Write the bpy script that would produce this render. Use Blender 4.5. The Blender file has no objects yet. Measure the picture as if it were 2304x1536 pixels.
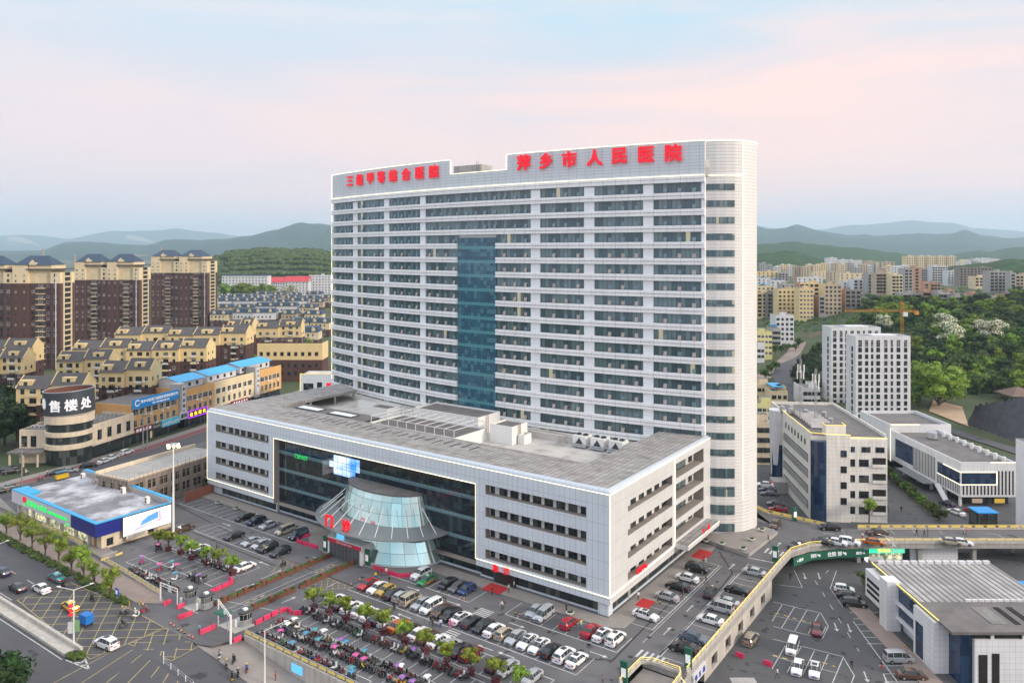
import bpy, bmesh, math, random
from mathutils import Vector, Matrix, noise as mnoise
sc = bpy.context.scene
COL = sc.collection
rad = math.radians
# ---------------- camera: level view camera with a vertical shift, 64 m above the forecourt
FPX, CAMH, HZ = 1700.0, 64.0, 565.0
cam = bpy.data.cameras.new('camera'); camo = bpy.data.objects.new('camera', cam); COL.objects.link(camo)
camo.location = (0, 0, CAMH); camo.rotation_euler = (rad(90), 0, 0)
cam.sensor_width = 36; cam.lens = FPX/2304*36; cam.shift_y = -(768-HZ)/2304
cam.clip_start = 1; cam.clip_end = 40000
sc.camera = camo
# ---------------- sky
SUN_EL, SUN_AZ = 20, 112     # azimuth clockwise from +Y
w = bpy.data.worlds.new('World'); sc.world = w; w.use_nodes = True
nt = w.node_tree; nt.nodes.clear(); N = nt.nodes.new; Lk = nt.links.new
out = N('ShaderNodeOutputWorld'); bg = N('ShaderNodeBackground'); Lk(bg.outputs[0], out.inputs[0])
sky = N('ShaderNodeTexSky'); sky.sky_type = 'NISHITA'; sky.sun_disc = False
sky.sun_elevation = rad(SUN_EL); sky.sun_rotation = rad(SUN_AZ); sky.dust_density = 2.0
skm = N('ShaderNodeVectorMath'); skm.operation = 'SCALE'; Lk(sky.outputs[0], skm.inputs[0]); skm.inputs['Scale'].default_value = 0.10
tc = N('ShaderNodeTexCoord'); sep = N('ShaderNodeSeparateXYZ'); Lk(tc.outputs['Generated'], sep.inputs[0])
def mth(op, a, b=None, c=None):
    n = N('ShaderNodeMath'); n.operation = op
    for i, x in enumerate((a, b, c)):
        if x is None: continue
        if isinstance(x, (int, float)): n.inputs[i].default_value = x
        else: Lk(x, n.inputs[i])
    return n.outputs[0]
# thin high cloud: colour by height and by stretched noise streaks
rp = N('ShaderNodeValToRGB'); Lk(sep.outputs[2], rp.inputs[0]); cr = rp.color_ramp
stops = [(0.0, (.46, .455, .51)), (.06, (.54, .47, .50)), (.13, (.57, .475, .49)), (.22, (.47, .475, .515)), (.31, (.33, .49, .585)), (.5, (.78, .88, 1.0)), (1.0, (1.05, 1.12, 1.2))]
while len(cr.elements) < len(stops): cr.elements.new(.5)
for e, (p, c) in zip(cr.elements, stops): e.position = p; e.color = (*c, 1)
mp = N('ShaderNodeMapping'); Lk(tc.outputs['Generated'], mp.inputs[0]); mp.inputs['Scale'].default_value = (1.0, .8, 5.5); mp.inputs['Rotation'].default_value = (0, rad(9), 0)
nz = N('ShaderNodeTexNoise'); Lk(mp.outputs[0], nz.inputs[0]); nz.inputs['Scale'].default_value = 1.7; nz.inputs['Detail'].default_value = 7; nz.inputs['Roughness'].default_value = .52; nz.inputs['Distortion'].default_value = .6
cm = N('ShaderNodeMapRange'); Lk(nz.outputs[0], cm.inputs[0]); cm.inputs[1].default_value = .32; cm.inputs[2].default_value = .70; cm.interpolation_type = 'SMOOTHERSTEP'
band = N('ShaderNodeValToRGB'); Lk(sep.outputs[2], band.inputs[0]); b = band.color_ramp
for e, (p, v) in zip([b.elements[0], b.elements[1], b.elements.new(.1), b.elements.new(.24), b.elements.new(.34)], [(0, .2), (.8, .25), (.09, .7), (.22, 1), (.34, .6)]): e.position = p; e.color = (v, v, v, 1)
west = N('ShaderNodeMapRange'); Lk(sep.outputs[0], west.inputs[0]); west.inputs[1].default_value = -.62; west.inputs[2].default_value = .25; west.inputs[3].default_value = .25; west.inputs[4].default_value = 1
fac = mth('MULTIPLY', mth('MULTIPLY', cm.outputs[0], band.outputs[0]), west.outputs[0])
mx = N('ShaderNodeMix'); mx.data_type = 'RGBA'; Lk(fac, mx.inputs[0]); Lk(rp.outputs[0], mx.inputs[6]); mx.inputs[7].default_value = (.74, .51, .45, 1)
m2 = N('ShaderNodeMix'); m2.data_type = 'RGBA'; m2.inputs[0].default_value = .08; Lk(mx.outputs[2], m2.inputs[6]); Lk(skm.outputs[0], m2.inputs[7])
Lk(m2.outputs[2], bg.inputs[0]); bg.inputs[1].default_value = 1.0
# ---------------- low soft sun behind thin cloud
sl = bpy.data.lights.new('sun', 'SUN'); sl.energy = 1.7; sl.angle = rad(10); sl.color = (1, .86, .70)
so = bpy.data.objects.new('sun', sl); COL.objects.link(so)
sd = Vector((math.sin(rad(SUN_AZ))*math.cos(rad(SUN_EL)), math.cos(rad(SUN_AZ))*math.cos(rad(SUN_EL)), math.sin(rad(SUN_EL))))
so.rotation_euler = sd.to_track_quat('Z', 'Y').to_euler(); so.location = (150, -60, 160)
sc.view_settings.view_transform = 'Standard'; sc.view_settings.look = 'None'; sc.view_settings.exposure = 0.8; sc.view_settings.gamma = 1
try:
    sc.cycles.use_denoising = True; sc.cycles.max_bounces = 6; sc.cycles.diffuse_bounces = 3; sc.cycles.glossy_bounces = 3; sc.cycles.transmission_bounces = 3; sc.cycles.volume_bounces = 2
except Exception: pass
# ---------------- helpers
A0 = rad(35.3)
UX, UY = math.cos(A0), -math.sin(A0)       # u: along the hospital front, v: away from it
VX, VY = math.sin(A0), math.cos(A0)
CX, CY = 17.015, 131.48
RZ = -A0
def W(u, v, z=0): return Vector((CX+u*UX+v*VX, CY+u*UY+v*VY, z))
def toUV(x, y): return ((x-CX)*UX+(y-CY)*UY, (x-CX)*VX+(y-CY)*VY)
def sst(a, b, x):
    t = min(1, max(0, (x-a)/(b-a))); return t*t*(3-2*t)
LOW = -4.6
def gz(x, y):
    u, v = toUV(x, y)
    lo = sst(15.2, 16.4, u) if y < 166 else sst(57, 64, x)
    lo *= 1-sst(300, 420, y)
    z = LOW*lo
    if v < -39.7 and y < 166 and u < 20: z = -2.8*sst(-56, -24, u)
    h = sst(150, 260, x-0.05*y)*sst(285, 520, y)*(1-sst(1500, 2300, y))
    z += 16*h + 5*sst(120, 200, x)*sst(280, 420, y)*(1-sst(900, 1300, y))*(.5+.5*math.sin(x*.02+y*.013))
    z += 4*sst(60, 140, x)*sst(420, 600, y)*(1-sst(900, 1500, y))
    return z
def G(px, py, z=0):
    Y = FPX*(CAMH-z)/(py-HZ); return Vector(((px-1152)*Y/FPX, Y, z))
def gzg(x, y):                             # the ground sheet: dips early, hidden under the paved slabs
    u, v = toUV(x, y); z = gz(x, y)
    if y < 300:
        lo = sst(7, 9.6, u) if y < 162 else sst(50, 56, x)
        if lo > 0 and z > LOW*lo and x < 130: z = LOW*lo*(1-sst(270, 300, y))+z*sst(270, 300, y)
    if -40.5 < v < -31 and u > -50 and y < 150 and u < 7: z = -3
    return z
def GT(px, py):                            # the point of the terrain seen at a place in the photo
    z = 0
    for _ in range(25):
        p = G(px, py, z); z = .5*z+.5*gz(p.x, p.y)
    p = G(px, py, z); p.z = gz(p.x, p.y); return p
class MB:
    def __init__(s): s.v = []; s.f = []; s.m = []; s.uv = []
    def q(s, pts, m=0, uv=None):
        n = len(s.v); s.v += [tuple(p) for p in pts]; s.f.append(list(range(n, n+len(pts)))); s.m.append(m); s.uv.append(uv); return s
    def fi(s, idx, m=0): s.f.append(list(idx)); s.m.append(m); s.uv.append(None)
    def box(s, x0, y0, z0, x1, y1, z1, m=0, mt=None, skip=''):
        n = len(s.v)
        s.v += [(x0,y0,z0),(x1,y0,z0),(x1,y1,z0),(x0,y1,z0),(x0,y0,z1),(x1,y0,z1),(x1,y1,z1),(x0,y1,z1)]
        for k, fc in (('b',(3,2,1,0)),('t',(4,5,6,7)),('f',(0,1,5,4)),('r',(1,2,6,5)),('k',(2,3,7,6)),('l',(3,0,4,7))):
            if k not in skip: s.fi([n+i for i in fc], mt if (k == 't' and mt is not None) else m)
        return s
    def prism(s, poly, z0, z1, m=0, mt=None, bottom=True):
        n = len(s.v); k = len(poly)
        ar = sum(poly[i][0]*poly[(i+1) % k][1]-poly[(i+1) % k][0]*poly[i][1] for i in range(k))
        if ar < 0: poly = poly[::-1]
        s.v += [(p[0], p[1], z0) for p in poly]+[(p[0], p[1], z1) for p in poly]
        for i in range(k): j = (i+1) % k; s.fi((n+i, n+j, n+k+j, n+k+i), m)
        s.fi([n+k+i for i in range(k)], m if mt is None else mt)
        if bottom: s.fi([n+k-1-i for i in range(k)], m)
        return s
    def tube(s, p, q, r, n=6, m=0, r2=None, caps=True):
        p, q = Vector(p), Vector(q); d = (q-p)
        if d.length < 1e-6: return s
        d.normalize(); a = d.orthogonal().normalized(); b = d.cross(a); r2 = r if r2 is None else r2; k = len(s.v)
        for c, rr in ((p, r), (q, r2)):
            s.v += [tuple(c+(a*math.cos(2*math.pi*i/n)+b*math.sin(2*math.pi*i/n))*rr) for i in range(n)]
        for i in range(n): j = (i+1) % n; s.fi((k+i, k+j, k+n+j, k+n+i), m)
        if caps: s.fi([k+n-1-i for i in range(n)], m); s.fi([k+n+i for i in range(n)], m)
        return s
    def lathe(s, prof, n=16, c=(0, 0), m=0, sx=1, sy=1, a0=0, a1=2*math.pi):
        full = abs(a1-a0-2*math.pi) < 1e-6; k = len(s.v); cols = n if full else n+1
        for r, z in prof:
            for i in range(cols):
                a = a0+(a1-a0)*i/n; s.v.append((c[0]+r*sx*math.cos(a), c[1]+r*sy*math.sin(a), z))
        for j in range(len(prof)-1):
            for i in range(n):
                i2 = (i+1) % cols; s.fi((k+j*cols+i, k+j*cols+i2, k+(j+1)*cols+i2, k+(j+1)*cols+i), m)
        return s
    def loft(s, rings, m=0, caps=True, closed=True):
        k = len(s.v); n = len(rings[0])
        for r in rings: s.v += [tuple(p) for p in r]
        for j in range(len(rings)-1):
            for i in range(n if closed else n-1):
                i2 = (i+1) % n; s.fi((k+j*n+i, k+j*n+i2, k+(j+1)*n+i2, k+(j+1)*n+i), m)
        if caps and closed: s.fi([k+n-1-i for i in range(n)], m); s.fi([k+(len(rings)-1)*n+i for i in range(n)], m)
        return s
    def add(s, o, mat=None):
        n = len(s.v); s.v += [tuple(mat @ Vector(p)) if mat else p for p in o.v]
        s.f += [[i+n for i in f] for f in o.f]; s.m += o.m; s.uv += o.uv; return s
    def mesh(s, name, mats, smooth=False, recalc=False):
        me = bpy.data.meshes.new(name); me.from_pydata(s.v, [], s.f)
        for mm in mats: me.materials.append(M(mm) if isinstance(mm, str) else mm)
        me.polygons.foreach_set('material_index', s.m)
        if recalc:
            bm = bmesh.new(); bm.from_mesh(me); bmesh.ops.recalc_face_normals(bm, faces=bm.faces); bm.to_mesh(me); bm.free()
        if smooth: me.polygons.foreach_set('use_smooth', [True]*len(me.polygons))
        ul = me.uv_layers.new(name='UVMap'); vs = s.v; data = [0.0]*(2*len(me.loops))
        for p in me.polygons:
            n = p.normal; g = s.uv[p.index] if not recalc else None
            l = math.hypot(n.x, n.y)
            for k, li in enumerate(p.loop_indices):
                co = vs[me.loops[li].vertex_index]
                if g: a, b = g[k]
                elif l < .6: a, b = co[0], co[1]
                else: a, b = (-n.y*co[0]+n.x*co[1])/l, co[2]
                data[2*li] = a; data[2*li+1] = b
        ul.data.foreach_set('uv', data)
        return me
    def obj(s, name, mats, parent=None, loc=None, rz=0, smooth=False, recalc=False):
        if not isinstance(mats, (list, tuple)): mats = [mats]
        o = bpy.data.objects.new(name, s.mesh(name, mats, smooth, recalc)); COL.objects.link(o)
        if parent: o.parent = parent
        if loc is not None: o.location = loc
        o.rotation_euler.z = rz
        return o
def tag(o, label, cat=None, group=None, kind=None):
    if label: o['label'] = label
    if cat: o['category'] = cat
    if group: o['group'] = group
    if kind: o['kind'] = kind
    return o
def root(name, label, cat, loc=(0, 0, 0), rz=0, group=None):
    o = bpy.data.objects.new(name, None); COL.objects.link(o); o.empty_display_size = .3
    o.location = loc; o.rotation_euler = (0, 0, rz); return tag(o, label, cat, group)
def place(me, name, parent=None, loc=(0, 0, 0), rz=0, sca=None):
    o = bpy.data.objects.new(name, me); COL.objects.link(o)
    if parent: o.parent = parent
    o.location = loc; o.rotation_euler = (0, 0, rz)
    if sca: o.scale = sca if isinstance(sca, (tuple, list)) else (sca,)*3
    return o
KIDS = {}
def dup(r, loc, rz=0, label=None, group=None, sca=None):
    c = r.copy(); COL.objects.link(c); c.location = loc; c.rotation_euler = (0, 0, rz)
    if sca: c.scale = (sca,)*3 if not isinstance(sca, (tuple, list)) else sca
    if label: c['label'] = label
    if group: c['group'] = group
    for ch in r.children:
        d = ch.copy(); COL.objects.link(d); d.parent = c
        for g in ch.children:
            e = g.copy(); COL.objects.link(e); e.parent = d
    return c
def paint(o, mat, slot=0):
    o.material_slots[slot].link = 'OBJECT'; o.material_slots[slot].material = M(mat) if isinstance(mat, str) else mat
ORD = 'first second third fourth fifth sixth seventh eighth ninth tenth eleventh twelfth thirteenth fourteenth fifteenth sixteenth seventeenth eighteenth nineteenth twentieth'.split()
TENS = {2: 'twenty', 3: 'thirty', 4: 'forty', 5: 'fifty', 6: 'sixty'}
def ordw(n):
    if n <= 20: return ORD[n-1]
    t, r = divmod(n, 10)
    return TENS[t][:-1]+'ieth' if r == 0 else TENS[t]+'-'+ORD[r-1]
# ---------------- materials
MATS = {}
def M(n): return MATS[n]
class NT:
    def __init__(s, name):
        s.mat = bpy.data.materials.new(name); s.mat.use_nodes = True; s.t = s.mat.node_tree; s.b = s.t.nodes['Principled BSDF']; MATS[name] = s.mat
    def n(s, t): return s.t.nodes.new(t)
    def l(s, a, b): s.t.links.new(a, b)
    def m(s, op, a, b=None, c=None):
        n = s.n('ShaderNodeMath'); n.operation = op
        for i, x in enumerate((a, b, c)):
            if x is None: continue
            if isinstance(x, (int, float)): n.inputs[i].default_value = x
            else: s.l(x, n.inputs[i])
        return n.outputs[0]
    def mix(s, f, a, b, bt='MIX'):
        n = s.n('ShaderNodeMix'); n.data_type = 'RGBA'; n.blend_type = bt
        for i, x in ((0, f), (6, a), (7, b)):
            if isinstance(x, (int, float)) and i == 0: n.inputs[0].default_value = x
            elif isinstance(x, (tuple, list)): n.inputs[i].default_value = (*x[:3], 1)
            else: s.l(x, n.inputs[i])
        return n.outputs[2]
    def noise(s, scale, detail=4, vec=None, rough=.55):
        n = s.n('ShaderNodeTexNoise'); n.inputs['Scale'].default_value = scale; n.inputs['Detail'].default_value = detail; n.inputs['Roughness'].default_value = rough
        if vec is not None: s.l(vec, n.inputs['Vector'])
        return n.outputs[0]
    def rng(s, x, a, b, c=0., d=1.):
        n = s.n('ShaderNodeMapRange'); s.l(x, n.inputs[0])
        for i, v in enumerate((a, b, c, d)): n.inputs[i+1].default_value = v
        return n.outputs[0]
    def pos(s): return s.n('ShaderNodeNewGeometry').outputs['Position']
    def obj(s): return s.n('ShaderNodeTexCoord').outputs['Object']
    def uv(s):
        n = s.n('ShaderNodeSeparateXYZ'); s.l(s.n('ShaderNodeTexCoord').outputs['UV'], n.inputs[0]); return n.outputs[0], n.outputs[1]
    def line(s, x, p, w):                   # 1 on a joint of width w every p metres
        fr = s.m('FRACT', s.m('DIVIDE', x, p)); return s.m('LESS_THAN', fr, w/p)
def mat(name, col, rough=.65, metal=0., var=.12, vs=.25, streak=0., panel=None, emit=0., spec=.5, grain=0., local=False, ecol=None, bump=0., stain=None, coat=0, spots=None):
    t = NT(name); b = t.b
    P = t.obj() if local else t.pos()
    c = None
    if var > 0:
        nv = t.rng(t.noise(vs, 5, P), .25, .75, 1-var, 1+var)
        if grain: nv = t.m('MULTIPLY', nv, t.rng(t.noise(6, 2, P), .2, .8, 1-grain, 1+grain))
        if streak:
            mp = t.n('ShaderNodeMapping'); t.l(P, mp.inputs[0]); mp.inputs['Scale'].default_value = (1.3, 1.3, .12)
            nv = t.m('MULTIPLY', nv, t.rng(t.noise(1, 5, mp.outputs[0], .65), .42, .75, 1, 1-streak))
        cb = t.n('ShaderNodeCombineXYZ')
        for i in range(3): t.l(nv, cb.inputs[i])
        c = t.mix(1.0, col, cb.outputs[0], 'MULTIPLY')
    if stain:                               # (colour, scale, low, high)
        f = t.rng(t.noise(stain[1], 6, P, .62), stain[2], stain[3]); c = t.mix(f, c if c is not None else col, stain[0])
    if spots: c = t.mix(t.rng(t.noise(spots[1], 3, P, .5), spots[2], spots[2]+.05), c if c is not None else col, spots[0])
    if panel:
        pu, pv, wd, lc = panel; x, y = t.uv(); f = t.m('MAXIMUM', t.line(x, pu, wd) if pu else 0., t.line(y, pv, wd) if pv else 0.)
        c = t.mix(f, c if c is not None else col, lc)
    if c is None: b.inputs['Base Color'].default_value = (*col, 1)
    else: t.l(c, b.inputs['Base Color'])
    b.inputs['Roughness'].default_value = rough; b.inputs['Metallic'].default_value = metal; b.inputs['Specular IOR Level'].default_value = spec
    if coat: b.inputs['Coat Weight'].default_value = coat; b.inputs['Coat Roughness'].default_value = .05
    if emit: b.inputs['Emission Color'].default_value = (*(ecol or col), 1); b.inputs['Emission Strength'].default_value = emit
    if bump:
        bn = t.n('ShaderNodeBump'); bn.inputs['Strength'].default_value = bump; bn.inputs['Distance'].default_value = .05; t.l(t.noise(9, 3, P), bn.inputs['Height']); t.l(bn.outputs[0], b.inputs['Normal'])
    return t.mat
def glass(name, pu, pv, fw, dark, cur, frac=.4, frame=(.12, .13, .14), rough=.08, lit=None, spandrel=None, stripes=True, mir=0.):
    # curtain walling and window strips: one tone per pane, pleated curtains, thin frames
    t = NT(name); b = t.b; x, y = t.uv(); oi = t.n('ShaderNodeObjectInfo').outputs['Random']
    cb = t.n('ShaderNodeCombineXYZ'); t.l(t.m('FLOOR', t.m('DIVIDE', x, pu)), cb.inputs[0]); t.l(t.m('FLOOR', t.m('DIVIDE', y, pv)), cb.inputs[1]); t.l(oi, cb.inputs[2])
    wn = t.n('ShaderNodeTexWhiteNoise'); wn.noise_dimensions = '3D'; t.l(cb.outputs[0], wn.inputs[0]); r = wn.outputs[0]
    c = t.mix(r, tuple(k*.75 for k in dark), tuple(k*1.35 for k in dark))
    f = t.m('LESS_THAN', r, frac)
    if stripes: f = t.m('MULTIPLY', f, t.rng(t.m('SINE', t.m('MULTIPLY', x, 22.)), -1, 1, .45, 1))
    c = t.mix(f, c, cur)
    if spandrel:                            # (period, start, height, colour)
        fr = t.m('FRACT', t.m('DIVIDE', t.m('SUBTRACT', y, spandrel[1]), spandrel[0])); c = t.mix(t.m('LESS_THAN', fr, spandrel[2]/spandrel[0]), c, spandrel[3])
    if lit:
        g = t.m('GREATER_THAN', r, 1-lit); t.l(t.m('MULTIPLY', g, .22), b.inputs['Emission Strength']); b.inputs['Emission Color'].default_value = (1, .85, .5, 1)
    if fw: c = t.mix(t.m('MAXIMUM', t.line(x, pu, fw), t.line(y, pv, fw)), c, frame)
    t.l(c, b.inputs['Base Color']); b.inputs['Roughness'].default_value = rough; b.inputs['Specular IOR Level'].default_value = .6; b.inputs['Metallic'].default_value = mir
    return t.mat
def leaf(name, dark, light, tip=None):
    t = NT(name); b = t.b; oi = t.n('ShaderNodeObjectInfo').outputs['Random']
    f = t.rng(t.noise(.55, 3, t.pos()), .3, .7); c = t.mix(f, dark, light)
    wn = t.n('ShaderNodeTexWhiteNoise'); wn.noise_dimensions = '3D'; sn = t.n('ShaderNodeVectorMath'); sn.operation = 'SNAP'; t.l(t.obj(), sn.inputs[0]); sn.inputs[1].default_value = (.6, .6, .6); t.l(sn.outputs[0], wn.inputs[0])
    if tip: c = t.mix(t.m('MULTIPLY', t.m('GREATER_THAN', wn.outputs[0], .45), 1.), c, tip)
    hs = t.n('ShaderNodeHueSaturation'); t.l(c, hs.inputs['Color']); t.l(t.rng(oi, 0, 1, .475, .52), hs.inputs['Hue']); t.l(t.m('MULTIPLY', t.rng(oi, 0, 1, .75, 1.3), t.rng(wn.outputs[0], 0, 1, .7, 1.3)), hs.inputs['Value'])
    t.l(hs.outputs[0], b.inputs['Base Color']); b.inputs['Roughness'].default_value = .6; b.inputs['Specular IOR Level'].default_value = .25
    return t.mat
# asphalt, paving, render, stone, paint
mat('asphalt', (.078, .077, .083), .85, spots=((.035, .036, .04), .22, .64), var=.16, vs=.12, grain=.12, stain=((.095, .095, .10), .05, .5, .75))
mat('plaza_asphalt', (.122, .119, .123), .85, spots=((.055, .054, .056), .35, .635), var=.15, vs=.1, grain=.10, stain=((.078, .078, .083), .06, .48, .7))
mat('low_asphalt', (.082, .083, .088), .85, spots=((.038, .038, .04), .4, .63), var=.15, vs=.1, grain=.10, stain=((.055, .056, .06), .08, .48, .7))
mat('ground_soil', (.055, .075, .030), .95, var=.3, vs=.04, stain=((.20, .13, .085), .012, .58, .70))
mat('pave', (.26, .235, .215), .85, var=.1, vs=.5, panel=(.6, .6, .03, (.2, .18, .16)))
mat('pave_pink', (.27, .215, .19), .85, var=.1, vs=.5, panel=(.5, .5, .03, (.22, .17, .15)))
mat('concrete', (.36, .35, .33), .85, var=.14, vs=.4, streak=.25)
mat('concrete_dark', (.23, .22, .21), .9, var=.2, vs=.3, streak=.35)
mat('kerb', (.40, .39, .36), .85, var=.12, vs=1)
mat('red_lane', (.20, .07, .075), .85, var=.15, vs=.3, grain=.1)
mat('line_white', (.50, .50, .49), .7, var=.3, vs=1.2)
mat('line_yellow', (.34, .28, .14), .7, var=.25, vs=1.2)
mat('line_yellow_strong', (.75, .50, .06), .6, var=.1)
mat('drain_dark', (.03, .03, .032), .9)
mat('panel_grey', (.63, .69, .745), .38, .0, var=.05, vs=.35, panel=(1.15, 3.25, .045, (.27, .29, .32)), streak=.06)
mat('panel_side', (.60, .605, .60), .4, 0, var=.05, vs=.35, panel=(1.15, 3.25, .045, (.34, .34, .34)), streak=.06)
mat('bevel_metal', (.56, .61, .66), .3, .25, var=.05, vs=.5, panel=(1.15, 0, .05, (.34, .36, .4)))
mat('roof_panel', (.33, .315, .30), .75, var=.25, vs=.5, stain=((.19, .175, .16), .35, .48, .70), panel=(1.15, 2.9, .15, (.15, .145, .145)))
mat('roof_deck', (.52, .50, .47), .85, var=.15, vs=.25, stain=((.30, .27, .24), .22, .52, .72))
mat('roof_tar', (.15, .14, .135), .9, var=.25, vs=.4)
mat('tower_panel', (.60, .655, .70), .4, 0, var=.05, vs=.2, panel=(2.3, .75, .06, (.30, .31, .34)))
mat('tower_white', (.70, .69, .67), .42, 0, var=.05, vs=.2, panel=(3.2, .75, .06, (.52, .49, .45)))
mat('tower_rib', (.86, .87, .875), .45, 0, var=.06, vs=.2, streak=.10, panel=(3.1, 0, .07, (.45, .42, .38)))
mat('pier_white', (.80, .83, .86), .5, var=.05)
mat('led', (1, .95, .78), .5, emit=.95, var=0, ecol=(1, .88, .55))
mat('led_yellow', (1, .80, .2), .5, emit=.45, var=0, ecol=(1, .72, .15))
mat('sign_red', (.80, .008, .02), .5, emit=.22, var=0, ecol=(1, .012, .04))
glass('tower_glass', 1.05, 2.6, .10, (.07, .115, .135), (.19, .28, .29), .5, mir=.3, lit=.012, frame=(.06, .065, .07))
glass('atrium_strip', 1.1, 1.25, .05, (.03, .10, .15), (.07, .19, .24), .3, frame=(.03, .04, .05), spandrel=(3.74, 1.0, .75, (.10, .30, .34)), stripes=False)
glass('podium_glass', 1.15, 1.45, .06, (.010, .020, .028), (.03, .055, .065), .2, mir=.08, frame=(.02, .03, .035), spandrel=(4.25, 1.55, .8, (.15, .25, .28)), stripes=False, rough=.05)
glass('shop_glass', 1.0, 2.4, .07, (.02, .028, .03), (.10, .11, .10), .22, frame=(.02, .025, .03), lit=.008)
glass('window_dark', 1.0, 1.1, .06, (.007, .012, .016), (.07, .08, .08), .2, frame=(.10, .10, .11))
glass('window_beige', .9, 1.0, .08, (.012, .015, .018), (.18, .18, .17), .35, frame=(.42, .42, .40))
glass('glass_cone', 2.8, 2.3, .07, (.50, .68, .67), (.56, .74, .72), .3, mir=.7, frame=(.10, .13, .14), stripes=False, rough=.04)
mat('frame_dark', (.045, .05, .055), .5); mat('frame_white', (.62, .63, .64), .5); mat('steel', (.42, .44, .46), .4, .6, var=.05)
mat('opening', (.014, .013, .012), .9, var=.3, vs=.5)
mat('sash', (.42, .36, .33), .35, var=.15, vs=2)
mat('white_paint', (.74, .74, .72), .5, var=.06); mat('black_rubber', (.02, .02, .02), .8); mat('black_plastic', (.03, .03, .03), .5)
mat('chrome', (.6, .6, .62), .2, .9, var=0); mat('car_glass', (.03, .04, .045), .05, var=0); mat('lamp_lens', (.75, .78, .8), .15, var=0); mat('lamp_red', (.45, .02, .02), .2, var=0)
mat('plate_blue', (.02, .08, .45), .4, var=0)
mat('trunk', (.10, .075, .055), .9, var=.2)
mat('sill_brown', (.30, .265, .235), .8, var=.15)
mat('recess_white', (.62, .63, .63), .6, var=.05)
# ---------------- ground, roads, paving (the setting)
ZM = {'1': (440, 860, 3.491), '2': (960, 900, 2.954), '3': (0, 1036, 3.072), '4': (400, 1136, 3.84), '5': (800, 1236, 4.19), '6': (1300, 1136, 3.84),
      '7': (1740, 1136, 3.84), 'l': (0, 800, 4.8), 'r': (1680, 800, 3.692), 'q': (1680, 480, 3.692), 'p': (0, 0, 1)}
def zp(k, x, y): a, b, s = ZM[k]; return a+x/s, b+y/s
def ZG(k, x, y, z=0): return G(*zp(k, x, y), z)
def axis(lim, near, step, far):
    a = []; x = near[0]
    while x <= near[1]: a.append(x); x += step
    s = step
    while a[-1] < lim[1]: s *= 1.22; a.append(min(lim[1], a[-1]+s))
    s = step
    while a[0] > lim[0]: s *= 1.22; a.insert(0, max(lim[0], a[0]-s))
    return a
xs = axis((-19000, 19000), (-180, 640), 7, 0); ys = axis((-150, 23000), (60, 720), 7, 0)
g = MB()
for y in ys:
    for x in xs: g.v.append((x, y, gzg(x, y)-.16))
nx = len(xs)
for j in range(len(ys)-1):
    for i in range(nx-1): g.fi((j*nx+i, j*nx+i+1, (j+1)*nx+i+1, (j+1)*nx+i))
tag(g.obj('ground', 'ground_soil', smooth=True), None, kind='structure')
def wpoly(l): return [W(u, v) for u, v in l]
deckcurve = [Vector((59.3, 160.6, 0)), Vector((64.5, 163.8, 0)), Vector((71, 165.2, 0)), Vector((80, 165.6, 0)), Vector((128, 165.6, 0)), Vector((128, 174.2, 0)), Vector((78, 174.2, 0)), Vector((73, 174.8, 0)), Vector((62, 184, 0)), Vector((57, 196, 0)), Vector((46, 214, 0))]
pl = MB(); pl.prism(wpoly([(-170, -46.3), (-51, -46.3), (-48.5, -45.2), (-46.8, -40.4), (10.3, -40.4), (10.3, 62), (-20, 95), (-130, 60), (-170, 30)]), -.14, 0)
tag(pl.obj('plaza', 'plaza_asphalt'), None, kind='structure')
dk = MB(); dk.prism(wpoly([(10.3, -8.6), (17.6, -8.6), (17.6, 20), (17.6, 42)])+deckcurve+wpoly([(10.3, 62)]), -1.1, 0, 1, 0)
tag(dk.obj('raised_deck', ['plaza_asphalt', 'concrete']), None, kind='structure')
lowl = MB(); lowl.q([(*W(14, -45).xy, LOW), (175, 80, LOW), (175, 225, LOW), (150, 300, LOW), (112, 300, LOW), (86, 262, LOW), (60, 205, LOW), (57, 166, LOW), (*W(14, 43).xy, LOW)])
tag(lowl.obj('lower_yard', 'low_asphalt'), None, kind='structure')
st = MB(); us = [-420, -300, -200]+[-150+6*i for i in range(38)]; vs_ = [-46.3, -50, -56, -64, -80, -110, -170]
for a, b in zip(us, us[1:]):
    for c, d in zip(vs_, vs_[1:]):
        st.q([W(u, v, (-2.8*sst(-56, -24, u) if v < -39.7 else 0)-.01) for u, v in ((a, d), (b, d), (b, c), (a, c))])
tag(st.obj('street', 'asphalt'), None, kind='structure')
def zs(u, v): return -2.8*sst(-56, -24, u) if v < -40 else 0.0
pv = MB()
for a in range(-51, 30, 4):
    pv.q([W(u, v, zs(u, v)+.03) for u, v in ((a, -46.4), (a+4, -46.4), (a+4, -40.65), (a, -40.65))])
tag(pv.obj('lower_pavement', 'pave'), None, kind='structure')
pp = MB(); pp.prism(wpoly([(-170, -43.9), (-73.5, -44.4), (-68.5, -41.6), (-72, -40.2), (-100, -39), (-170, -37.9)]), .003, .09)
tag(pp.obj('pavement', 'pave_pink'), None, kind='structure')
fc = MB(); fc.prism(wpoly([(-166, -33), (-144, -36.5), (-103, -34.6), (-97.5, -35.2), (-97, -38.4), (-108, -37.5), (-166, -36.9)]), .003, .28)
tag(fc.obj('shop_forecourt', 'pave'), None, kind='structure')
ap = MB(); ap.prism(wpoly([(-120, -3.2), (-76, -3.2), (-70, -7.5), (-63.5, -9.2), (-50, -9.2), (-42, -7.3), (-38, -3.2), (0.2, -3.2), (3.6, -1.5), (3.6, 42), (0, 42), (-.4, .2), (-120, .2)]), .003, .1, 0)
tag(ap.obj('walkway', 'pave'), None, kind='structure')
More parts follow.
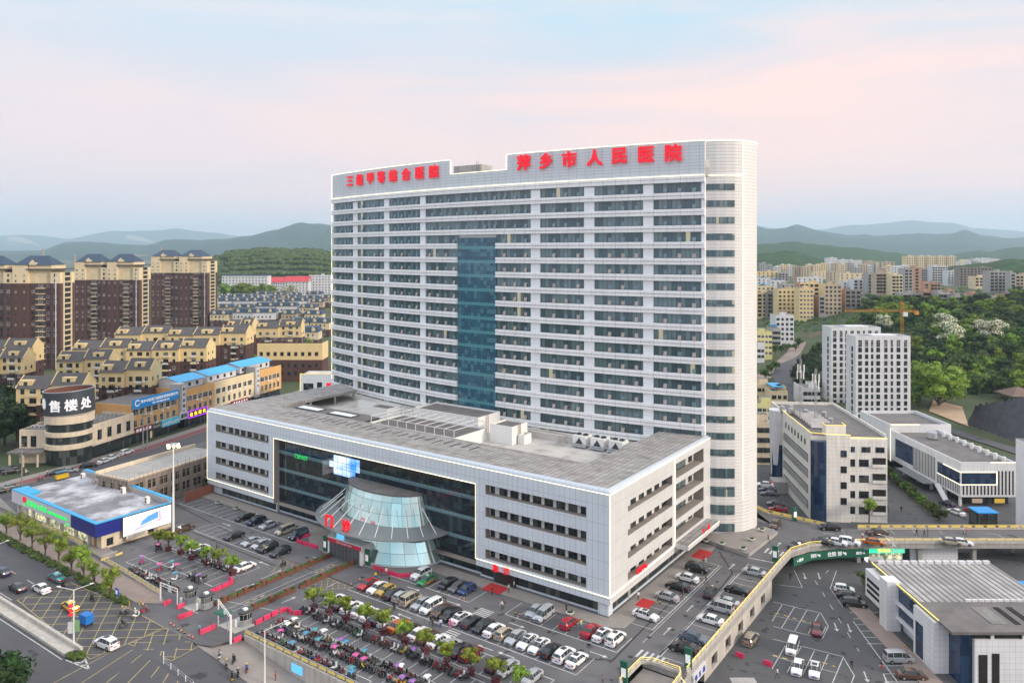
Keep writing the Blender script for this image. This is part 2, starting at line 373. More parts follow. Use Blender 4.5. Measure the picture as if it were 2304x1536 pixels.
# cross street behind the shop: pavement, red cycle lane, carriageway, as ribbons along one line
path = [Vector((-152, 176)), Vector((-138, 203.4)), Vector((-127, 226)), Vector((-118.3, 245.3)), Vector((-110, 272)), Vector((-99, 318)), Vector((-84, 390)), Vector((-60, 520))]
def ribbon(o0, o1, z, step=None):
    m = MB(); nn = []
    for i, p in enumerate(path):
        d = (path[min(i+1, len(path)-1)]-path[max(i-1, 0)]).normalized(); nn.append(Vector((d.y, -d.x)))
    for i in range(len(path)-1):
        a, b, n0, n1 = path[i], path[i+1], nn[i], nn[i+1]
        m.q([(*(a+n0*o1), z), (*(b+n1*o1), z), (*(b+n1*o0), z), (*(a+n0*o0), z)])
    return m
tag(ribbon(-5.5, -1.7, .05).obj('cross_street_pavement', 'pave'), None, kind='structure')
tag(ribbon(-1.6, 1.5, .02).obj('cycle_lane', 'red_lane'), None, kind='structure')
tag(ribbon(1.5, 11.5, .02).obj('cross_street', 'asphalt'), None, kind='structure')
# ---------------- painted markings
mk = MB()
def stripe(p, q, wd=.13, m=0, z=.012):
    p, q = Vector(p), Vector(q); d = q-p; d.z = 0
    if d.length < .01: return
    d.normalize(); n = Vector((-d.y, d.x, 0))*wd/2; o = Vector((0, 0, z))
    mk.q([p-n+o, q-n+o, q+n+o, p+n+o], m)
def su(u0, v0, u1, v1, wd=.13, m=0, z=.012): stripe(W(u0, v0, zs(u0, v0)), W(u1, v1, zs(u1, v1)), wd, m, z)
def zl(k, pts, wd=.13, m=0, z0=0, z=.012, close=False):
    P = [ZG(k, x, y, z0) for x, y in pts]
    if close: P.append(P[0])
    for a, b in zip(P, P[1:]): stripe(a, b, wd, m, z)
def dash(p, q, on, off, wd=.13, m=0, z=.012):
    p, q = Vector(p), Vector(q); L = (q-p).length; d = (q-p).normalized(); s = 0
    while s < L: stripe(p+d*s, p+d*min(L, s+on), wd, m, z); s += on+off
def slots(u0, u1, v0, v1, pitch=2.5, edge='both', wd=.11):
    n = round((u1-u0)/pitch)
    for i in range(n+1): su(u0+(u1-u0)*i/n, v0, u0+(u1-u0)*i/n, v1, wd)
    su(u0, v0, u1, v0, .16)
    if edge == 'both': su(u0, v1, u1, v1, .1)
def vslots(v0, v1, u0, u1, pitch=2.5, wd=.11):
    n = round((v1-v0)/pitch)
    for i in range(n+1): su(u0, v0+(v1-v0)*i/n, u1, v0+(v1-v0)*i/n, wd)
    su(u0, v0, u0, v1, .16)
slots(-46, 4, -18.3, -12.7, edge=None); slots(-44, -24, -9.2, -3.8, edge=None); slots(-16, 6, -9.0, -3.6, edge=None)
slots(-46, 2, -21.4, -26.6); slots(-46, 0, -28, -32.2); slots(-46, -6, -33, -37, edge=None); slots(-46, -20, -37.4, -40)
slots(-118, -73, -9.4, -4.0, edge=None); slots(-98, -69, -17.8, -12.8); slots(-93, -68, -26.6, -21.8); slots(-93, -68, -32.4, -27.4); slots(-93, -76, -36, -33.2, edge=None)
vslots(1, 33, 7.6, 2.2); su(8.1, -4, 8.1, 33, .1); vslots(-6, 37, 12.2, 17.0); su(11.8, -4, 11.8, 30, .08)
for r in (-.75, .75): su(-56.9+r, -38, -56.9+r, -10.5, .1)        # lane between the planters
for v in (-33, -31.4, -29.8, -17, -15.6, -14.2, -12.8): su(-56.9, v, -56.9, v+.9, .5, 1)
for (u0, u1, v0, v1) in ((8.6, 13.4, -8.4, -5.9), (-20.9, -17.9, -13.4, -9.4), (-20.6, -18, -22.4, -18.7), (12.6, 16.8, 44.9, 47.8)):   # zebra crossings
    if u1-u0 > v1-v0:
        n = int((u1-u0)/.9)
        for i in range(n): su(u0+(i+.5)*(u1-u0)/n, v0, u0+(i+.5)*(u1-u0)/n, v1, .42)
    else:
        n = int((v1-v0)/.55)
        for i in range(n): su(u0, v0+(i+.5)*(v1-v0)/n, u1, v0+(i+.5)*(v1-v0)/n, .28)
def hatch(poly, pitch, wd, m, angs=(45, -45), zfun=zs):
    n = len(poly)
    for a in angs:
        dx, dy = math.cos(rad(a)), math.sin(rad(a)); nxx, nyy = -dy, dx
        ds = [p[0]*nxx+p[1]*nyy for p in poly]; d = min(ds)+pitch/2
        while d < max(ds):
            hits = []
            for i in range(n):
                p, q = poly[i], poly[(i+1) % n]; a0, a1 = ds[i]-d, ds[(i+1) % n]-d
                if a0*a1 < 0: t = a0/(a0-a1); hits.append((p[0]+(q[0]-p[0])*t, p[1]+(q[1]-p[1])*t))
            hits.sort(key=lambda h: h[0]*dx+h[1]*dy)
            for h0, h1 in zip(hits[::2], hits[1::2]): su(*h0, *h1, wd, m, .012 if a == angs[0] else .016)
            d += pitch
    for i in range(n): su(*poly[i], *poly[(i+1) % n], wd, m, .02)
hatch([(-92.3, -56.4), (-92.2, -47.2), (-74.2, -46.2), (-60.6, -46.4), (-60.4, -52.8), (-60.6, -58.6)], 2.6, .17, 1, (38, -38))
hatch([(-60.2, -46.3), (-50.6, -45.9), (-50, -51.2), (-60.2, -52.7)], 2.2, .17, 1, (38, -38))
for i in range(7): su(-60.5+i*2.6, -53.2, -58+i*4.2, -66, .17, 1)
hatch([(-67.6, -16.3), (-61.4, -16.4), (-61.4, -22), (-64.2, -22)], 1.1, .09, 1); hatch([(-53, -22.4), (-53, -17), (-45.6, -17.4), (-50.4, -22.2)], 1.1, .09, 1)
for k in range(30): su(-260+8*k, -67, -256+8*k, -67, .16)
for k in range(28): su(-260+8*k, -51.6, -257+8*k, -51.6, .14) if -260+8*k < -96 else None
su(-260, -57.0, -93, -57.0, .15); su(-200, -61.6, -64, -61.2, .15)
zl('3', [(455, 1375), (615, 1440), (580, 1345)], .25); zl('3', [(500, 1393), (560, 1395), (587, 1375)], .25); zl('3', [(545, 1412), (590, 1412), (600, 1400)], .25)
su(-66, -36, -48, -31, .12); su(-66.5, -40, -60.4, -40.2, .12); su(-49.5, -44, -46.7, -41, .12)
for (u, v) in ((-63.3, -25), (-63, -31), (-49.5, -26), (-50, -20)): su(u, v, u, v+3, .16)
def arrow(p, d, L=3.2, wd=.2):
    p = Vector(p); d = Vector(d).normalized(); n = Vector((-d.y, d.x, 0)); o = Vector((0, 0, .012))
    stripe(p-d*L/2, p+d*L/4, wd); mk.q([p+d*L/4-n*.42+o, p+d*L/2+o, p+d*L/4+n*.42+o], 0)
du, dv = Vector((UX, UY, 0)), Vector((VX, VY, 0))
for u, v in ((-36, -10.9), (-26, -11), (-12, -11), (4, -11.2), (-30, -19.8), (-12, -20), (-8, -19.8), (-62, -12), (-80, -11.2), (-95, -11.2), (-69, -20)): arrow(W(u, v), du if v > -15 else -du)
for u, v in ((9.8, 2), (9.8, 12), (9.8, 22), (9.8, 34), (14.3, 51)): arrow(W(u, v), dv)
for u, v in ((-62.5, -28.4), (-63.4, -21.5), (-51.6, -27.5)): arrow(W(u, v), dv)
# lower yard: bays drawn where the photograph shows them
L7 = lambda pts, wd=.13, m=0: zl('7', pts, wd, m, LOW)
L7([(0, 835), (300, 905), (410, 930), (475, 1045), (425, 1150), (180, 1090), (0, 1045)])
for a in ((75, 860, -10, 1000), (182, 880, 70, 1060), (290, 905, 185, 1085), (395, 935, 300, 1110), (455, 1045, 410, 1140)): L7([a[:2], a[2:]])
L7([(0, 950), (360, 1030)], .1)
L7([(0, 1155), (240, 1215), (600, 1305), (700, 1470), (640, 1620)]); L7([(0, 1300), (150, 1345), (560, 1450)], .1)
for a in ((110, 1200, -10, 1410), (240, 1220, 120, 1440), (355, 1255, 245, 1480), (475, 1285, 380, 1500), (605, 1310, 500, 1560)): L7([a[:2], a[2:]])
for y0 in (925, 980, 1030, 1085, 1140, 1195, 1385, 1455, 1525): L7([(700+.55*(y0-1000), y0), (905+.62*(y0-925), y0)])
L7([(690, 1000), (1080, 1536)], .14); L7([(490, 725), (545, 565)]); L7([(60, 690), (250, 710), (180, 560)]); L7([(500, 730), (600, 880)], .1)
for k in range(8): dash(ZG('7', 360, 650, LOW), ZG('7', 740, 1260, LOW), 2, 3.4, .12) if k == 0 else None
dash(ZG('7', 480, 560, LOW), ZG('7', 400, 640, LOW), 2, 3, .12)
for x, y in ((270, 610), (395, 610), (540, 1050), (655, 1060), (800, 1480), (970, 1500)): arrow(ZG('7', x, y, LOW), (-.25, -1, 0))
for a, b in (((20, 935), (360, 1030)), ((0, 1300), (280, 1380)), ((430, 1365), (540, 1400)), ((830, 925), (1040, 1180))):
    p, q = ZG('7', *a, LOW), ZG('7', *b, LOW); dash(p+Vector((0, .3, 0)), q+Vector((0, .3, 0)), .8, .8, .2, 2)
# upper deck lane lines and the two driveways
zl('7', [(430, 240), (530, 250)], .12); zl('7', [(240, 325), (620, 330), (1100, 335)], .1); dash(ZG('7', 980, 282), ZG('7', 1880, 283), 2.2, 3, .1); zl('7', [(970, 275), (1062, 360)], .25); zl('7', [(1840, 240), (1940, 255), (2005, 290), (1990, 318), (1900, 325), (1620, 330)], .12)
for x in (590, 1010, 1200, 1430, 1640): zl('7', [(x, 215), (x+35, 245)], .1)
zl('6', [(1460, 450), (1690, 495)], .3); zl('6', [(1450, 440), (1640, 210)], .1); zl('6', [(1640, 290), (1760, 180)], .12)
dash(W(16.9, -5), W(16.9, 36), 1, 1, .18, 2); dash(W(2.6, 1), W(2.6, 32), 1, 1, .18, 2)
rb = ribbon(1.62, 1.78, .034); mk.add(rb); mk.m[-len(rb.f):] = [1]*len(rb.f)
tag(mk.obj('road_markings', ['line_white', 'line_yellow', 'line_yellow_strong']), None, kind='structure')
dr = MB()                                              # drainage channels in the paving
def gut(l, z0=0, wd=.3):
    for a, b in zip(l, l[1:]):
        a, b = Vector(a), Vector(b); d = (b-a).normalized(); n = Vector((-d.y, d.x, 0))*wd/2; o = Vector((0, 0, .008)); dr.q([a-n+o, b-n+o, b+n+o, a+n+o])
gut([W(-120, -10.2), W(-69, -16.2), W(-45, -16.8)]); gut([W(-46, -33), W(-6, -33)]); gut([W(-97, -18.6), W(-66.5, -19.4)])
gut([W(3, -13.4), W(6.6, -11.5), W(6.2, 0), W(6, 26)]); gut([W(12.0, -8), W(11.6, 20), W(11, 31), W(5, 40)])
tag(dr.obj('drain_channels', 'drain_dark'), None, kind='structure')
mh = MB().lathe([(0, .02), (.38, .02), (.4, .0)], 14).mesh('manhole_cover', ['drain_dark'])
for i, (k, x, y) in enumerate([('5', 822, 450), ('5', 1135, 552), ('5', 1485, 665), ('5', 1410, 717), ('5', 1825, 775), ('5', 2200, 893), ('6', 1205, 660), ('6', 1040, 835), ('6', 930, 955), ('6', 820, 1075), ('6', 615, 1140), ('6', 455, 1308), ('6', 395, 1370), ('6', 97, 1203), ('4', 1117, 453), ('4', 1597, 622), ('5', 2130, 948)]):
    o = place(mh, 'manhole_cover', None, ZG(k, x, y)); tag(o, 'dark round manhole cover in the asphalt, %s of seventeen in %s' % (ordw(i+1), 'the front lanes' if k == '5' else 'the right-hand lanes' if k == '6' else 'the drive area'), 'manhole cover', 'manhole covers in the forecourt')
# ---------------- lettering (built-in font; each character a solid)
TXT = {}
def text_mb(s, size, depth, bold=.0):
    key = (s, size, depth, bold)
    if key in TXT: return TXT[key]
    c = bpy.data.curves.new('t', 'FONT'); c.body = s; c.size = size; c.extrude = depth/2; c.align_x = 'CENTER'; c.resolution_u = 3
    o = bpy.data.objects.new('t', c); COL.objects.link(o); dg = bpy.context.evaluated_depsgraph_get()
    me = bpy.data.meshes.new_from_object(o.evaluated_get(dg)); bpy.data.objects.remove(o); bpy.data.curves.remove(c)
    m = MB(); m.v = [tuple(v.co) for v in me.vertices]; m.f = [list(p.vertices) for p in me.polygons]; m.m = [0]*len(m.f); m.uv = [None]*len(m.f)
    bpy.data.meshes.remove(me)
    if m.v:
        y0 = min(v[1] for v in m.v); y1 = max(v[1] for v in m.v); cy = (y0+y1)/2
        m.v = [(v[0], v[1]-cy, v[2]) for v in m.v]
    TXT[key] = m; return m
def put_text(s, size, depth, mat_, parent, p, d, name='lettering', bold=.012, up=(0, 0, 1)):
    # p: centre, d: reading direction (in the parent's space)
    d = Vector(d).normalized(); u = Vector(up); n = d.cross(u); T = Matrix((d, u, n)).transposed().to_4x4(); T.translation = Vector(p)
    m = MB(); g_ = text_mb(s, size, depth); bb = (bold-.004)*size if bold >= .02 else 0
    for k, (ox, oy) in enumerate(((-bb, -bb), (bb, bb), (-bb, bb), (bb, -bb)) if bb else ((0, 0),)): m.add(g_, T @ Matrix.Translation((ox, oy*.8, .006*k)))
    return m.obj(name, mat_, parent)
# ---------------- a wall plane with openings: panes set back behind reveals
def facade(mb, f, u0, u1, z0, z1, holes, m=0, mr=1):
    # f(a, z, depth) -> point; holes: (a0, a1, zb, zt, depth, back material or None)
    us = sorted({u0, u1, *[h[0] for h in holes], *[h[1] for h in holes]}); zz = sorted({z0, z1, *[h[2] for h in holes], *[h[3] for h in holes]})
    def inh(a, z): return any(h[0] < a < h[1] and h[2] < z < h[3] for h in holes)
    for a, b in zip(us, us[1:]):
        for c, d in zip(zz, zz[1:]):
            if not inh((a+b)/2, (c+d)/2): mb.q([f(a, c, 0), f(b, c, 0), f(b, d, 0), f(a, d, 0)], m)
    for a, b, c, d, dep, bk in holes:
        mb.q([f(a, c, 0), f(a, c, dep), f(a, d, dep), f(a, d, 0)][::-1], mr); mb.q([f(b, c, 0), f(b, c, dep), f(b, d, dep), f(b, d, 0)], mr)
        mb.q([f(a, c, 0), f(b, c, 0), f(b, c, dep), f(a, c, dep)][::-1], mr); mb.q([f(a, d, 0), f(b, d, 0), f(b, d, dep), f(a, d, dep)], mr)
        if bk is not None: mb.q([f(a, c, dep), f(b, c, dep), f(b, d, dep), f(a, d, dep)], bk)
WINM = {}
def win_mesh(w_, h, style, sill=True):
    key = (round(w_, 2), round(h, 2), style)
    if key not in WINM:
        gl, fr = {'dark': ('window_dark', 'frame_dark'), 'beige': ('window_beige', 'frame_white'), 'open': ('opening', 'concrete'), 'tower': ('tower_glass', 'frame_dark'), 'shop': ('shop_glass', 'frame_dark')}[style]
        m = MB(); t = .06 if style != 'open' else .05
        if style == 'open': m.q([(-w_/2, -.02, 0), (w_/2, -.02, 0), (w_/2, -.02, h), (-w_/2, -.02, h)], 0); m.box(-w_/2-.08, -.16, -.12, w_/2+.08, -.015, 0, 1)
        else:
            m.q([(-w_/2+t, -.02, t), (w_/2-t, -.02, t), (w_/2-t, -.02, h-t), (-w_/2+t, -.02, h-t)], 0)
            m.box(-w_/2, -.05, 0, -w_/2+t, 0, h, 1); m.box(w_/2-t, -.05, 0, w_/2, 0, h, 1); m.box(-w_/2+t, -.05, h-t, w_/2-t, 0, h, 1); m.box(-w_/2+t, -.05, 0, w_/2-t, 0, t, 1)
            if sill: m.box(-w_/2-.05, -.12, -.08, w_/2+.05, 0, -.002, 1)
        WINM[key] = (m, m.mesh('window', [gl, fr]))
    return WINM[key]
class Wins:                                  # collects a building's windows; the 100 nearest become parts, the rest one part
    def __init__(s, parent): s.p = parent; s.l = []
    def add(s, pos, rz, w_, h, style='dark'): s.l.append((Vector(pos), rz, w_, h, style))
    def done(s, name='window', cap=100):
        mw = Matrix.Translation(s.p.location) @ Matrix.Rotation(s.p.rotation_euler.z, 4, 'Z')
        s.l.sort(key=lambda k: (mw @ k[0]-Vector((0, 0, CAMH))).length)
        for pos, rz, w_, h, style in s.l[:cap]: place(win_mesh(w_, h, style)[1], name, s.p, pos, rz)
        by = {}
        for pos, rz, w_, h, style in s.l[cap:]: by.setdefault(style, []).append((pos, rz, w_, h))
        for style, l in by.items():
            m = MB()
            for pos, rz, w_, h in l: m.add(win_mesh(w_, h, style)[0], Matrix.Translation(pos) @ Matrix.Rotation(rz, 4, 'Z'))
            gl, fr = {'dark': ('window_dark', 'frame_dark'), 'beige': ('window_beige', 'frame_white'), 'open': ('opening', 'concrete'), 'tower': ('tower_glass', 'frame_dark'), 'shop': ('shop_glass', 'frame_dark')}[style]
            tag(m.obj(name+'_remainder', [gl, fr], s.p), None, kind='stuff')
# ================= the hospital: a five-storey front block and a curved seventeen-storey ward tower behind it
hosp = root('hospital_podium', 'long grey panelled five-storey hospital block with white light lines, in front of the curved tower', 'building', W(0, 0), RZ)
ROWS = [(4.25, 6.05), (8.2, 10.05), (12.35, 14.25), (16.7, 18.6)]
F = lambda a, z, d: (a, d, z); S_ = lambda a, z, d: (-d, a, z); L_ = lambda a, z, d: (-120+d, -a, z)
wl = MB(); holes = [(-27.2, -4.7, b, t, 1.4, 2) for b, t in ROWS]+[(-116.3, -94.3, b, t, 1.4, 2) for b, t in ROWS]+[(-92.3, -29.5, 2.4, 18.25, 1.7, None)]
facade(wl, F, -120, 0, 2.4, 21.6, holes, 0, 1)
BAL = [(4.9, 7.6), (8.9, 11.9), (13.1, 16.2), (17.4, 20.4)]
facade(wl, S_, 0, 49.5, 2.4, 21.6, [(7, 26.9, b, t, 1.4, 2) for b, t in ROWS]+[(28.7, 44, b, t, 2.2, 3) for b, t in BAL], 3, 1)
facade(wl, L_, -46, 0, 2.4, 21.6, [], 0, 1)
wl.q([(-92.3, 0, 2.4), (-92.3, 1.7, 2.4), (-120, 1.7, 2.4), (-120, 0, 2.4)], 1); wl.q([(0, 0, 2.4), (0, 1.7, 2.4), (-29.5, 1.7, 2.4), (-29.5, 0, 2.4)], 1); wl.q([(0, 1.7, 2.4), (0, 49.5, 2.4), (-1.7, 49.5, 2.4), (-1.7, 1.7, 2.4)], 1)
wl.obj('wall', ['panel_grey', 'sill_brown', 'recess_white', 'panel_side'], hosp)
# rounded foot under the cladding and rounded eaves above it
ey = MB(); arcp = [(.8*(1-math.cos(t*math.pi/10)), 21.6+.8*math.sin(t*math.pi/10)) for t in range(6)]
rings = [[(-120+d, 46, z) for d, z in arcp], [(-120+d, d, z) for d, z in arcp], [(-d, d, z) for d, z in arcp], [(-d, 49.5, z) for d, z in arcp]]
ey.loft(rings, 0, False, False); ey.obj('rounded_eave', 'bevel_metal', hosp)
def ledline(name, pts, r=.05, mat_='led', parent=hosp):
    m = MB()
    for a, b in zip(pts, pts[1:]): m.tube(a, b, r, 5)
    return m.obj(name, mat_, parent)
e = -.09
ledline('light_line', [(-120, 46, 21.6), (-120-e*0-.09, e, 21.6), (.09, e, 21.6), (.09, 49.5, 21.9)]); ledline('light_line', [(-120.05, e, 21.6), (-120.05, e, 3.7), (-92.2, e, 3.7), (-92.2, e, 18.3), (-29.6, e, 18.3), (-29.6, e, 3.7), (.09, e, 3.7), (.09, 28, 3.9), (.09, 28, 21.6)])
ledline('light_line', [(.09, e, 21.6), (.09, e, 3.7)]); ledline('light_line', [(2.9, 28.4, 4.3), (2.9, 46, 4.3)])
wn = Wins(hosp)
for b, t in ROWS:
    for k in range(8): wn.add((-23.85+2.6*k, 1.39, b+.02), 0, 1.9, t-b-.1)
    wn.add((-26.4, 1.39, b+.02), 0, 1.0, t-b-.1)
    for k in range(7): wn.add((-111.6+2.62*k, 1.39, b+.02), 0, 1.75, t-b-.1)
    wn.add((-114.8, 1.39, b+.25), 0, 1.6, t-b-.4)
    for k in range(6): wn.add((-1.39, 8.4+3.5*k, b+.02), rad(90), 2.2, t-b-.1)
for b, t in BAL:
    for k in range(4): wn.add((-2.19, 30.3+2.5*k, b+.1), rad(90), 2.3, t-b-.4, 'tower')
    wn.add((-2.19, 41.6, b+.3), rad(90), 2.0, 1.8)
wn.done()
cg = MB(); cg.q([(-92.3, 1.7, 0), (-29.5, 1.7, 0), (-29.5, 1.7, 18.25), (-92.3, 1.7, 18.25)]); cg.obj('curtain_wall', 'podium_glass', hosp)
for nm, q in (('ground_floor_glazing', [(-28.9, 1.2, .35), (-2.6, 1.2, .35), (-2.6, 1.2, 2.45), (-28.9, 1.2, 2.45)]), ('ground_floor_glazing', [(-115, 1.2, .35), (-92.6, 1.2, .35), (-92.6, 1.2, 2.45), (-115, 1.2, 2.45)]), ('ground_floor_glazing', [(-1, 1.6, .35), (-1, 43.6, .35), (-1, 43.6, 2.45), (-1, 1.6, 2.45)])):
    MB().q(q).obj(nm, 'shop_glass', hosp)
pl_ = MB(); pl_.box(-119.5, .9, .1, -115, 3, 2.42); pl_.box(-92.6, 1.0, 0, -92.2, 3, 2.42); pl_.box(-2.6, .5, .1, -.5, 2, 2.42); pl_.box(-119.5, 1.0, .05, -92.5, 1.25, .35); pl_.box(-29.2, 1.0, .05, -2.6, 1.25, .35); pl_.box(-1.2, 1.9, .05, -.8, 43.5, .35); pl_.box(-1.4, 43.6, .05, -.4, 49, 2.42)
pl_.box(-92, 1.5, .05, -29.3, 1.68, .4)
pl_.obj('plinth', 'panel_grey', hosp)
cn = MB(); cn.prism([(0, 28.4), (2.8, 28.4), (2.8, 46.2), (0, 46.2)], 3.3, 4.25, 0, 1); cn.obj('side_canopy', ['panel_side', 'roof_panel'], hosp)
nb = MB(); nb.box(-2.1, 1.1, 1, -1.2, 1.19, 2.3, 0); nb.obj('notice_board', 'concrete_dark', hosp)
# doors to the emergency ward and the side clinics
for (a, b, d) in ((-25.6, -20.6, 'f'), ):
    m = MB(); m.box(a, .5, .05, b, 1.18, 2.4, 0); m.box(a+.3, .42, .06, b-.3, .5, 2.1, 1); m.obj('entrance_door', ['frame_dark', 'shop_glass'], hosp)
# roof ring, sunken court and roof rooms
rf = MB(); rf.prism([(-119.2, .8), (-.8, .8), (-.8, 47.2), (-11, 45.4), (-11.6, 12.6), (-106.5, 12.6), (-107, 41), (-119.2, 46)], 21.7, 22.4); rf.obj('roof_ring', 'roof_panel', hosp)
rf = MB(); rf.box(-119, 1.8, 19.0, -2.3, 48, 19.4); rf.obj('court_roof', 'roof_deck', hosp)
rf = MB(); rf.box(-106.5, 12.0, 19.4, -11.7, 12.5, 21.7); rf.box(-11.9, 12.6, 19.4, -11.4, 44.5, 21.7); rf.obj('court_wall', 'concrete', hosp)
for k in range(25):
    m = MB(); v0 = 7.2+.9*(k % 2); m.box(-98+2.55*k, v0-.6, 22.402, -97.55+2.55*k, v0+2.9, 22.44); m.obj('roof_slot', 'frame_dark', hosp)
for a, b in ((-107.6, 16), (-107.6, 24), (-107.6, 33), (-107.6, 40.4)): MB().tube((a, b, 19.4), (a, b, 21.7), .35, 10).obj('column', 'concrete', hosp)
m = MB(); m.box(-105.6, 13.2, 21.0, -75.6, 19.8, 22.0, 0, 1)
m.obj('dark_roof_slab', ['frame_dark', 'roof_tar'], hosp)
for a in (-102.5, -90):
    m = MB(); m.box(a, 14.6, 22.005, a+9, 17.8, 22.2, 0); m.box(a+.5, 15.1, 22.2, a+8.5, 17.3, 22.23, 1); m.obj('skylight', ['frame_dark', 'pier_white'], hosp)
def rhouse(a, b, c, d, z, top='roof_tar'):
    m = MB(); m.box(a, b, 19.4, c, d, z, 0, 1); m.box(a, b, z+.001, c, b+.25, z+.4, 0); m.box(a, d-.25, z+.001, c, d, z+.4); m.box(a, b+.25, z+.001, a+.25, d-.25, z+.4); m.box(c-.25, b+.25, z+.001, c, d-.25, z+.4)
    return m.obj('roof_house', ['white_paint', top], hosp)
rhouse(-72.5, 12.8, -45.5, 24.5, 22.0); rhouse(-71, 27, -50, 36, 23.4); rhouse(-44.5, 24.5, -38.2, 30.8, 23.2); rhouse(-38, 26.6, -36.2, 29.5, 21.2); rhouse(-88, 27, -80.5, 32, 21.8); rhouse(-98, 33, -84, 34.4, 21.2)
m = MB(); m.box(-46, 33.4, 19.4, -13.5, 34, 21.0); m.box(-46, 36.8, 19.4, -13.5, 37.4, 20.6); m.obj('parapet', 'roof_deck', hosp)
m = MB()
for i in range(10): a = -72+2.9*i; m.tube((a, 13, 22.4), (a, 13, 24), .09, 5); m.tube((a, 24.2, 22.4), (a, 24.2, 24), .09, 5); m.tube((a, 13, 24), (a, 24.2, 24), .08, 5)
for b in (13, 18.5, 24.2): m.tube((-72, b, 24), (-45.9, b, 24), .09, 5)
m.obj('pipe_frame', 'frame_white', hosp)
for a, b in ((-49.6, 30), (-37.9, 26.9)):
    m = MB(); m.tube((a, b, 19.4), (a, b, 24), .06, 4); m.tube((a, b+.6, 19.4), (a, b+.6, 24), .06, 4)
    for k in range(11): m.tube((a, b, 19.7+.4*k), (a, b+.6, 19.7+.4*k), .04, 4)
    m.obj('ladder', 'rust', hosp) if 'rust' in MATS else m.obj('ladder', mat('rust', (.16, .06, .04), .8), hosp)
# lettering on the front
put_text('急', 1.55, .25, 'sign_red', hosp, (-24.6, -.25, 3.05), (1, 0, 0), 'sign_character'); put_text('诊', 1.55, .25, 'sign_red', hosp, (-22.1, -.25, 3.05), (1, 0, 0), 'sign_character')
for i, ch in enumerate('体检中心'): put_text(ch, 1.2, .2, 'sign_red', hosp, (.25, 10.6+1.15*i, 4.75), (0, 1, 0), 'sign_character')
for i, ch in enumerate('儿科'): put_text(ch, 1.3, .2, 'sign_red', hosp, (3.0, 36.3+3*i, 5.0), (0, 1, 0), 'sign_character')
# pharmacy screen's reflection put on the curtain wall as glowing tiles, green lettering
t = NT('reflected_screen'); x, y = t.uv(); wv = t.noise(.9, 3); c = t.mix(t.rng(wv, .4, .6), (.02, .25, .9), (.85, .92, 1)); t.l(c, t.b.inputs['Emission Color']); t.b.inputs['Emission Strength'].default_value = .95; t.b.inputs['Base Color'].default_value = (.02, .02, .03, 1)
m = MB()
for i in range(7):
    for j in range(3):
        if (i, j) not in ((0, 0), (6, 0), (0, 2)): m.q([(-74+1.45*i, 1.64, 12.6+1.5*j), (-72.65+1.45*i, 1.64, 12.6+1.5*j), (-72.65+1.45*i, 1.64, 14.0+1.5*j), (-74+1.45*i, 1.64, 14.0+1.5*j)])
m.obj('screen_reflection', 'reflected_screen', hosp)
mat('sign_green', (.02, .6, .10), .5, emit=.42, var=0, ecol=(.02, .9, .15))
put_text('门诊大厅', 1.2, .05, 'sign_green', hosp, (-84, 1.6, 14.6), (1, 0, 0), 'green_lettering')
# glass entrance hall: a flared half-cone, its canopy, struts and red porch
hall = root('entrance_hall', 'flared blue-green glass entrance hall with a curved canopy on white rods', 'entrance', W(-55.5, 1.6), RZ)
prof = [(15.6, 9.6, .3), (14.4, 8.8, 2.4), (13.2, 8.0, 4.8), (12.2, 7.2, 7.2), (11.4, 6.4, 9.6), (10.8, 5.7, 11.4), (10.4, 5.2, 12.8)]
def ell(a, b, z, n=26): return [(a*math.cos(math.pi+math.pi*i/n), b*math.sin(math.pi+math.pi*i/n), z) for i in range(n+1)]
m = MB(); m.loft([ell(*p) for p in prof], 0, False, False)
sarc = 0
for k, fc in enumerate(m.f): j, i = divmod(k, 26); m.uv[k] = [(1.4*i+.05, prof[j][2]), (1.4*i+1.45, prof[j][2]), (1.4*i+1.45, prof[j+1][2]), (1.4*i+.05, prof[j+1][2])]
m.obj('glass_shell', 'glass_cone', hall, smooth=True)
m = MB(); m.prism([(p[0], p[1]) for p in ell(10.6, 5.4, 0)], 12.8, 13.15); m.obj('hall_roof', 'roof_tar', hall)
m = MB(); m.prism([(p[0], p[1]) for p in ell(15.6, 10, 0)], .02, .32); m.obj('hall_base', 'panel_grey', hall)
for sgn in (-1, 1):
    m = MB()
    for a, b in zip(prof, prof[1:]): m.tube((sgn*a[0]*.985, -a[1]*.18, a[2]), (sgn*b[0]*.985, -b[1]*.18, b[2]), .16, 6)
    m.obj('edge_mullion', 'frame_white', hall)
m = MB(); n = 30; i0 = ell(12.6, 7.6, 7.0, n); o0 = ell(17.6, 13.0, 6.2, n); m.loft([i0, o0], 0, False, False); m.loft([[(x, y, z+.22) for x, y, z in i0], [(x, y, z+.22) for x, y, z in o0]], 0, False, False); m.loft([o0, [(x, y, z+.22) for x, y, z in o0]], 1, False, False)
mat('canopy_grey', (.20, .215, .215), .45, .2, var=.1, vs=.8)
m.obj('canopy', ['canopy_grey', 'steel'], hall)
for k in range(13):
    a = math.pi*(1.06+.88*k/12); m = MB().tube((16.6*math.cos(a), 12.1*math.sin(a), 6.5), (11.7*math.cos(a), 6.85*math.sin(a), 10.6), .09, 6); m.obj('support_rod', 'white_paint', hall)
for ch, (x, y) in (('门', (1048, 1128)), ('诊', (1182, 1168))):
    p = ZG('1', x, y, 6.6); uu, vv = toUV(p.x, p.y); put_text(ch, 2.5, .4, 'sign_red', hall, (uu+55.5, vv-1.6, 7.75), (1, 0, 0), 'sign_character', .03)
m = MB(); m.box(-6.4, -11.0, 0, 3.8, -7, 3.9, 0); m.box(-5.8, -11.06, .02, 3.2, -11.005, 2.95, 1); m.obj('porch', ['white_paint', 'frame_dark'], hall)
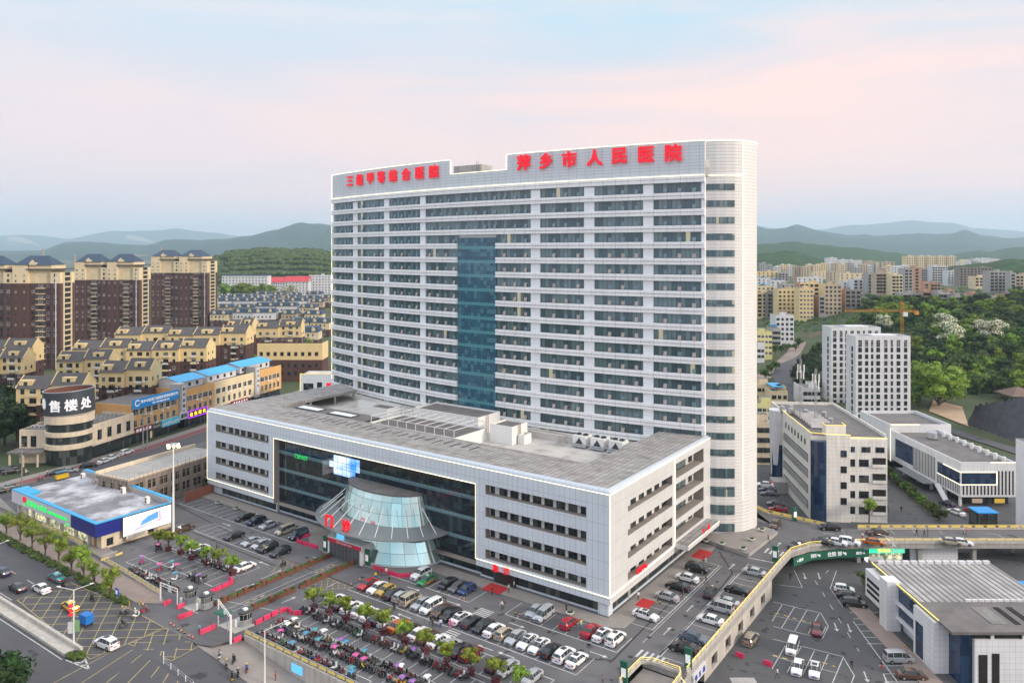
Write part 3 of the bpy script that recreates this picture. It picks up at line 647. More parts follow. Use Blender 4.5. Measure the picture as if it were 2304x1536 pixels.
mat('banner_red', (.55, .02, .06), .6, var=.05)
m = MB(); m.box(-6.3, -11.12, 3.0, 3.7, -11.01, 3.75, 0); m.obj('porch_banner', 'banner_red', hall)
put_text('萍乡市人民医院 欢迎您', .45, .03, 'white_paint', hall, (-1.3, -11.14, 3.38), (1, 0, 0), 'banner_lettering')
m = MB()
for k in range(22): m.box(-5.7+.41*k, -11.12, .05, -5.62+.41*k, -11.06, 2.95)
m.obj('door_slats', 'steel', hall)
m = MB(); m.box(-4, -10.7, 3.95, -1.8, -10.5, 5.1, 0); mat('sign_blue', (.05, .45, .85), .5, emit=.4, var=.1, ecol=(.2, .6, 1)); m.obj('porch_sign', 'sign_blue', hall)
# ---------------- the ward tower
tow = root('ward_tower', 'tall curved hospital ward tower with white bands, long window strips and red roof letters', 'building', W(0, 0), RZ)
def circ3(a, b, c):
    ax, ay = a; bx, by = b; cx, cy = c; d = 2*(ax*(by-cy)+bx*(cy-ay)+cx*(ay-by))
    ux = ((ax*ax+ay*ay)*(by-cy)+(bx*bx+by*by)*(cy-ay)+(cx*cx+cy*cy)*(ay-by))/d; uy = ((ax*ax+ay*ay)*(cx-bx)+(bx*bx+by*by)*(ax-cx)+(cx*cx+cy*cy)*(bx-ax))/d
    return ux, uy, math.hypot(ax-ux, ay-uy)
TX, TY, TR = circ3((-.8, 46.7), (-62, 41.6), (-130.4, 52.0))
def tp(a, off=0, z=0): return (TX+(TR+off)*math.cos(a), TY+(TR+off)*math.sin(a), z)
def apx(px):                                # angle on the arc of a column seen at this place
    lo, hi = math.atan2(46.7-TY, -.8-TX), math.atan2(52.0-TY, -130.4-TX)
    lo, hi = lo+.06, hi-.06
    for _ in range(50):
        md = (lo+hi)/2; p = tp(md); q = W(p[0], p[1]); x = 1152+FPX*q.x/q.y
        if x > px: lo = md
        else: hi = md
    return (lo+hi)/2
aR, aL = math.atan2(46.7-TY, -.8-TX), math.atan2(52.0-TY, -130.4-TX)
def arcs(a0, a1, step=3.2):                 # from right (a0) to left (a1)
    n = max(1, int(abs(a1-a0)*TR/step)); return [a0+(a1-a0)*i/n for i in range(n+1)]
def sweep(mb, a0, a1, prof, m=0, step=3.2):
    al = arcs(a0, a1, step)
    for a, b in zip(al[:-1], al[1:]):
        for (o0, z0), (o1, z1) in zip(prof, prof[1:]):
            sa, sb = -a*TR, -b*TR
            mb.q([tp(b, o0, z0), tp(a, o0, z0), tp(a, o1, z1), tp(b, o1, z1)], m, [(sb, z0), (sa, z0), (sa, z1), (sb, z1)])
    for a, s in ((a0, 1), (a1, -1)):        # closing ends
        mb.q([tp(a, o, z) for o, z in (prof if s > 0 else prof[::-1])]+[tp(a, -.5, prof[-1 if s > 0 else 0][1]), tp(a, -.5, prof[0 if s > 0 else -1][1])], m)
ZR = [78.45-3.74*k for k in range(17)]
ENDP = [(-.9, 47.9), (1.2, 48.6), (3.0, 49.6), (4.6, 50.8), (5.9, 52.3), (6.8, 54.2), (7.2, 56.4), (7.1, 58.8), (6.2, 61), (4, 64), (1, 66)]
back = [(-20, 66), (-62, 62), (-110, 68), (-131, 74)]
frontl = [tp(a, -.6)[:2] for a in arcs(aL, aR, 4)]
foot = frontl+ENDP+back
m = MB(); m.prism(foot, .2, 80.9, 0, 1)
m.obj('core_wall', ['pier_white', 'roof_deck'], tow)
# upper wall that carries the letters, with the gap between its two halves
aN0, aN1 = apx(1140), apx(1014)
m = MB(); sweep(m, aR, aN0, [(.0, 81.1), (.0, 88.9), (-.5, 88.9), (-.5, 81.1)]); sweep(m, aN0, aN1, [(.0, 81.1), (.0, 85.0), (-.5, 85.0), (-.5, 81.1)]); sweep(m, aN1, aL, [(.0, 81.1), (.0, 88.9), (-.5, 88.9), (-.5, 81.1)])
m.obj('letter_wall', 'tower_panel', tow)
m = MB(); m.prism([tp(a, -.55)[:2] for a in arcs(aL, aR, 4)]+[(1.5, 50), (5, 57), (1, 65)]+back, 80.9, 84.6); m.obj('roof', 'roof_deck', tow)
m = MB(); p = tp((aN0+aN1)/2-.004, -9); m.box(p[0]-14, p[1]-1, 84.6, p[0]-4, p[1]+4, 88.2); m.tube((p[0]-5, p[1]-1.1, 85), (p[0]-5, p[1]-1.1, 89.2), .08, 4); m.tube((p[0]-5.7, p[1]-1.1, 85), (p[0]-5.7, p[1]-1.1, 89.2), .08, 4)
for k in range(8): m.tube((p[0]-5, p[1]-1.1, 85.4+.45*k), (p[0]-5.7, p[1]-1.1, 85.4+.45*k), .05, 4)
m.obj('roof_house', 'concrete', tow)
# end block with its rounded corner: horizontal ribs
m = MB(); cum = [0]
for a, b in zip(ENDP, ENDP[1:]): cum.append(cum[-1]+math.hypot(b[0]-a[0], b[1]-a[1]))
def endn(i):
    a, b = ENDP[max(i-1, 0)], ENDP[min(i+1, len(ENDP)-1)]; d = math.hypot(b[0]-a[0], b[1]-a[1]); return ((b[1]-a[1])/d, -(b[0]-a[0])/d)
def endrib(z0, z1, a=0, b=len(ENDP)-1, bul=.05):
    pr = [(.02, z0), (.02+bul*.8, z0+(z1-z0)*.15), (.02+bul, z0+(z1-z0)*.5), (.02+bul*.8, z0+(z1-z0)*.85), (.02, z1)]
    for i in range(a, b):
        n0, n1 = endn(i), endn(i+1)
        for (o0, y0), (o1, y1) in zip(pr, pr[1:]):
            f_ = lambda k, n, o, z: (ENDP[k][0]+n[0]*o, ENDP[k][1]+n[1]*o, z)
            m.q([f_(i, n0, o0, y0), f_(i+1, n1, o0, y0), f_(i+1, n1, o1, y1), f_(i, n0, o1, y1)], 0, [(cum[i], y0), (cum[i+1], y0), (cum[i+1], y1), (cum[i], y1)])
SIDEW = [(z-.75, z+.75) for z in ZR]+[(12.9, 15.1), (8.8, 11.0), (4.7, 6.9), (.9, 2.7)]
z = .3
while z < 88.8: endrib(z, min(88.9, z+.748)); z += .748
m.obj('rounded_end', 'tower_white', tow, smooth=False)
m = MB(); m.prism([(ENDP[i][0]-endn(i)[0]*.3, ENDP[i][1]-endn(i)[1]*.3) for i in range(len(ENDP))]+[(0, 62)], 80.9, 88.85, 0); m.obj('end_parapet', 'tower_white', tow)
tw = []                                      # (distance, builder)
def bay(a0, a1, k, zb, zt):
    def mk_():
        m = MB(); al = arcs(a0, a1, 4.0); rng = random.Random(k*100+int(a0*1000))
        for a, b in zip(al, al[1:]): m.q([tp(b, -.3, zb), tp(a, -.3, zb), tp(a, -.3, zt), tp(b, -.3, zt)], 0, [(-b*TR, 0), (-a*TR, 0), (-a*TR, 2.1), (-b*TR, 2.1)])
        n = int(abs(a1-a0)*TR/1.05)
        for i in range(1, n-1):              # casements, some of them tilted open
            if i % 3 == 1:
                a = a0+(a1-a0)*(i+.5)/n; w_ = .42/TR; op = rng.random(); t = .05 if op < .45 else .3
                z1 = zb+1.05
                m.q([tp(a+w_, -.27+t, zb+.12), tp(a-w_, -.27+t, zb+.12), tp(a-w_, -.27, z1), tp(a+w_, -.27, z1)], 1 if (op > .35 and k > 3) else 2)
        return m
    return mk_
mat('sash_glass', (.16, .24, .30), .15, var=.2, vs=2)
PX = [(749, 794), (804, 864), (875, 945), (957, 1030), (1115, 1194), (1215, 1314), (1337, 1447), (1470, 1578)]
for k, zc in enumerate(ZR):
    zb, zt = zc-1.1, zc+1.12
    bays = PX if k >= 3 else PX[:3]+[(957, 1194)]+PX[5:]
    for x0, x1 in bays:
        a1_, a0_ = apx(x0), apx(x1); p = W(*tp((a0_+a1_)/2)[:2]); tw.append(((p-Vector((0, 0, CAMH-zc))).length, bay(a0_, a1_, k, zb, zt)))
for zb, zt in SIDEW:
    def mk_(zb=zb, zt=zt):
        m = MB()
        for i in (0, 1, 2):
            pts = []
            for j in (i, i+1): n = endn(j); pts.append((ENDP[j][0]+n[0]*.16, ENDP[j][1]+n[1]*.16))
            m.q([(*pts[0], zb), (*pts[1], zb), (*pts[1], zt), (*pts[0], zt)], 0)
        return m
    tw.append((150, mk_))
tw.sort(key=lambda t: t[0])
for d, mk_ in tw[:100]: mk_().obj('window_strip', ['tower_glass', 'sash', 'sash_glass'], tow)
m = MB()
for d, mk_ in tw[100:]: m.add(mk_())
tag(m.obj('window_strip_remainder', ['tower_glass', 'sash', 'sash_glass'], tow), None, kind='stuff')
aG0, aG1 = apx(1116), apx(1029)
def ribprof(zt, zb):
    h = zt-zb; return [(.0, zb), (.36, zb+.06), (.38, zb+h*.42), (.02, zb+h*.45), (.02, zb+h*.55), (.38, zb+h*.58), (.36, zt-.08), (.0, zt)]
for k in range(17):
    zt = ZR[k]-1.1; zb = (ZR[k+1]+1.12) if k < 16 else zt-1.7
    segs = [(aR, aL)] if k < 2 else [(aR, aG0), (aG1, aL)]
    if k == 2: segs = [(aR, aL)]
    for a0, a1 in segs:
        m = MB(); sweep(m, a0, a1, ribprof(zt, zb)); m.obj('white_band', 'tower_rib', tow)
m = MB(); sweep(m, aR, aL, [(0, ZR[0]+1.12), (.34, ZR[0]+1.18), (.36, 80.2), (.1, 80.35), (.36, 80.5), (.36, 81.1), (0, 81.1)]); m.obj('white_band', 'tower_rib', tow)
m = MB(); sweep(m, aR, aL, [(0, 14.5), (.02, 14.6), (.02, 17.1), (0, 17.2)]); m.obj('white_band', 'tower_rib', tow)
for x0, x1 in ((794, 804), (864, 875), (945, 957), (1194, 1215), (1314, 1337), (1447, 1470), (1578, 1586)):
    a1, a0 = apx(x0), apx(x1); m = MB(); sweep(m, a0, a1, [(-.5, 14), (-.05, 14), (-.05, 79.4), (-.5, 79.4)]); m.obj('pier', 'pier_white', tow)
m = MB(); al = arcs(aG0, aG1, 2.2)
for a, b in zip(al, al[1:]): m.q([tp(b, -.15, 12), tp(a, -.15, 12), tp(a, -.15, 67.6), tp(b, -.15, 67.6)], 0, [(-b*TR, 12), (-a*TR, 12), (-a*TR, 67.6), (-b*TR, 67.6)])
m.obj('glass_shaft', 'atrium_strip', tow)
def arcled(a0, a1, z, off=.12, r=.065): ledline('light_line', [tp(a, off, z) for a in arcs(a0, a1, 6)], r, 'led', tow)
arcled(aR, aN0, 88.95); arcled(aN0, aN1, 85.05); arcled(aN1, aL, 88.95); arcled(aR, aL, 81.15, .45)
ledline('light_line', [tp(aN0, .12, 85.05), tp(aN0, .12, 88.95)], .09, 'led', tow); ledline('light_line', [tp(aN1, .12, 85.05), tp(aN1, .12, 88.95)], .09, 'led', tow); ledline('light_line', [tp(aL, .12, 22), tp(aL, .12, 88.95)], .09, 'led', tow)
q = lambda i, z, o=.17: (ENDP[i][0]+endn(i)[0]*o, ENDP[i][1]+endn(i)[1]*o, z)
ledline('light_line', [q(i, 88.95) for i in range(9)], .09, 'led', tow); ledline('light_line', [q(4, 8), q(4, 88.95)], .08, 'led', tow); ledline('light_line', [q(0, 81.1), q(1, 81.1), q(2, 81.1), q(3, 81.1), q(4, 81.1)], .06, 'led', tow)
for s, xs_, zc, sz in (('三级甲等综合医院', (789, 811.5, 835, 859.5, 886, 915.5, 946, 978), 86.2, 3.7), ('萍乡市人民医院', (1180, 1230, 1282, 1339, 1395, 1454, 1515), 86.5, 4.1)):
    for ch, x in zip(s, xs_):
        a = apx(x); p = tp(a, .45, zc); d = (-math.sin(a), math.cos(a), 0); d = d if d[0] > 0 else (-d[0], -d[1], 0)
        put_text(ch, sz, .35, 'sign_red', tow, p, d, 'sign_character', .034)
        m = MB(); n = Vector((math.cos(a), math.sin(a), 0)); d = Vector(d)
        for sx in (-1, 1): m.tube(Vector(tp(a, .05, zc-sz*.48))+d*sx*sz*.42, Vector(tp(a, .05, zc+sz*.48))+d*sx*sz*.42, .03, 4)
        m.obj('letter_frame', 'steel', tow)
# chillers and small plant on the court roof
for k, (u, v) in enumerate(((-24.5, 33.0), (-20.0, 33.2), (-15.5, 33.4))):
    ch = root('rooftop_chiller', 'white boxy chiller with dark louvres on the hospital roof court, %s of three' % ('leftmost', 'middle', 'rightmost')[k], 'chiller', W(u, v, 19.4), RZ, 'chillers on the hospital roof')
    MB().box(-1.7, -1.5, .5, 1.7, 1.5, 2.7, 0).obj('casing', 'white_paint', ch)
    m = MB(); m.q([(-1.2, -1.52, .7), (1.2, -1.52, .7), (0, -1.52, 2.4)]); m.obj('louvre', 'frame_dark', ch)
    for fx in (-.85, .85): MB().lathe([(0, 2.72), (.6, 2.72), (.65, 3.0), (.55, 3.0)], 12, (fx, 0)).obj('fan', 'frame_dark', ch)
    m = MB()
    for sx in (-1.5, 1.5):
        for sy in (-1.3, 1.3): m.box(sx-.1, sy-.1, 0, sx+.1, sy+.1, .5)
    m.tube((-1.9, -1.9, .5), (1.9, -1.9, .5), .2, 8); m.tube((-1.9, -1.9, .95), (1.9, -1.9, .95), .13, 8); m.obj('pipework', 'steel', ch)
# paved terrace at the foot of the tower with plant bowls
m = MB(); m.prism([(-1.2, 43.6), (11.2, 40.2), (12.4, 57), (9.3, 58)], .02, .8, 1, 0)
ter = m.obj('tower_terrace', ['pave', 'concrete'], None, W(0, 0), RZ); tag(ter, None, kind='structure')
# ================= the left half: shop, show-room, street row, yellow flats, brown towers, villas
mat('wall_yellow', (.72, .56, .29), .8, var=.06, vs=.3, streak=.1, panel=(0, .9, .04, (.64, .46, .2)))
mat('wall_brown', (.088, .042, .036), .85, var=.15, vs=.3, streak=.1)
mat('wall_cream', (.70, .58, .38), .8, var=.08, vs=.2, streak=.1)
mat('wall_orange', (.66, .38, .14), .8, var=.07, vs=.4, streak=.15)
mat('wall_beige', (.66, .56, .42), .8, var=.10, vs=.4, streak=.25)
mat('wall_white', (.66, .66, .68), .7, var=.08, vs=.3, streak=.2)
mat('wall_grey', (.38, .37, .36), .8, var=.15, vs=.2, streak=.25)
mat('wall_tan', (.50, .40, .29), .85, var=.12, vs=.2, streak=.2)
mat('wall_brick', (.42, .25, .17), .9, var=.15, vs=.3, panel=(0, 3.0, .25, (.50, .42, .33)))
mat('roof_grey', (.085, .08, .082), .85, var=.2, vs=.5, panel=(0, .5, .08, (.06, .058, .06)))
mat('roof_navy', (.018, .045, .085), .55, var=.2, vs=.4)
mat('roof_blue', (.03, .36, .68), .45, var=.1, vs=.3, panel=(.9, 0, .06, (.025, .28, .55)))
mat('roof_red', (.55, .05, .07), .7, var=.15, vs=.1)
mat('navy_panel', (.012, .02, .20), .35, var=.05, panel=(1.2, 0, .04, (.01, .014, .12)))
mat('lilac_panel', (.60, .60, .66), .4, var=.04, panel=(1.2, 0, .03, (.5, .5, .56)))
mat('shop_roof', (.20, .20, .215), .8, var=.3, vs=.3, stain=((.62, .63, .67), .12, .44, .62), panel=(1.0, 0, .06, (.26, .26, .27)))
mat('scaffold_wall', (.27, .23, .205), .9, var=.25, vs=.6, streak=.3)
mat('hoarding', (.28, .10, .06), .7, var=.2)
def part_text(s, size, mat_, parent, p, d, depth=.08, name='lettering', bold=.02): return put_text(s, size, depth, mat_, parent, p, d, name, bold)
# ---- pharmacy with green lettering and a bright screen on its end wall
ph = root('pharmacy_shop', 'single-storey pharmacy with green lettering, navy corner and a bright white screen on its end wall', 'shop', W(-143.6, -37), RZ)
m = MB(); m.box(.3, 1.2, 0, 40.2, 17, 5.2, 0); m.obj('wall', 'wall_beige', ph)
m = MB(); m.box(0, .2, 5.2, 40.3, 17.2, 5.5, 0); m.obj('roof', 'shop_roof', ph)
m = MB(); m.box(-.2, -.3, 3.1, 29.8, .2, 5.95, 0); m.obj('fascia', 'lilac_panel', ph)
m = MB(); m.box(29.8, -.3, 3.1, 40.8, .2, 5.95, 0); m.box(40.3, .2, 3.1, 40.8, 5.2, 5.95, 0); m.obj('corner_fascia', 'navy_panel', ph)
m = MB(); m.box(-.2, -.35, 5.952, 40.85, .6, 6.12); m.box(40.1, .6, 5.952, 40.85, 17.2, 6.12); m.obj('blue_coping', 'roof_blue', ph)
m = MB(); m.box(-.2, .6, 5.5, 7, 3.2, 6.05); m.obj('blue_canopy_roof', 'roof_blue', ph)
m = MB(); m.box(-.2, 16.2, 5.5, 40.85, 16.5, 6.7, 1); m.prism([(-.2, 16.5), (40.85, 16.5), (40.85, 17.4), (-.2, 17.4)], 6.3, 6.9, 0); m.obj('rear_ridge', ['roof_blue', 'wall_grey'], ph)
mat('shop_light', (.6, .58, .5), .5, emit=.7, ecol=(.85, .85, .55), var=.3, vs=.8)
t = NT('shop_inside'); b_ = t.b; f = t.noise(1.1, 4, t.obj()); c = t.mix(t.rng(f, .4, .62), (.10, .12, .09), (.75, .70, .42)); t.l(c, b_.inputs['Base Color']); t.l(c, b_.inputs['Emission Color']); b_.inputs['Emission Strength'].default_value = .55; b_.inputs['Roughness'].default_value = .1
for a, b in ((5.2, 8.2), (8.8, 15.6), (16.3, 22.4), (23.2, 29.3), (30, 35.2)):
    MB().q([(a, 1.17, .35), (b, 1.17, .35), (b, 1.17, 3.0), (a, 1.17, 3.0)]).obj('shop_window', 'shop_inside', ph)
for a in (1, 4.9, 8.5, 15.9, 22.8, 29.6, 35.6): m = MB(); m.box(a-.18, .55, 0, a+.18, 1.0, 3.1); m.obj('pillar', 'wall_white', ph)
m = MB(); m.box(37.2, 1.1, 0, 38.2, 1.19, 2.3); m.obj('door', mat('door_wood', (.35, .17, .05), .6), ph)
for i, ch in enumerate('老百姓大药房'): part_text(ch, 1.25, 'sign_green', ph, (8.9+1.75*i, -.38, 4.5), (1, 0, 0), .12, 'sign_character')
part_text('LAOBAIXING PHARMACY', .8, 'sign_green', ph, (23.6, -.38, 4.4), (1, 0, 0), .1); part_text('24小时', .5, 'sign_green', ph, (28.3, -.38, 3.45), (1, 0, 0), .1)
m = MB().lathe([(0, 0), (.75, 0), (.75, .12), (0, .12)], 16); T = MB().add(m, Matrix.Translation((6.9, -.36, 4.9)) @ Matrix.Rotation(rad(90), 4, 'X')); T.obj('round_emblem', 'sign_red', ph)
m = MB(); m.box(6.6, -.42, 3.3, 7.2, -.32, 4.2); m.obj('green_emblem', 'sign_green', ph)
mat('screen_white', (.9, .9, .95), .4, emit=.62, var=0, ecol=(.93, .95, 1)); mat('screen_blue', (.1, .3, .7), .4, emit=.3, var=0, ecol=(.06, .25, .8)); mat('screen_pink', (.8, .5, .6), .4, emit=.3, var=0, ecol=(.9, .45, .55)); mat('screen_grey', (.4, .4, .5), .4, emit=.25, var=0, ecol=(.3, .36, .7))
sc_ = root('led_screen', 'large bright screen showing a blue curved building, on the end wall of the pharmacy', 'screen', W(-143.6, -37), RZ)
m = MB(); m.box(40.83, 5.3, 1.5, 41.1, 16.6, 5.9); m.obj('casing', 'frame_dark', sc_)
m = MB(); m.q([(41.104, 5.45, 1.65), (41.104, 16.45, 1.65), (41.104, 16.45, 5.75), (41.104, 5.45, 5.75)]); m.obj('picture', 'screen_white', sc_)
def scr(pts, mt, n): MB().q([(41.11, a, z) for a, z in pts]).obj(n, mt, sc_)
scr([(9.0, 2.9), (13.4, 3.6), (13.4, 5.2), (11, 4.7), (9.6, 4.0)], 'screen_blue', 'pictured_tower'); scr([(13.5, 3.5), (14.2, 3.3), (14, 5.3), (13.5, 5.2)], 'screen_pink', 'pictured_tower_end'); scr([(7.2, 1.9), (12.6, 3.0), (12.6, 3.3), (8.4, 2.75), (7.4, 2.1)], 'screen_grey', 'pictured_street'); scr([(12.8, 2.7), (15.5, 3.1), (15.5, 3.5), (12.8, 3.3)], 'screen_pink', 'pictured_block')
for k, (a, b) in enumerate(((3.5, 14.6), (11.5, 14.4), (23.5, 14.6), (35, 14.2))):
    r = root('roof_fan_box', 'small white ventilator box with red grilles, %s from the left on the pharmacy roof' % ORD[k], 'ventilator', W(-143.6+a, -37+b, 5.5), RZ, 'ventilators on the pharmacy roof')
    MB().box(-.5, -.4, 0, .5, .4, 1.5).obj('casing', 'white_paint', r); m = MB(); m.box(-.32, -.43, .2, .32, -.405, .7); m.obj('grille', 'rust', r); m = MB(); m.box(-.32, -.43, .85, .32, -.405, 1.3); m.obj('grille', 'rust', r)
m = MB(); m.box(41.0, 6, .9, 41.5, 10.5, 1.9); acx = root('air_conditioner', 'long beige air conditioner casing on the wall under the bright pharmacy screen', 'air conditioner', W(-143.6, -37), RZ); m.obj('casing', 'wall_beige', acx); m = MB(); m.box(41.501, 6.3, 1.0, 41.52, 10.2, 1.8); m.obj('grille', 'wall_grey', acx)
wn = Wins(ph); wn.add((40.22, 12.2, .5), rad(90), 1.3, 1.2); wn.add((40.22, 3, .6), rad(90), 1.4, 1.5); wn.done()
# ---- low building under bamboo scaffolding
cs = root('unfinished_building', 'low grey unfinished building wrapped in bamboo scaffolding behind the pharmacy', 'building', (-93.4, 184, 0), math.atan2(.897, .442))
m = MB(); m.box(0, 0, 0, 30, 12, 8, 0, 1); m.obj('wall', ['scaffold_wall', 'concrete'], cs)
m = MB(); m.box(-.3, -.3, 8.002, 30.3, .2, 8.5); m.box(-.3, 11.8, 8.002, 30.3, 12.3, 8.9); m.box(-.3, .2, 8.002, .2, 11.8, 8.5); m.obj('parapet', 'wall_beige', cs)
wn = Wins(cs)
for r_ in (1.6, 4.8):
    for k in range(8):
        wn.add((2.3+3.5*k, 0, r_), 0, 1.0, 2.0, 'open'); wn.add((3.6+3.5*k, 0, r_), 0, 1.0, 2.0, 'open')
    for k in range(3): wn.add((0, 3+3*k, r_), rad(-90), 1.1, 2.0, 'open')
wn.done()
m = MB()
for k in range(26): a = -.5+1.25*k; m.tube((a, -1.1, 0), (a+.05, -1.1, 8.9+.5*((k*7) % 3)), .05, 4)
for k in range(10): m.tube((-.9, -1+1.4*k, 0), (-.9, -1+1.4*k, 9.0), .05, 4)
for z in (1.2, 3, 4.8, 6.6, 8.4): m.tube((-1, -1.1, z), (31, -1.1, z), .05, 4); m.tube((-.9, -1, z), (-.9, 12.5, z), .05, 4)
m.obj('bamboo_scaffold', mat('bamboo', (.30, .22, .14), .8), cs)
hb = root('site_hoarding', 'rust brown hoarding at the foot of the scaffolded building', 'hoarding', (-93.4, 184, 0), math.atan2(.897, .442)); m = MB(); m.box(12, -5.4, 0, 34, -5.2, 2.4); m.obj('panel', 'hoarding', hb); m = MB()
for k in range(9): m.tube((12+2.7*k, -5.1, 0), (12+2.7*k, -5.1, 2.5), .06, 5)
m.obj('post_row', 'steel', hb)
ls = root('side_shelter', 'low grey open-sided shelter with a green base beside the left end of the hospital block', 'shelter', W(-120, 1.0), RZ)
m = MB(); m.box(-9, 0, 2.9, -.3, 7, 3.2); m.obj('roof', 'canopy_grey', ls); MB().box(-8.6, 5.5, 0, -1, 5.7, 2.9).obj('rear_wall', 'frame_dark', ls); MB().box(-8.8, .2, 0, -4, .5, .9).obj('base', mat('green_dark', (.02, .14, .10), .6), ls)
for a in (-8.7, -.6): MB().tube((a, .3, 0), (a, .3, 2.9), .12, 8).obj('post', 'white_paint', ls)
# ---- round show-room with its cylindrical hoarding
sr = root('sales_showroom', 'round beige property show-room with a black cylindrical hoarding on its roof', 'building', (-135.5, 231.5, 0), 0)
m = MB(); R_ = 6.5
for z0, z1, o in ((4.6, 6.2, .35), (8.4, 9.9, .3), (12.2, 14.6, .3)): m.lathe([(R_-.4, z0), (R_+o, z0+.1), (R_+o, z1-.15), (R_-.4, z1)], 40)
m.lathe([(R_, 14.5), (0, 14.6)], 40); m.obj('wall_band', 'wall_beige', sr)
m = MB()
for z0, z1 in ((0, 4.6), (6.2, 8.4), (9.9, 12.2)):
    n0 = len(m.f); m.lathe([(R_-.15, z0), (R_-.15, z1)], 40)
    for k in range(40): m.uv[n0+k] = [(k*1.02, z0), (k*1.02+1.02, z0), (k*1.02+1.02, z1), (k*1.02, z1)]
m.obj('glazing', 'shop_glass', sr)
hd = root('cylindrical_hoarding', 'black cylinder advertising the sales office in big white characters on the round show-room roof', 'hoarding', (-135.5, 231.5, 14.6), 0)
mat('hoarding_black', (.035, .045, .055), .4, var=.1, panel=(0, .62, .05, (.10, .11, .12)))
tiltm = Matrix.Rotation(rad(-2.5), 4, 'Y')
m = MB(); m.lathe([(6.95, .3), (6.95, 7.2)], 48); m = MB().add(m, tiltm); m.obj('panel', 'hoarding_black', hd)
m = MB(); m.lathe([(6.7, 7.2), (6.7, .3)], 48); m = MB().add(m, tiltm); m.obj('inner_lining', 'rust', hd)
m = MB(); m.lathe([(6.66, 7.15), (7.05, 7.15), (7.05, 7.35), (6.66, 7.35), (6.66, 7.15)], 48); m = MB().add(m, tiltm); m.obj('rim', 'steel', hd)
mat('letter_white', (.82, .82, .84), .5, var=0, emit=.12)
def cyl_text(ch, ang, z, size):
    a = rad(ang); n = Vector((math.sin(a), -math.cos(a), 0)); d = Vector((math.cos(a), math.sin(a), 0)); p = tiltm @ (n*7.05+Vector((0, 0, z))); return put_text(ch, size, .12, 'letter_white', hd, p, d, 'sign_character', .03)
for ch, a, s in (('售', -19, 3.6), ('楼', 16, 3.6), ('处', 51, 3.6)): cyl_text(ch, a+18, 3.3, s)
for i, a in enumerate((-36, )):
    aa = rad(a); n = Vector((math.sin(aa), -math.cos(aa), 0)); d = Vector((math.cos(aa), math.sin(aa), 0)); p = n*7.0; m = MB(); up = Vector((0, 0, 1)); pts = []
    for k in range(20):
        t_ = 2*math.pi*k/20; r_ = 1.25*(1/max(abs(math.cos(t_)), abs(math.sin(t_))))**.45; pts.append(tiltm @ (p+n*.1+d*r_*math.cos(t_)*.9+up*(4+r_*math.sin(t_)*1.3)))
    m.q(pts); m.obj('rounded_emblem', 'letter_white', hd)
lw = MB(); lw.box(-13.5, -3, 0, -5.6, 8, 9.3, 0, 1); lw.box(-13.5, -3, 9.302, -5.6, -2.7, 10, 0); lw.box(-13.5, -2.7, 9.302, -13.2, 8, 10, 0); lw.obj('side_wing', ['wall_beige', 'roof_tar'], sr)
wn = Wins(sr)
for a in (-12, -9.2): wn.add((a, -3, 5.0), 0, 1.7, 3.2)
wn.done()
m = MB(); m.box(-14, -8, 4.0, -4.5, -3.05, 4.5); m.obj('porch_roof', 'roof_tar', sr)
for a in (-13.5, -9.5, -5.2): MB().box(a-.2, -7.6, 0, a+.2, -7.2, 4).obj('porch_post', 'wall_beige', sr)
for k in range(5):
    r = root('roof_condenser', 'small white condenser on the roof left of the black cylinder, %s from the left' % ORD[k], 'condenser', (-148+1.2*k, 233.5+.3*(k % 2), 9.3), 0, 'condensers on the show-room roof'); MB().box(-.45, -.2, 0, .45, .2, .9+.5*(k == 3)).obj('casing', 'white_paint', r); MB().lathe([(0, 0), (.3, 0)], 10).add(MB(), None).obj('fan_face', 'frame_dark', r, (0, -.21, .45)).rotation_euler = (rad(90), 0, 0)
rwing = root('showroom_annex', 'two-storey beige annex with dark ground-floor glass right of the round show-room', 'building', (-130.2, 230, 0), math.atan2(.968, .25))
m = MB(); m.box(0, 0, 4.2, 20.5, 12, 9.8, 0, 1); m.box(0, 0, 9.802, 20.5, .35, 10.5, 0); m.box(20.15, .35, 9.802, 20.5, 12, 10.5, 0); m.box(0, .6, 0, 20.5, 12, 4.2, 2); m.box(-.1, -.3, 3.9, 20.6, .0, 4.6, 0); m.obj('wall', ['wall_beige', 'roof_tar', 'shop_glass'], rwing)
wn = Wins(rwing)
for a in (6, 10, 14, 18): wn.add((a, 0, 5.4), 0, 1.7, 3.0)
wn.done()
m = MB(); m.box(1.2, 3, 9.8, 4.5, 6, 12.6); m.obj('roof_hut', 'white_paint', rwing)
m = MB()
for k in range(7): m.tube((6+2*k, 4, 9.8), (7+2*k, 4, 11.2), .07, 4); m.tube((7+2*k, 4, 11.2), (8+2*k, 4, 9.8), .07, 4); m.tube((6+2*k, 9, 9.8), (7+2*k, 9, 11.2), .07, 4)
m.tube((6, 4, 11.2), (20, 4, 11.2), .07, 4); m.obj('roof_truss', 'steel', rwing)
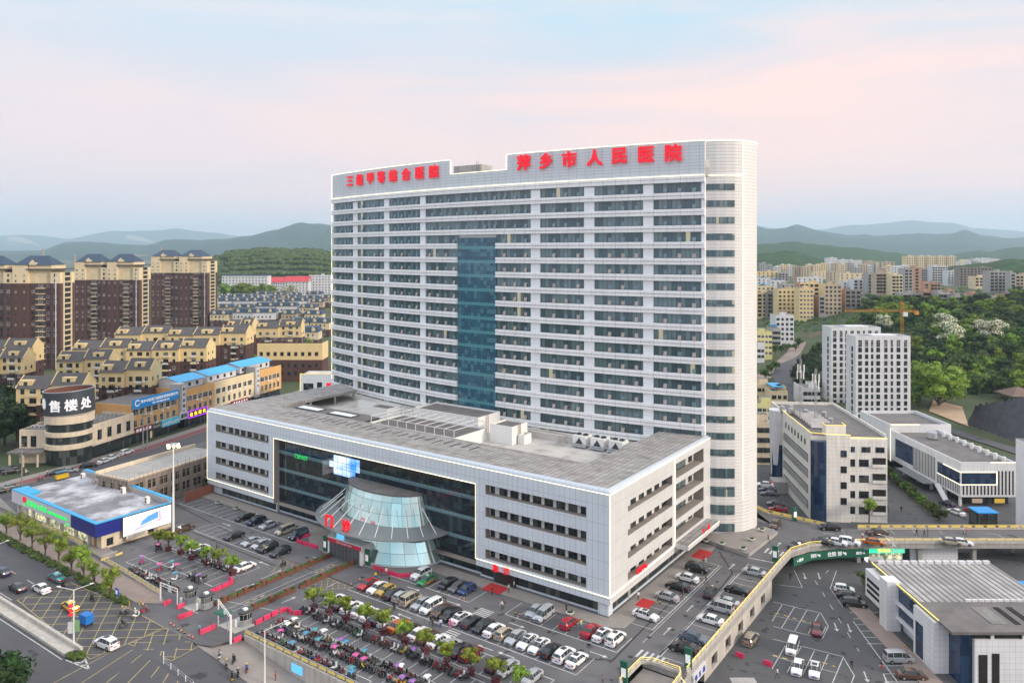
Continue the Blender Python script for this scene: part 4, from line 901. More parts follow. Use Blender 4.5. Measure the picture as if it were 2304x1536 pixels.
# ---- yellow commercial row along the cross street
RW = math.atan2(.953, .302); RO = Vector((-126.2, 250, 0))
def rowpos(s, y=0, z=0): return RO+Vector((.302*s-.953*y, .953*s+.302*y, z))
def rowb(name, label, s0, s1, h, wallm, depth=18, setback=None):
    r = root(name, label, 'building', rowpos(s0), RW); L = s1-s0
    m = MB(); m.box(0, 0, 4.2, L, depth, h, 0, 1); m.box(0, 0, h+.002, L, .3, h+.8, 0); m.box(0, .3, h+.002, .3, depth, h+.8, 0); m.box(0, .5, 0, L, depth, 4.2, 2); m.obj('wall', [wallm, 'roof_tar', 'shop_glass'], r)
    wn = Wins(r); n = int(L/3.1)
    for k in range(n):
        wn.add((1.6+(L-1.5)*k/n+.4, 0, 9.3), 0, 2.1 if k % 3 else 2.7, 1.9, 'beige'); wn.add((1.6+(L-1.5)*k/n+.4, 0, 5.3), 0, 1.5, 2.4, 'beige')
    if s0 == 0:
        for y in (4, 9): wn.add((0, y, 8), rad(-90), 1.4, 1.8)
    wn.done()
    for k in range(n): m = MB(); a = 3.2+(L-4)*k/n; m.box(a, -.42, 8.2+.5*(k % 2)-3.9*(k % 3 == 0), a+.9, -.003, 8.8+.5*(k % 2)-3.9*(k % 3 == 0)); m.obj('air_conditioner', 'white_paint', r)
    if setback:
        a, b, y0, y1, z1 = setback; m = MB(); m.box(a, y0, h, b, y1, z1); m.obj('roof_storey', 'wall_white', r)
        m = MB(); m.v = []; m.q([(a-.5, y0-1, z1-.2), (b+.5, y0-1, z1-.2), (b+.5, (y0+y1)/2, z1+1.4), (a-.5, (y0+y1)/2, z1+1.4)]); m.q([(a-.5, (y0+y1)/2, z1+1.4), (b+.5, (y0+y1)/2, z1+1.4), (b+.5, y1+.8, z1-.2), (a-.5, y1+.8, z1-.2)]); m.q([(a, y0, z1-.001), (a, (y0+y1)/2, z1+1.3), (a, y1, z1-.001)], 1); m.q([(b, y0, z1-.001), (b, y1, z1-.001), (b, (y0+y1)/2, z1+1.3)], 1); m.obj('blue_roof', ['roof_blue', 'wall_white'], r)
        w2 = Wins(r)
        for k in range(int((b-a)/4)): w2.add((a+2+4*k, y0, h+.7), 0, 1.3, 1.2)
        w2.done()
    return r
ra = rowb('shop_building', 'orange three-storey shop building carrying a long bright blue sign board', 0, 22, 12.2, 'wall_orange', 19)
rb_ = rowb('shop_building', 'orange three-storey shop building just right of the first grey pylon, blue roof on top', 25.4, 41, 13, 'wall_orange', 18, (2, 15, 5, 15, 16))
rc_ = rowb('shop_building', 'pale yellow three-storey shop building in the middle of the street row, blue roof on top', 41.05, 65, 13.2, 'wall_cream', 18, (2, 19, 5, 15, 16))
rd_ = rowb('shop_building', 'orange shop building at the far end of the row, right of the second pylon', 68.5, 84, 13.6, 'wall_orange', 18, (-6, 14, 5, 15, 16.5))
for s, txt, lab in ((22.05, '宏兴房地产', 'grey sign pylon with dark vertical characters beside the blue sign board'), (65.05, '宏兴商务', 'grey sign pylon with dark vertical characters towards the far end of the shop row')):
    r = root('sign_pylon', lab, 'sign pylon', rowpos(s), RW, 'sign pylons of the shop row'); m = MB(); m.box(0, -.5, 3.5, 3.3, 4, 16.2); m.obj('shaft', 'wall_grey', r); m = MB(); m.box(.9, -.62, 4.6, 2.9, -.505, 15.6); m.obj('panel', 'wall_white', r)
    for i, ch in enumerate(txt): put_text(ch, 1.3, .1, 'frame_dark', r, (1.9, -.68, 14.4-2.05*i), (1, 0, 0), 'sign_character')
bs = root('blue_sign_board', 'long bright blue sign board with white characters on the orange shop building', 'sign', rowpos(.4, -.3, 11.4), RW); mat('board_blue', (.01, .22, .55), .5, var=.05, emit=.1)
m = MB(); m.box(0, -.2, 0, 21, .1, 3.3); m.obj('panel', 'board_blue', bs)
part_text('萍乡市信登工程造价咨询有限公司', 1.15, 'letter_white', bs, (12, -.26, 2.1), (1, 0, 0)); part_text('地址：萍乡市建设中路  电话', .62, 'letter_white', bs, (12.5, -.26, .8), (1, 0, 0))
m = MB().lathe([(.75, 0), (1.1, 0), (1.1, .08), (.75, .08)], 20, a0=.5, a1=6); T = MB().add(m, Matrix.Translation((2.0, -.2, 1.9)) @ Matrix.Rotation(rad(90), 4, 'X')); T.obj('ring_emblem', 'letter_white', bs)
mat('board_red', (.20, .012, .02), .5, var=.1); mat('board_cyan', (.12, .55, .72), .5, var=.2, vs=.6); mat('board_purple', (.16, .01, .10), .5, var=.1); mat('led_purple', (.4, .05, .9), .5, emit=1.0, var=0, ecol=(.45, .05, 1)); mat('letter_yellow', (.9, .75, .05), .5, emit=.7, var=0, ecol=(1, .85, .05))
for s0, s1, z0, z1, mt, txt, tm, lab in ((.8, 8.2, 3.4, 5.2, 'board_red', '四季土菜馆', 'letter_white', 'dark red shop sign with white characters under the orange shop building'), (8.4, 12.4, 3.2, 4.8, 'frame_dark', '烟酒超市', 'wall_grey', 'dark grey shop sign between the dark red and the light blue signs'), (12.8, 21.4, 2.9, 5.2, 'board_cyan', '', 'letter_white', 'light blue double shop sign board with pale pictures'), (21.6, 25.2, 3.6, 6.2, 'wall_white', '家具', 'frame_dark', 'white shop sign under the first grey pylon'), (25.6, 35.5, 3.4, 5.8, 'board_purple', '金色时代', 'letter_yellow', 'purple-edged shop sign with four yellow characters'), (50, 60, 3.4, 4.8, 'board_red', '农村商业银行', 'letter_white', 'long red shop sign half hidden by the corner of the hospital roof')):
    r = root('shop_sign', lab, 'sign', rowpos(s0, -1.1, 0), RW, 'shop signs along the street row'); L = s1-s0; m = MB(); m.box(0, 0, z0, L, .6, z1); m.obj('panel', mt, r)
    if txt:
        for i, ch in enumerate(txt): put_text(ch, (z1-z0)*.62, .1, tm, r, (L*(i+.7)/(len(txt)+.4), -.06, (z0+z1)/2), (1, 0, 0), 'sign_character', .02)
    else:
        for a in (.3, L/2+.2): m = MB(); m.q([(a, -.02, z0+.5), (a+L/2-.6, -.02, z0+.9), (a+L/2-.6, -.02, z0+1.6), (a, -.02, z0+1.0)]); m.obj('picture', 'wall_white', r)
    if mt == 'board_purple':
        m = MB()
        for a, b in (((0, -.05, z0), (L, -.05, z0)), ((L, -.05, z0), (L, -.05, z1)), ((L, -.05, z1), (0, -.05, z1)), ((0, -.05, z1), (0, -.05, z0))): m.tube(a, b, .1, 5)
        m.obj('neon_edge', 'led_purple', r)
# ---- yellow and brown flats with grey roofs (they face the camera)
def flats(label, pxl, pxr, pyt, zt=19.5, d=10, units=None, name='apartment_block', h=None):
    Y = FPX*(CAMH-zt)/(pyt-HZ); xl, xr = (pxl-1152)*Y/FPX, (pxr-1152)*Y/FPX; w_ = xr-xl; h = zt
    r = root(name, label, 'apartment block', (xl, Y, 0), 0, 'yellow and brown flats'); n = units or max(2, round(w_/9)); wn = Wins(r); lo = h-5.7; rng = random.Random(pxl)
    lb = MB(); up = MB(); rf = MB(); pr = MB(); bal = []
    for i in range(n):
        a, b = w_*i/n, w_*(i+1)/n; o = (0, 1.4, .5)[i % 3]; hh = h+(0, .8, -.4)[i % 3]; mid = b-a
        lb.box(a, o, 0, b, d, lo, 0); up.box(a, o, lo, b, d, hh, 0); rz_ = hh+3.4; ym = o+(d-o)*.45
        rf.q([(a-.1, o-.5, hh-.25), (b+.1, o-.5, hh-.25), (b+.1, ym, rz_), (a-.1, ym, rz_)]); rf.q([(a-.1, ym, rz_), (b+.1, ym, rz_), (b+.1, d+.5, hh-.25), (a-.1, d+.5, hh-.25)])
        for x in ((a,) if i < n-1 else (a, b)): pr = MB(); pr.q([(x, o, hh), (x, d, hh), (x, ym, rz_+.05)]); pr.box(x-.18, ym-.2, rz_-.3, x+.18, ym+.2, rz_+.25); pr.tube((x, o-.5, hh-.15), (x, ym, rz_+.12), .16, 4); pr.tube((x, d+.5, hh-.15), (x, ym, rz_+.12), .16, 4); pr.obj('gable_parapet', 'wall_yellow', r)
        up.box(a+.6+mid*.25*(i % 2), o+.6, hh, a+.6+mid*.25*(i % 2)+mid*.4, o+3.6, hh+2.3, 0); wn.add((a+.6+mid*.25*(i % 2)+mid*.2, o+.6, hh+.4), 0, 1.2, 1.4)
        z = 1.0
        while z < hh-2.2:
            for fx in (.2, .52, .82): wn.add((a+mid*fx, o, z+.7), 0, 1.25 if fx != .52 else 2.3, 1.6, 'beige' if rng.random() < .35 else 'dark')
            if z > 2: bal.append((a+mid*.52, o, z))
            z += 3.05
    z = 1.0
    while z < h-2.2:
        for y in (d*.3, d*.7): wn.add((w_, y, z+.7), rad(90), .9, 1.3)
        z += 3.05
    lb.obj('brown_wall', 'wall_brown', r); up.obj('yellow_wall', 'wall_yellow', r); rf.obj('roof', 'roof_grey', r); wn.done()
    for k, (x, o, z) in enumerate(bal[1::2][:24]): m = MB(); m.box(x+1.5, o-.45, z+.1, x+2.3, o-.003, z+.65); m.obj('air_conditioner', 'white_paint', r)
    for x, o, z in bal[:60]:
        m = MB(); m.box(x-1.3, o-1.0, z-.1, x+1.3, o-.001, z+.08, 0); m.box(x-1.3, o-1.0, z+.08, x+1.3, o-.92, z+.75, 1); m.obj('balcony', ['wall_cream', 'frame_white' if rng.random() < .5 else 'wall_yellow'], r)
    return r
flats('yellow and brown block with grey gables directly behind the round show-room', 36, 182, 872, 19, 9, 2)
flats('short yellow and brown block with grey gables behind the orange shop building', 222, 335, 836, 20.5, 10, 2)
flats('long yellow and brown block below the middle brown tower', 126, 243, 812, 19.5, 9, 2)
flats('long yellow and brown block stepping up right of the short one, five gables wide', 162, 462, 785, 20, 12, 5)
flats('long yellow and brown block at the foot of the three brown towers', 258, 552, 752, 20.5, 13, 5)
flats('yellow and brown block at the left edge, nearest of two', -60, 48, 810, 21, 9, 2)
flats('yellow and brown block at the left edge, the farther of two', -60, 70, 785, 21.5, 9, 2)
flats('small yellow and brown block left of the rooftop cage building', 510, 566, 733, 20.5, 12, 2)
flats('yellow and brown block directly left of the hospital tower', 576, 676, 737, 21, 9, 2)
# yellow and brown hall with a netted roof court
kb = root('netted_hall', 'yellow and brown hall with a netted play court on its roof', 'building', (-97.4, 372, 0), 0)
m = MB(); m.box(-28, 0, 0, 4, 12, 10.5); m.obj('brown_wall', 'wall_brown', kb); m = MB(); m.box(-28, -.1, 10.5, 4, 12, 17.2, 0, 1); m.box(-28, -.1, 17.201, 4, .3, 18.6, 0); m.box(3.6, .3, 17.201, 4, 12, 18.6, 0); m.obj('yellow_wall', ['wall_yellow', 'concrete'], kb)
wn = Wins(kb)
for k in range(9): wn.add((-26+3.4*k, -.1, 12.6), 0, 1.6, 1.8); wn.add((-26+3.4*k, 0, 3), 0, 1.4, 1.8); wn.add((-26+3.4*k, 0, 6.8), 0, 1.4, 1.8)
wn.done()
m = MB()
for k in range(12): m.tube((-27+2.6*k, 1, 18), (-27+2.6*k, 1, 22.5), .05, 4); m.tube((-27+2.6*k, 11, 18), (-27+2.6*k, 11, 22.5), .05, 4)
for y in (1, 11): m.tube((-27, y, 22.5), (2, y, 22.5), .06, 4); m.tube((-27, y, 20.3), (2, y, 20.3), .04, 4)
for x in (-27, 1.6): m.tube((x, 1, 22.5), (x, 11, 22.5), .06, 4); m.tube((x, 1, 20.3), (x, 11, 20.3), .04, 4)
m.obj('net_frame', 'steel', kb)
# ---- three brown and cream residential towers
def tower3(label, pxl, pxr, Y, d, zb, ze, zr):
    xl, xr = (pxl-1152)*Y/FPX, (pxr-1152)*Y/FPX; w_ = xr-xl; r = root('apartment_tower', label, 'apartment tower', (xl, Y, 0), 0, 'brown and cream residential towers'); half = w_/2
    lb = MB(); up = MB(); wn = Wins(r)
    for i in (0, 1):
        a = half*i; lb.box(a, 0, 0, a+half*.32, d, zb); lb.box(a+half*.32, 1.6, 0, a+half*.80, d, zb); lb.box(a+half*.80, .4, 0, a+half, d, zb)
        up.box(a, -.05, zb, a+half*.32, d, ze+2.5); up.box(a+half*.32, 1.5, zb, a+half*.80, d, ze); up.box(a+half*.80, .35, zb, a+half, d, ze-1.5)
        m = MB(); m.box(a+half*.30, -.6, ze+.002, a+half*1.0, d+.4, ze+.5); m.obj('cornice', 'roof_grey', r)
        x0, x1, y0, y1, zz = a+half*.02, a+half*.84, -.4, d*.9, ze+2.5; xm, ym = half*.2, (y0+y1)/2; m = MB()
        rd0, rd1 = (x0+xm, ym, zr), (x1-xm, ym, zr); c = [(x0, y0, zz), (x1, y0, zz), (x1, y1, zz), (x0, y1, zz)]
        m.q([c[0], c[1], rd1, rd0]); m.q([c[1], c[2], rd1]); m.q([c[2], c[3], rd0, rd1]); m.q([c[3], c[0], rd0]); m.q(c[::-1]); m.obj('roof', 'roof_navy', r)
        m = MB(); xd = a+half*.44; m.q([(xd-1.8, -.6, zz), (xd+1.8, -.6, zz), (xd+1.8, -.6, zz+1.2), (xd, -.6, zz+3.0), (xd-1.8, -.6, zz+1.2)]); m.box(xd-1.8, -.59, zz, xd+1.8, 3, zz+1.2); m.obj('dormer', 'wall_cream', r)
        up.box(a+half*.34, .5, ze+.5, a+half*.82, d-.5, zz)
    z = 3
    while z < ze-1:
        for i in (0, 1):
            a = half*i
            for fx, o, ww in ((.07, 0, .8), (.25, 0, .8), (.40, 1.6, 1.6), (.56, 1.6, 2.6), (.72, 1.6, 1.6), (.90, .4, 1.4)):
                oo = o-.05 if z > zb else o
                wn.add((a+half*fx, oo, z), 0, ww, 1.6 if ww > 1 else 1.1, 'beige' if (int(z*7)+i+int(fx*10)) % 2 == 0 else 'dark')
        z += 2.95
    lb.obj('brown_wall', 'wall_brown', r); up.obj('cream_wall', 'wall_cream', r)
    m = MB(); m.box(w_+.01, d*.28-.9, 0, w_+.5, d*.28, ze-1.5); m.box(w_+.01, d*.72, 0, w_+.5, d*.72+.9, ze-1.5); z = 3
    while z < ze-1: m.box(w_+.01, d*.28, z-.3, w_+.9, d*.72, z+.3); z += 2.95
    m.obj('balcony_stack', 'wall_cream', r)
    z = 3
    while z < ze-3: wn.add((w_+.02, d/2, z+.45), rad(90), d*.4, 1.8); z += 2.95
    m = MB(); m.tube((w_-2.2, .2, 0), (w_-2.2, .2, ze-2), .22, 6); m.obj('drain_pipe', 'frame_white', r)
    m = MB(); k = 5
    z = 3
    while z < zb-2:
        for i in (0, 1): m.box(half*i+half*.47, .75, z-.75, half*i+half*.66, 1.595, z-.35)
        z += 2.95
    m.obj('balcony_column', 'wall_cream', r); wn.done()
tower3('brown and cream residential tower at the left edge, nearest of the three', -78, 134, 410, 14, 46.5, 54, 61.5)
tower3('brown and cream residential tower, middle one of the three', 168, 313, 530, 17, 43.8, 54, 62)
tower3('brown and cream residential tower farthest from the camera, right one of the three', 340, 466, 640, 22, 45.6, 57, 65)
# ---- dark-roofed villas and white and red blocks beyond
def villa(label, w_, d, h, wallm):
    r = root('villa', label, 'house', (0, 0, 0), 0, 'dark roofed villas'); m = MB(); m.box(-w_/2, 0, 0, w_/2, d, h*.5, 1); m.box(-w_/2, 0, h*.5, w_/2, d, h, 0); m.obj('wall', [wallm, 'wall_brown'], r)
    m = MB(); x0, x1, y0, y1 = -w_/2-.5, w_/2+.5, -.6, d+.6; s = 1.8; c = [(x0, y0, h), (x1, y0, h), (x1, y1, h), (x0, y1, h)]; t_ = [(x0+s, y0+s, h+3.2), (x1-s, y0+s, h+3.2), (x1-s, y1-s, h+3.2), (x0+s, y1-s, h+3.2)]
    for i in range(4): j = (i+1) % 4; m.q([c[i], c[j], t_[j], t_[i]])
    m.q(t_); m.obj('roof', 'roof_navy', r)
    for k in (-.25, .28): m = MB(); x = w_*k; m.box(x-1.2, -.3, h, x+1.2, 3, h+2.1); m.q([(x-1.4, -.5, h+2.1), (x+1.4, -.5, h+2.1), (x, -.5, h+3.4)], 0); m.obj('dormer', 'wall_cream', r)
    wn = Wins(r); z = 1.2
    while z < h-1.5:
        for k in range(int(w_/3.2)): wn.add((-w_/2+1.8+3.2*k, 0, z), 0, 1.3, 1.5, 'beige' if k % 3 == 0 else 'dark')
        z += 3.2
    wn.done(cap=16); return r
va = [villa('', 15, 11, 10.5, 'wall_cream'), villa('', 19, 11, 12, 'wall_white'), villa('', 13, 10, 11, 'wall_tan')]
va[0]['label'] = va[1]['label'] = va[2]['label'] = ''
vr = []; rng = random.Random(4)
for ri, (py, x0, x1, stp) in enumerate(((684, 590, 742, 36), (692, 500, 745, 36), (703, 497, 745, 40), (717, 500, 745, 44), (735, 494, 745, 50), (757, 668, 748, 50), (782, 690, 752, 58))):
    x = x0; row = []
    while x < x1-10: row.append(x+rng.uniform(-3, 3)); x += stp+rng.uniform(0, 7)
    vr.append((py, row))
first = [True]*3; tiers = ('rearmost villa row', 'second villa row from the back', 'third villa row from the back', 'middle villa row', 'front villa row', 'short row behind the netted hall', 'nearest row by the hospital tower')
for (py, row), tr in zip(vr, tiers):
    for i, x in enumerate(row):
        k = rng.randrange(3); p = G(x, py); lab = 'dark-roofed %s villa, %s from the left in the %s' % (('cream', 'white', 'tan')[k], ordw(i+1), tr)
        if first[k]: va[k].location = p; va[k]['label'] = lab; va[k].rotation_euler.z = rng.uniform(-.12, .12); first[k] = False
        else: dup(va[k], p, rng.uniform(-.12, .12), lab)
for k in range(3):
    if first[k]: bpy.data.objects.remove(va[k])
def slab(name, label, pxl, pxr, pyt, pyb, wallm, cols=None, d=12, fl=3.1, style='dark', roof='roof_tar', rz=0, sidem=None, winw=1.5, extra=None, cat='building', group=None, z0=None, winh=1.5, rooft=None):
    # a plain city block given by where its front wall stands
    p0 = GT((pxl+pxr)/2, pyb) if z0 is None else G((pxl+pxr)/2, pyb, z0); Y = p0.y; w_ = (pxr-pxl)*Y/FPX; h = CAMH-(pyt-HZ)*Y/FPX-p0.z
    r = root(name, label, cat, p0, rz, group); m = MB(); m.box(-w_/2, 0, -3, w_/2, d, h, 0, 2); f0 = len(m.f)
    for i, fc in enumerate(m.f):
        if i in (3, 5): m.m[i] = 1
    m.box(-w_/2, 0, h+.002, w_/2, .25, h+.9, 0); m.box(-w_/2, .25, h+.002, -w_/2+.25, d, h+.9, 1); m.box(w_/2-.25, .25, h+.002, w_/2, d, h+.9, 1); m.obj('wall', [wallm, sidem or wallm, roof], r)
    wn = Wins(r); n = cols or max(2, int(w_/3.4)); z = h-2.5; rng = random.Random(int(pxl*7+pyb))
    while z > .5:
        for k in range(n): wn.add((-w_/2+(k+.5)*w_/n, 0, z), 0, winw*(1 if k % 3 else 1.25), winh, style)
        z -= fl
    wn.done(cap=60)
    m = MB(); x = rng.uniform(-.3, .3)*w_; m.box(x-1.8, 3, h, x+1.8, 7, h+2.6, 0, 1); m.obj('stair_head', [wallm, roof], r)
    if rng.random() < .6: m = MB(); x2 = x+w_*.3*(1 if x < 0 else -1); m.lathe([(0, h+1.9), (.7, h+1.7), (.7, h+.6), (0, h+.6)], 10, (x2, 4)); m.tube((x2, 4, h), (x2, 4, h+.7), .3, 5); m.obj('water_tank', 'steel', r)
    if rooft:
        m = MB(); m.prism([(-w_*.4, .8), (w_*.3, .8), (w_*.3, d*.8), (-w_*.4, d*.8)], h+2.3, h+2.6); m.obj('sheet_roof', rooft, r)
    return r
wb = slab('school_building', 'long pale blue-white building with a blue roof edge beyond the villas', 499, 602, 622, 667, 'wall_white', 14, 16, 4, 'dark', 'roof_blue')
m = MB(); w_ = 32; m.box(-33, -.5, 29.5, 33, 15, 30.8); m.obj('blue_cornice', 'roof_navy', wb)
for pxl, pxr, pyt, lab in ((604, 640, 636, 'white block with a bright red roof right of the long blue-white building'), (641, 694, 634, 'wider white block with a bright red roof beside the plain white block')):
    r = slab('red_roofed_block', lab, pxl, pxr, pyt, 664, 'wall_white', 7, 14, 3.6, 'dark', 'roof_red'); Y = r.location.y; w_ = (pxr-pxl)*Y/FPX; h = CAMH-(pyt-HZ)*Y/FPX
    m = MB(); m.q([(-w_/2-1, -1, h+.5), (w_/2+1, -1, h+.5), (w_/2+1, 7, h+8), (-w_/2-1, 7, h+8)]); m.q([(-w_/2-1, 7, h+8), (w_/2+1, 7, h+8), (w_/2+1, 15, h+.5), (-w_/2-1, 15, h+.5)]); m.q([(w_/2, 0, h), (w_/2, 14, h), (w_/2, 7, h+7.6)], 1); m.q([(-w_/2, 0, h), (-w_/2, 7, h+7.6), (-w_/2, 14, h)], 1); m.obj('red_roof', ['roof_red', 'wall_white'], r)
slab('white_block', 'plain white block with small dark windows beside the hospital tower, beyond the villas', 695, 744, 620, 662, 'wall_white', 7, 14, 4)
far = [(492, 520, 612, 630, 'wall_white', 'roof_red'), (522, 540, 616, 628, 'wall_tan', 'roof_tar'), (541, 556, 613, 628, 'wall_white', 'roof_navy'), (558, 584, 615, 628, 'wall_cream', 'roof_red'), (586, 616, 608, 626, 'wall_cream', 'roof_tar'), (612, 632, 617, 628, 'wall_white', 'roof_red'), (634, 668, 616, 630, 'wall_tan', 'roof_red'), (668, 690, 614, 628, 'wall_white', 'roof_tar'), (690, 716, 611, 624, 'wall_tan', 'roof_tar'), (718, 746, 608, 622, 'wall_white', 'roof_blue')]
for i, (a, b, t_, bt, wm, rm) in enumerate(far):
    slab('distant_block', 'distant %s block with a %s roof below the green hill, %s from the left' % (wm[5:], rm[5:].replace('tar', 'dark'), ORD[i]), a, b, t_, bt, wm, None, 14, 3.5, roof=rm, group='distant blocks at the foot of the green hill')
# white annex left of the tower
an = root('white_annex', 'small white annex with yellow light lines and a red square, left of the hospital tower', 'building', (-84, 300, 0), 0)
m = MB(); m.box(0, 0, 0, 16, 12, 14.6, 0, 1); m.box(0, 0, 14.602, 16, .3, 15.4, 0); m.obj('wall', ['panel_grey', 'roof_deck'], an); ledline('light_line', [(-.1, -.1, 0), (-.1, -.1, 15.4), (16, -.1, 15.4)], .1, 'led_yellow', an)
m = MB(); m.box(10.4, -.12, 9.5, 12.4, -.01, 11.8); m.obj('red_square', 'sign_red', an); wn = Wins(an); wn.add((3.2, 0, 9), 0, 4, 2.6); wn.add((7.6, 0, 7), 0, 2, 5); wn.done()
# ================= the right half: raised deck and bridge, beige block, white twin towers, low white complex, hall, city
mat('tile_white', (.72, .73, .75), .5, var=.06, vs=.3, streak=.12, panel=(.9, .9, .04, (.42, .43, .45)))
mat('tile_beige', (.80, .77, .71), .6, var=.08, vs=.3, streak=.2, panel=(1.0, 1.0, .035, (.42, .40, .36)))
mat('retaining', (.50, .47, .42), .8, var=.12, vs=.3, streak=.35, panel=(2.4, 0, .05, (.34, .32, .29)))
glass('navy_glass', 1.3, 1.5, .05, (.008, .022, .06), (.02, .05, .10), .4, frame=(.015, .03, .06), stripes=False, rough=.06)
mat('rail_steel', (.5, .5, .48), .4, .4, var=.05); mat('rail_glow', (.9, .7, .2), .5, emit=.35, var=0, ecol=(1, .78, .25)); mat('rail_yellow', (.66, .50, .15), .5, var=.15, emit=.08, ecol=(1, .75, .1))
def railing(name, label, pts, closed_step=2.0, cat='railing', group='railings of the raised deck', glow='rail_glow', par=.45, base=None):
    pts = [Vector(p) for p in pts]; r = root(name, label, cat, pts[0], 0, group); o = pts[0]; m = MB(); g = MB(); post = []
    for a, b in zip(pts, pts[1:]):
        d = (b-a).normalized(); n = Vector((-d.y, d.x, 0))*.14; a_, b_ = a-o, b-o
        for s in (0,): m.prism([((a_+n).x, (a_+n).y), ((b_+n).x, (b_+n).y), ((b_-n).x, (b_-n).y), ((a_-n).x, (a_-n).y)], min(a_.z, b_.z), max(a_.z, b_.z)+par) if abs(a.z-b.z) < .2 else m.loft([[a_+n, a_-n, a_-n+Vector((0, 0, par)), a_+n+Vector((0, 0, par))], [b_+n, b_-n, b_-n+Vector((0, 0, par)), b_+n+Vector((0, 0, par))]])
        up = Vector((0, 0, 1)); g.tube(a_+up*1.02, b_+up*1.02, .06, 5); g.tube(a_+up*.72, b_+up*.72, .035, 4); L = (b-a).length; k = max(1, round(L/closed_step))
        for i in range(k): post.append(a_+(b_-a_)*i/k)
    m.obj('parapet', 'retaining', r); g.obj('rail', glow, r)
    pm = MB().box(-.06, -.06, par, .06, .06, 1.12).mesh('post', ['rail_steel'])
    for p in post[:95]: place(pm, 'post', r, p)
    return r
curve = [W(17.5, 20), W(17.5, 33), W(17.5, 42)]+deckcurve[:4]
railing('deck_railing', 'glowing yellow railing along the outer edge of the car deck, above the lower yard', [W(17.5, -8.4)]+curve)
railing('deck_railing', 'near railing of the straight bridge, over the green shop sign', deckcurve[3:5])
railing('deck_railing', 'far railing of the straight bridge with yellow plates, before the hedge', [Vector((128, 174, 0)), Vector((79.6, 174, 0))], glow='rail_yellow')
railing('deck_railing', 'yellow railing curving past the foot of the ward tower', [Vector((74, 174.4, 0)), Vector((62, 184.2, 0)), Vector((57, 196, 0)), Vector((47, 213, 0))], glow='rail_yellow')
for k in range(18):                          # yellow plates hung on the far railing
    pass
pm = MB().box(-.95, -.04, 0, .95, .04, .45).mesh('yellow_plate', ['rail_yellow'])
fr = [o for o in bpy.data.objects if o.get('label', '').startswith('far railing')][0]
for k in range(18): place(pm, 'yellow_plate', fr, (-1.6-2.7*k, -.2, .5))
fr2 = [o for o in bpy.data.objects if o.get('label', '').startswith('yellow railing curving')][0]
for k in range(12):
    a = Vector((74, 174.4, 0)); b = Vector((62, 184.2, 0)); c = Vector((57, 196, 0)); t_ = k/6; p = a.lerp(b, t_) if t_ < 1 else b.lerp(c, t_-1); d = (b-a) if t_ < 1 else (c-b)
    place(pm, 'yellow_plate', fr2, p-a+Vector((-.15, -.2, .5)), math.atan2(d.y, d.x))
rw = root('deck_retaining_wall', 'pale concrete retaining wall of the car deck with dark openings, facing the lower yard', 'wall', W(0, 0), RZ)
m = MB(); facade(m, lambda a, z, d: (17.55-d, a, z), -8.4, 34, LOW, -1.1, [(2+6.5*k, 4.6+6.5*k, LOW+.6, -2.0, .5, 1) for k in range(5)]+[(-7, -1.2, LOW, -2.2, 1.2, 1)], 0, 0); m.box(17.0, 34, LOW, 17.55, 35, -1.1); m.obj('wall', ['retaining', 'opening'], rw)
m = MB(); m.box(17.56, -6.6, -2.6, 17.9, -1.4, -1.0); m.obj('sign_board', 'wall_white', rw)
for i, ch in enumerate('停车场'): put_text(ch, 1.1, .06, 'plate_blue', rw, (17.94, -5.6+1.6*i, -1.8), (0, 1, 0), 'sign_character')
for k, (x, y) in enumerate([(64, 166.8), (76.5, 167), (77.6, 171), (90, 167), (90, 172.5), (102, 167), (102, 172.5), (114, 167), (114, 172.5), (125, 167)]):
    r = root('bridge_pier', 'pale concrete pier under the bridge, %s of the %s' % (('leftmost', 'second', 'third', 'fourth', 'fifth', 'sixth', 'seventh', 'eighth', 'ninth', 'rightmost')[k], 'ten piers from the left'), 'pier', (x, y, LOW), 0, 'piers under the bridge'); m = MB(); m.box(-.42, -.42, 0, .42, .42, 3.5); m.box(-.7, -.6, 3.1, .7, .6, 3.5); m.obj('shaft', 'concrete', r)
gsn = root('direction_sign', 'long dark green direction sign with white characters bent round the edge of the bridge', 'sign', deckcurve[0], 0); mat('sign_board_green', (.008, .11, .065), .5, var=.06)
dc = [W(17.75, 41), deckcurve[0]+Vector((.25, -.4, 0)), deckcurve[1]+Vector((.15, -.35, 0)), deckcurve[2]+Vector((.1, -.35, 0)), deckcurve[3]+Vector((-2, -.35, 0))]; o = deckcurve[0]; m = MB()
for a, b in zip(dc[1:], dc[2:]):
    d = (b-a).normalized(); n = Vector((d.y, -d.x, 0)); a_, b_ = a-o, b-o; m.loft([[a_+n*.05+Vector((0, 0, -2.75)), a_+n*.2+Vector((0, 0, -2.75)), a_+n*.2+Vector((0, 0, -1.0)), a_+n*.05+Vector((0, 0, -1.0))], [b_+n*.05+Vector((0, 0, -2.75)), b_+n*.2+Vector((0, 0, -2.75)), b_+n*.2+Vector((0, 0, -1.0)), b_+n*.05+Vector((0, 0, -1.0))]])
m.obj('panel', 'sign_board_green', gsn)
for (i, t_, s, sz) in ((1, .35, '←超市', .75), (2, .12, '眼科↰', .95), (2, .75, '住院', 1.05), (3, .12, '部↰', 1.05), (3, .72, '超市→', .7)):
    a, b = dc[i], dc[i+1]; d = (b-a).normalized(); n = Vector((d.y, -d.x, 0)); p = a.lerp(b, t_)-o+n*.23+Vector((0, 0, -1.8)); put_text(s, sz, .04, 'letter_white', gsn, p, d, 'lettering', .02)
us_ = root('bridge_kiosk', 'small shop under the bridge with a bright green and yellow sign', 'shop', (78.4, 166.4, LOW), 0)
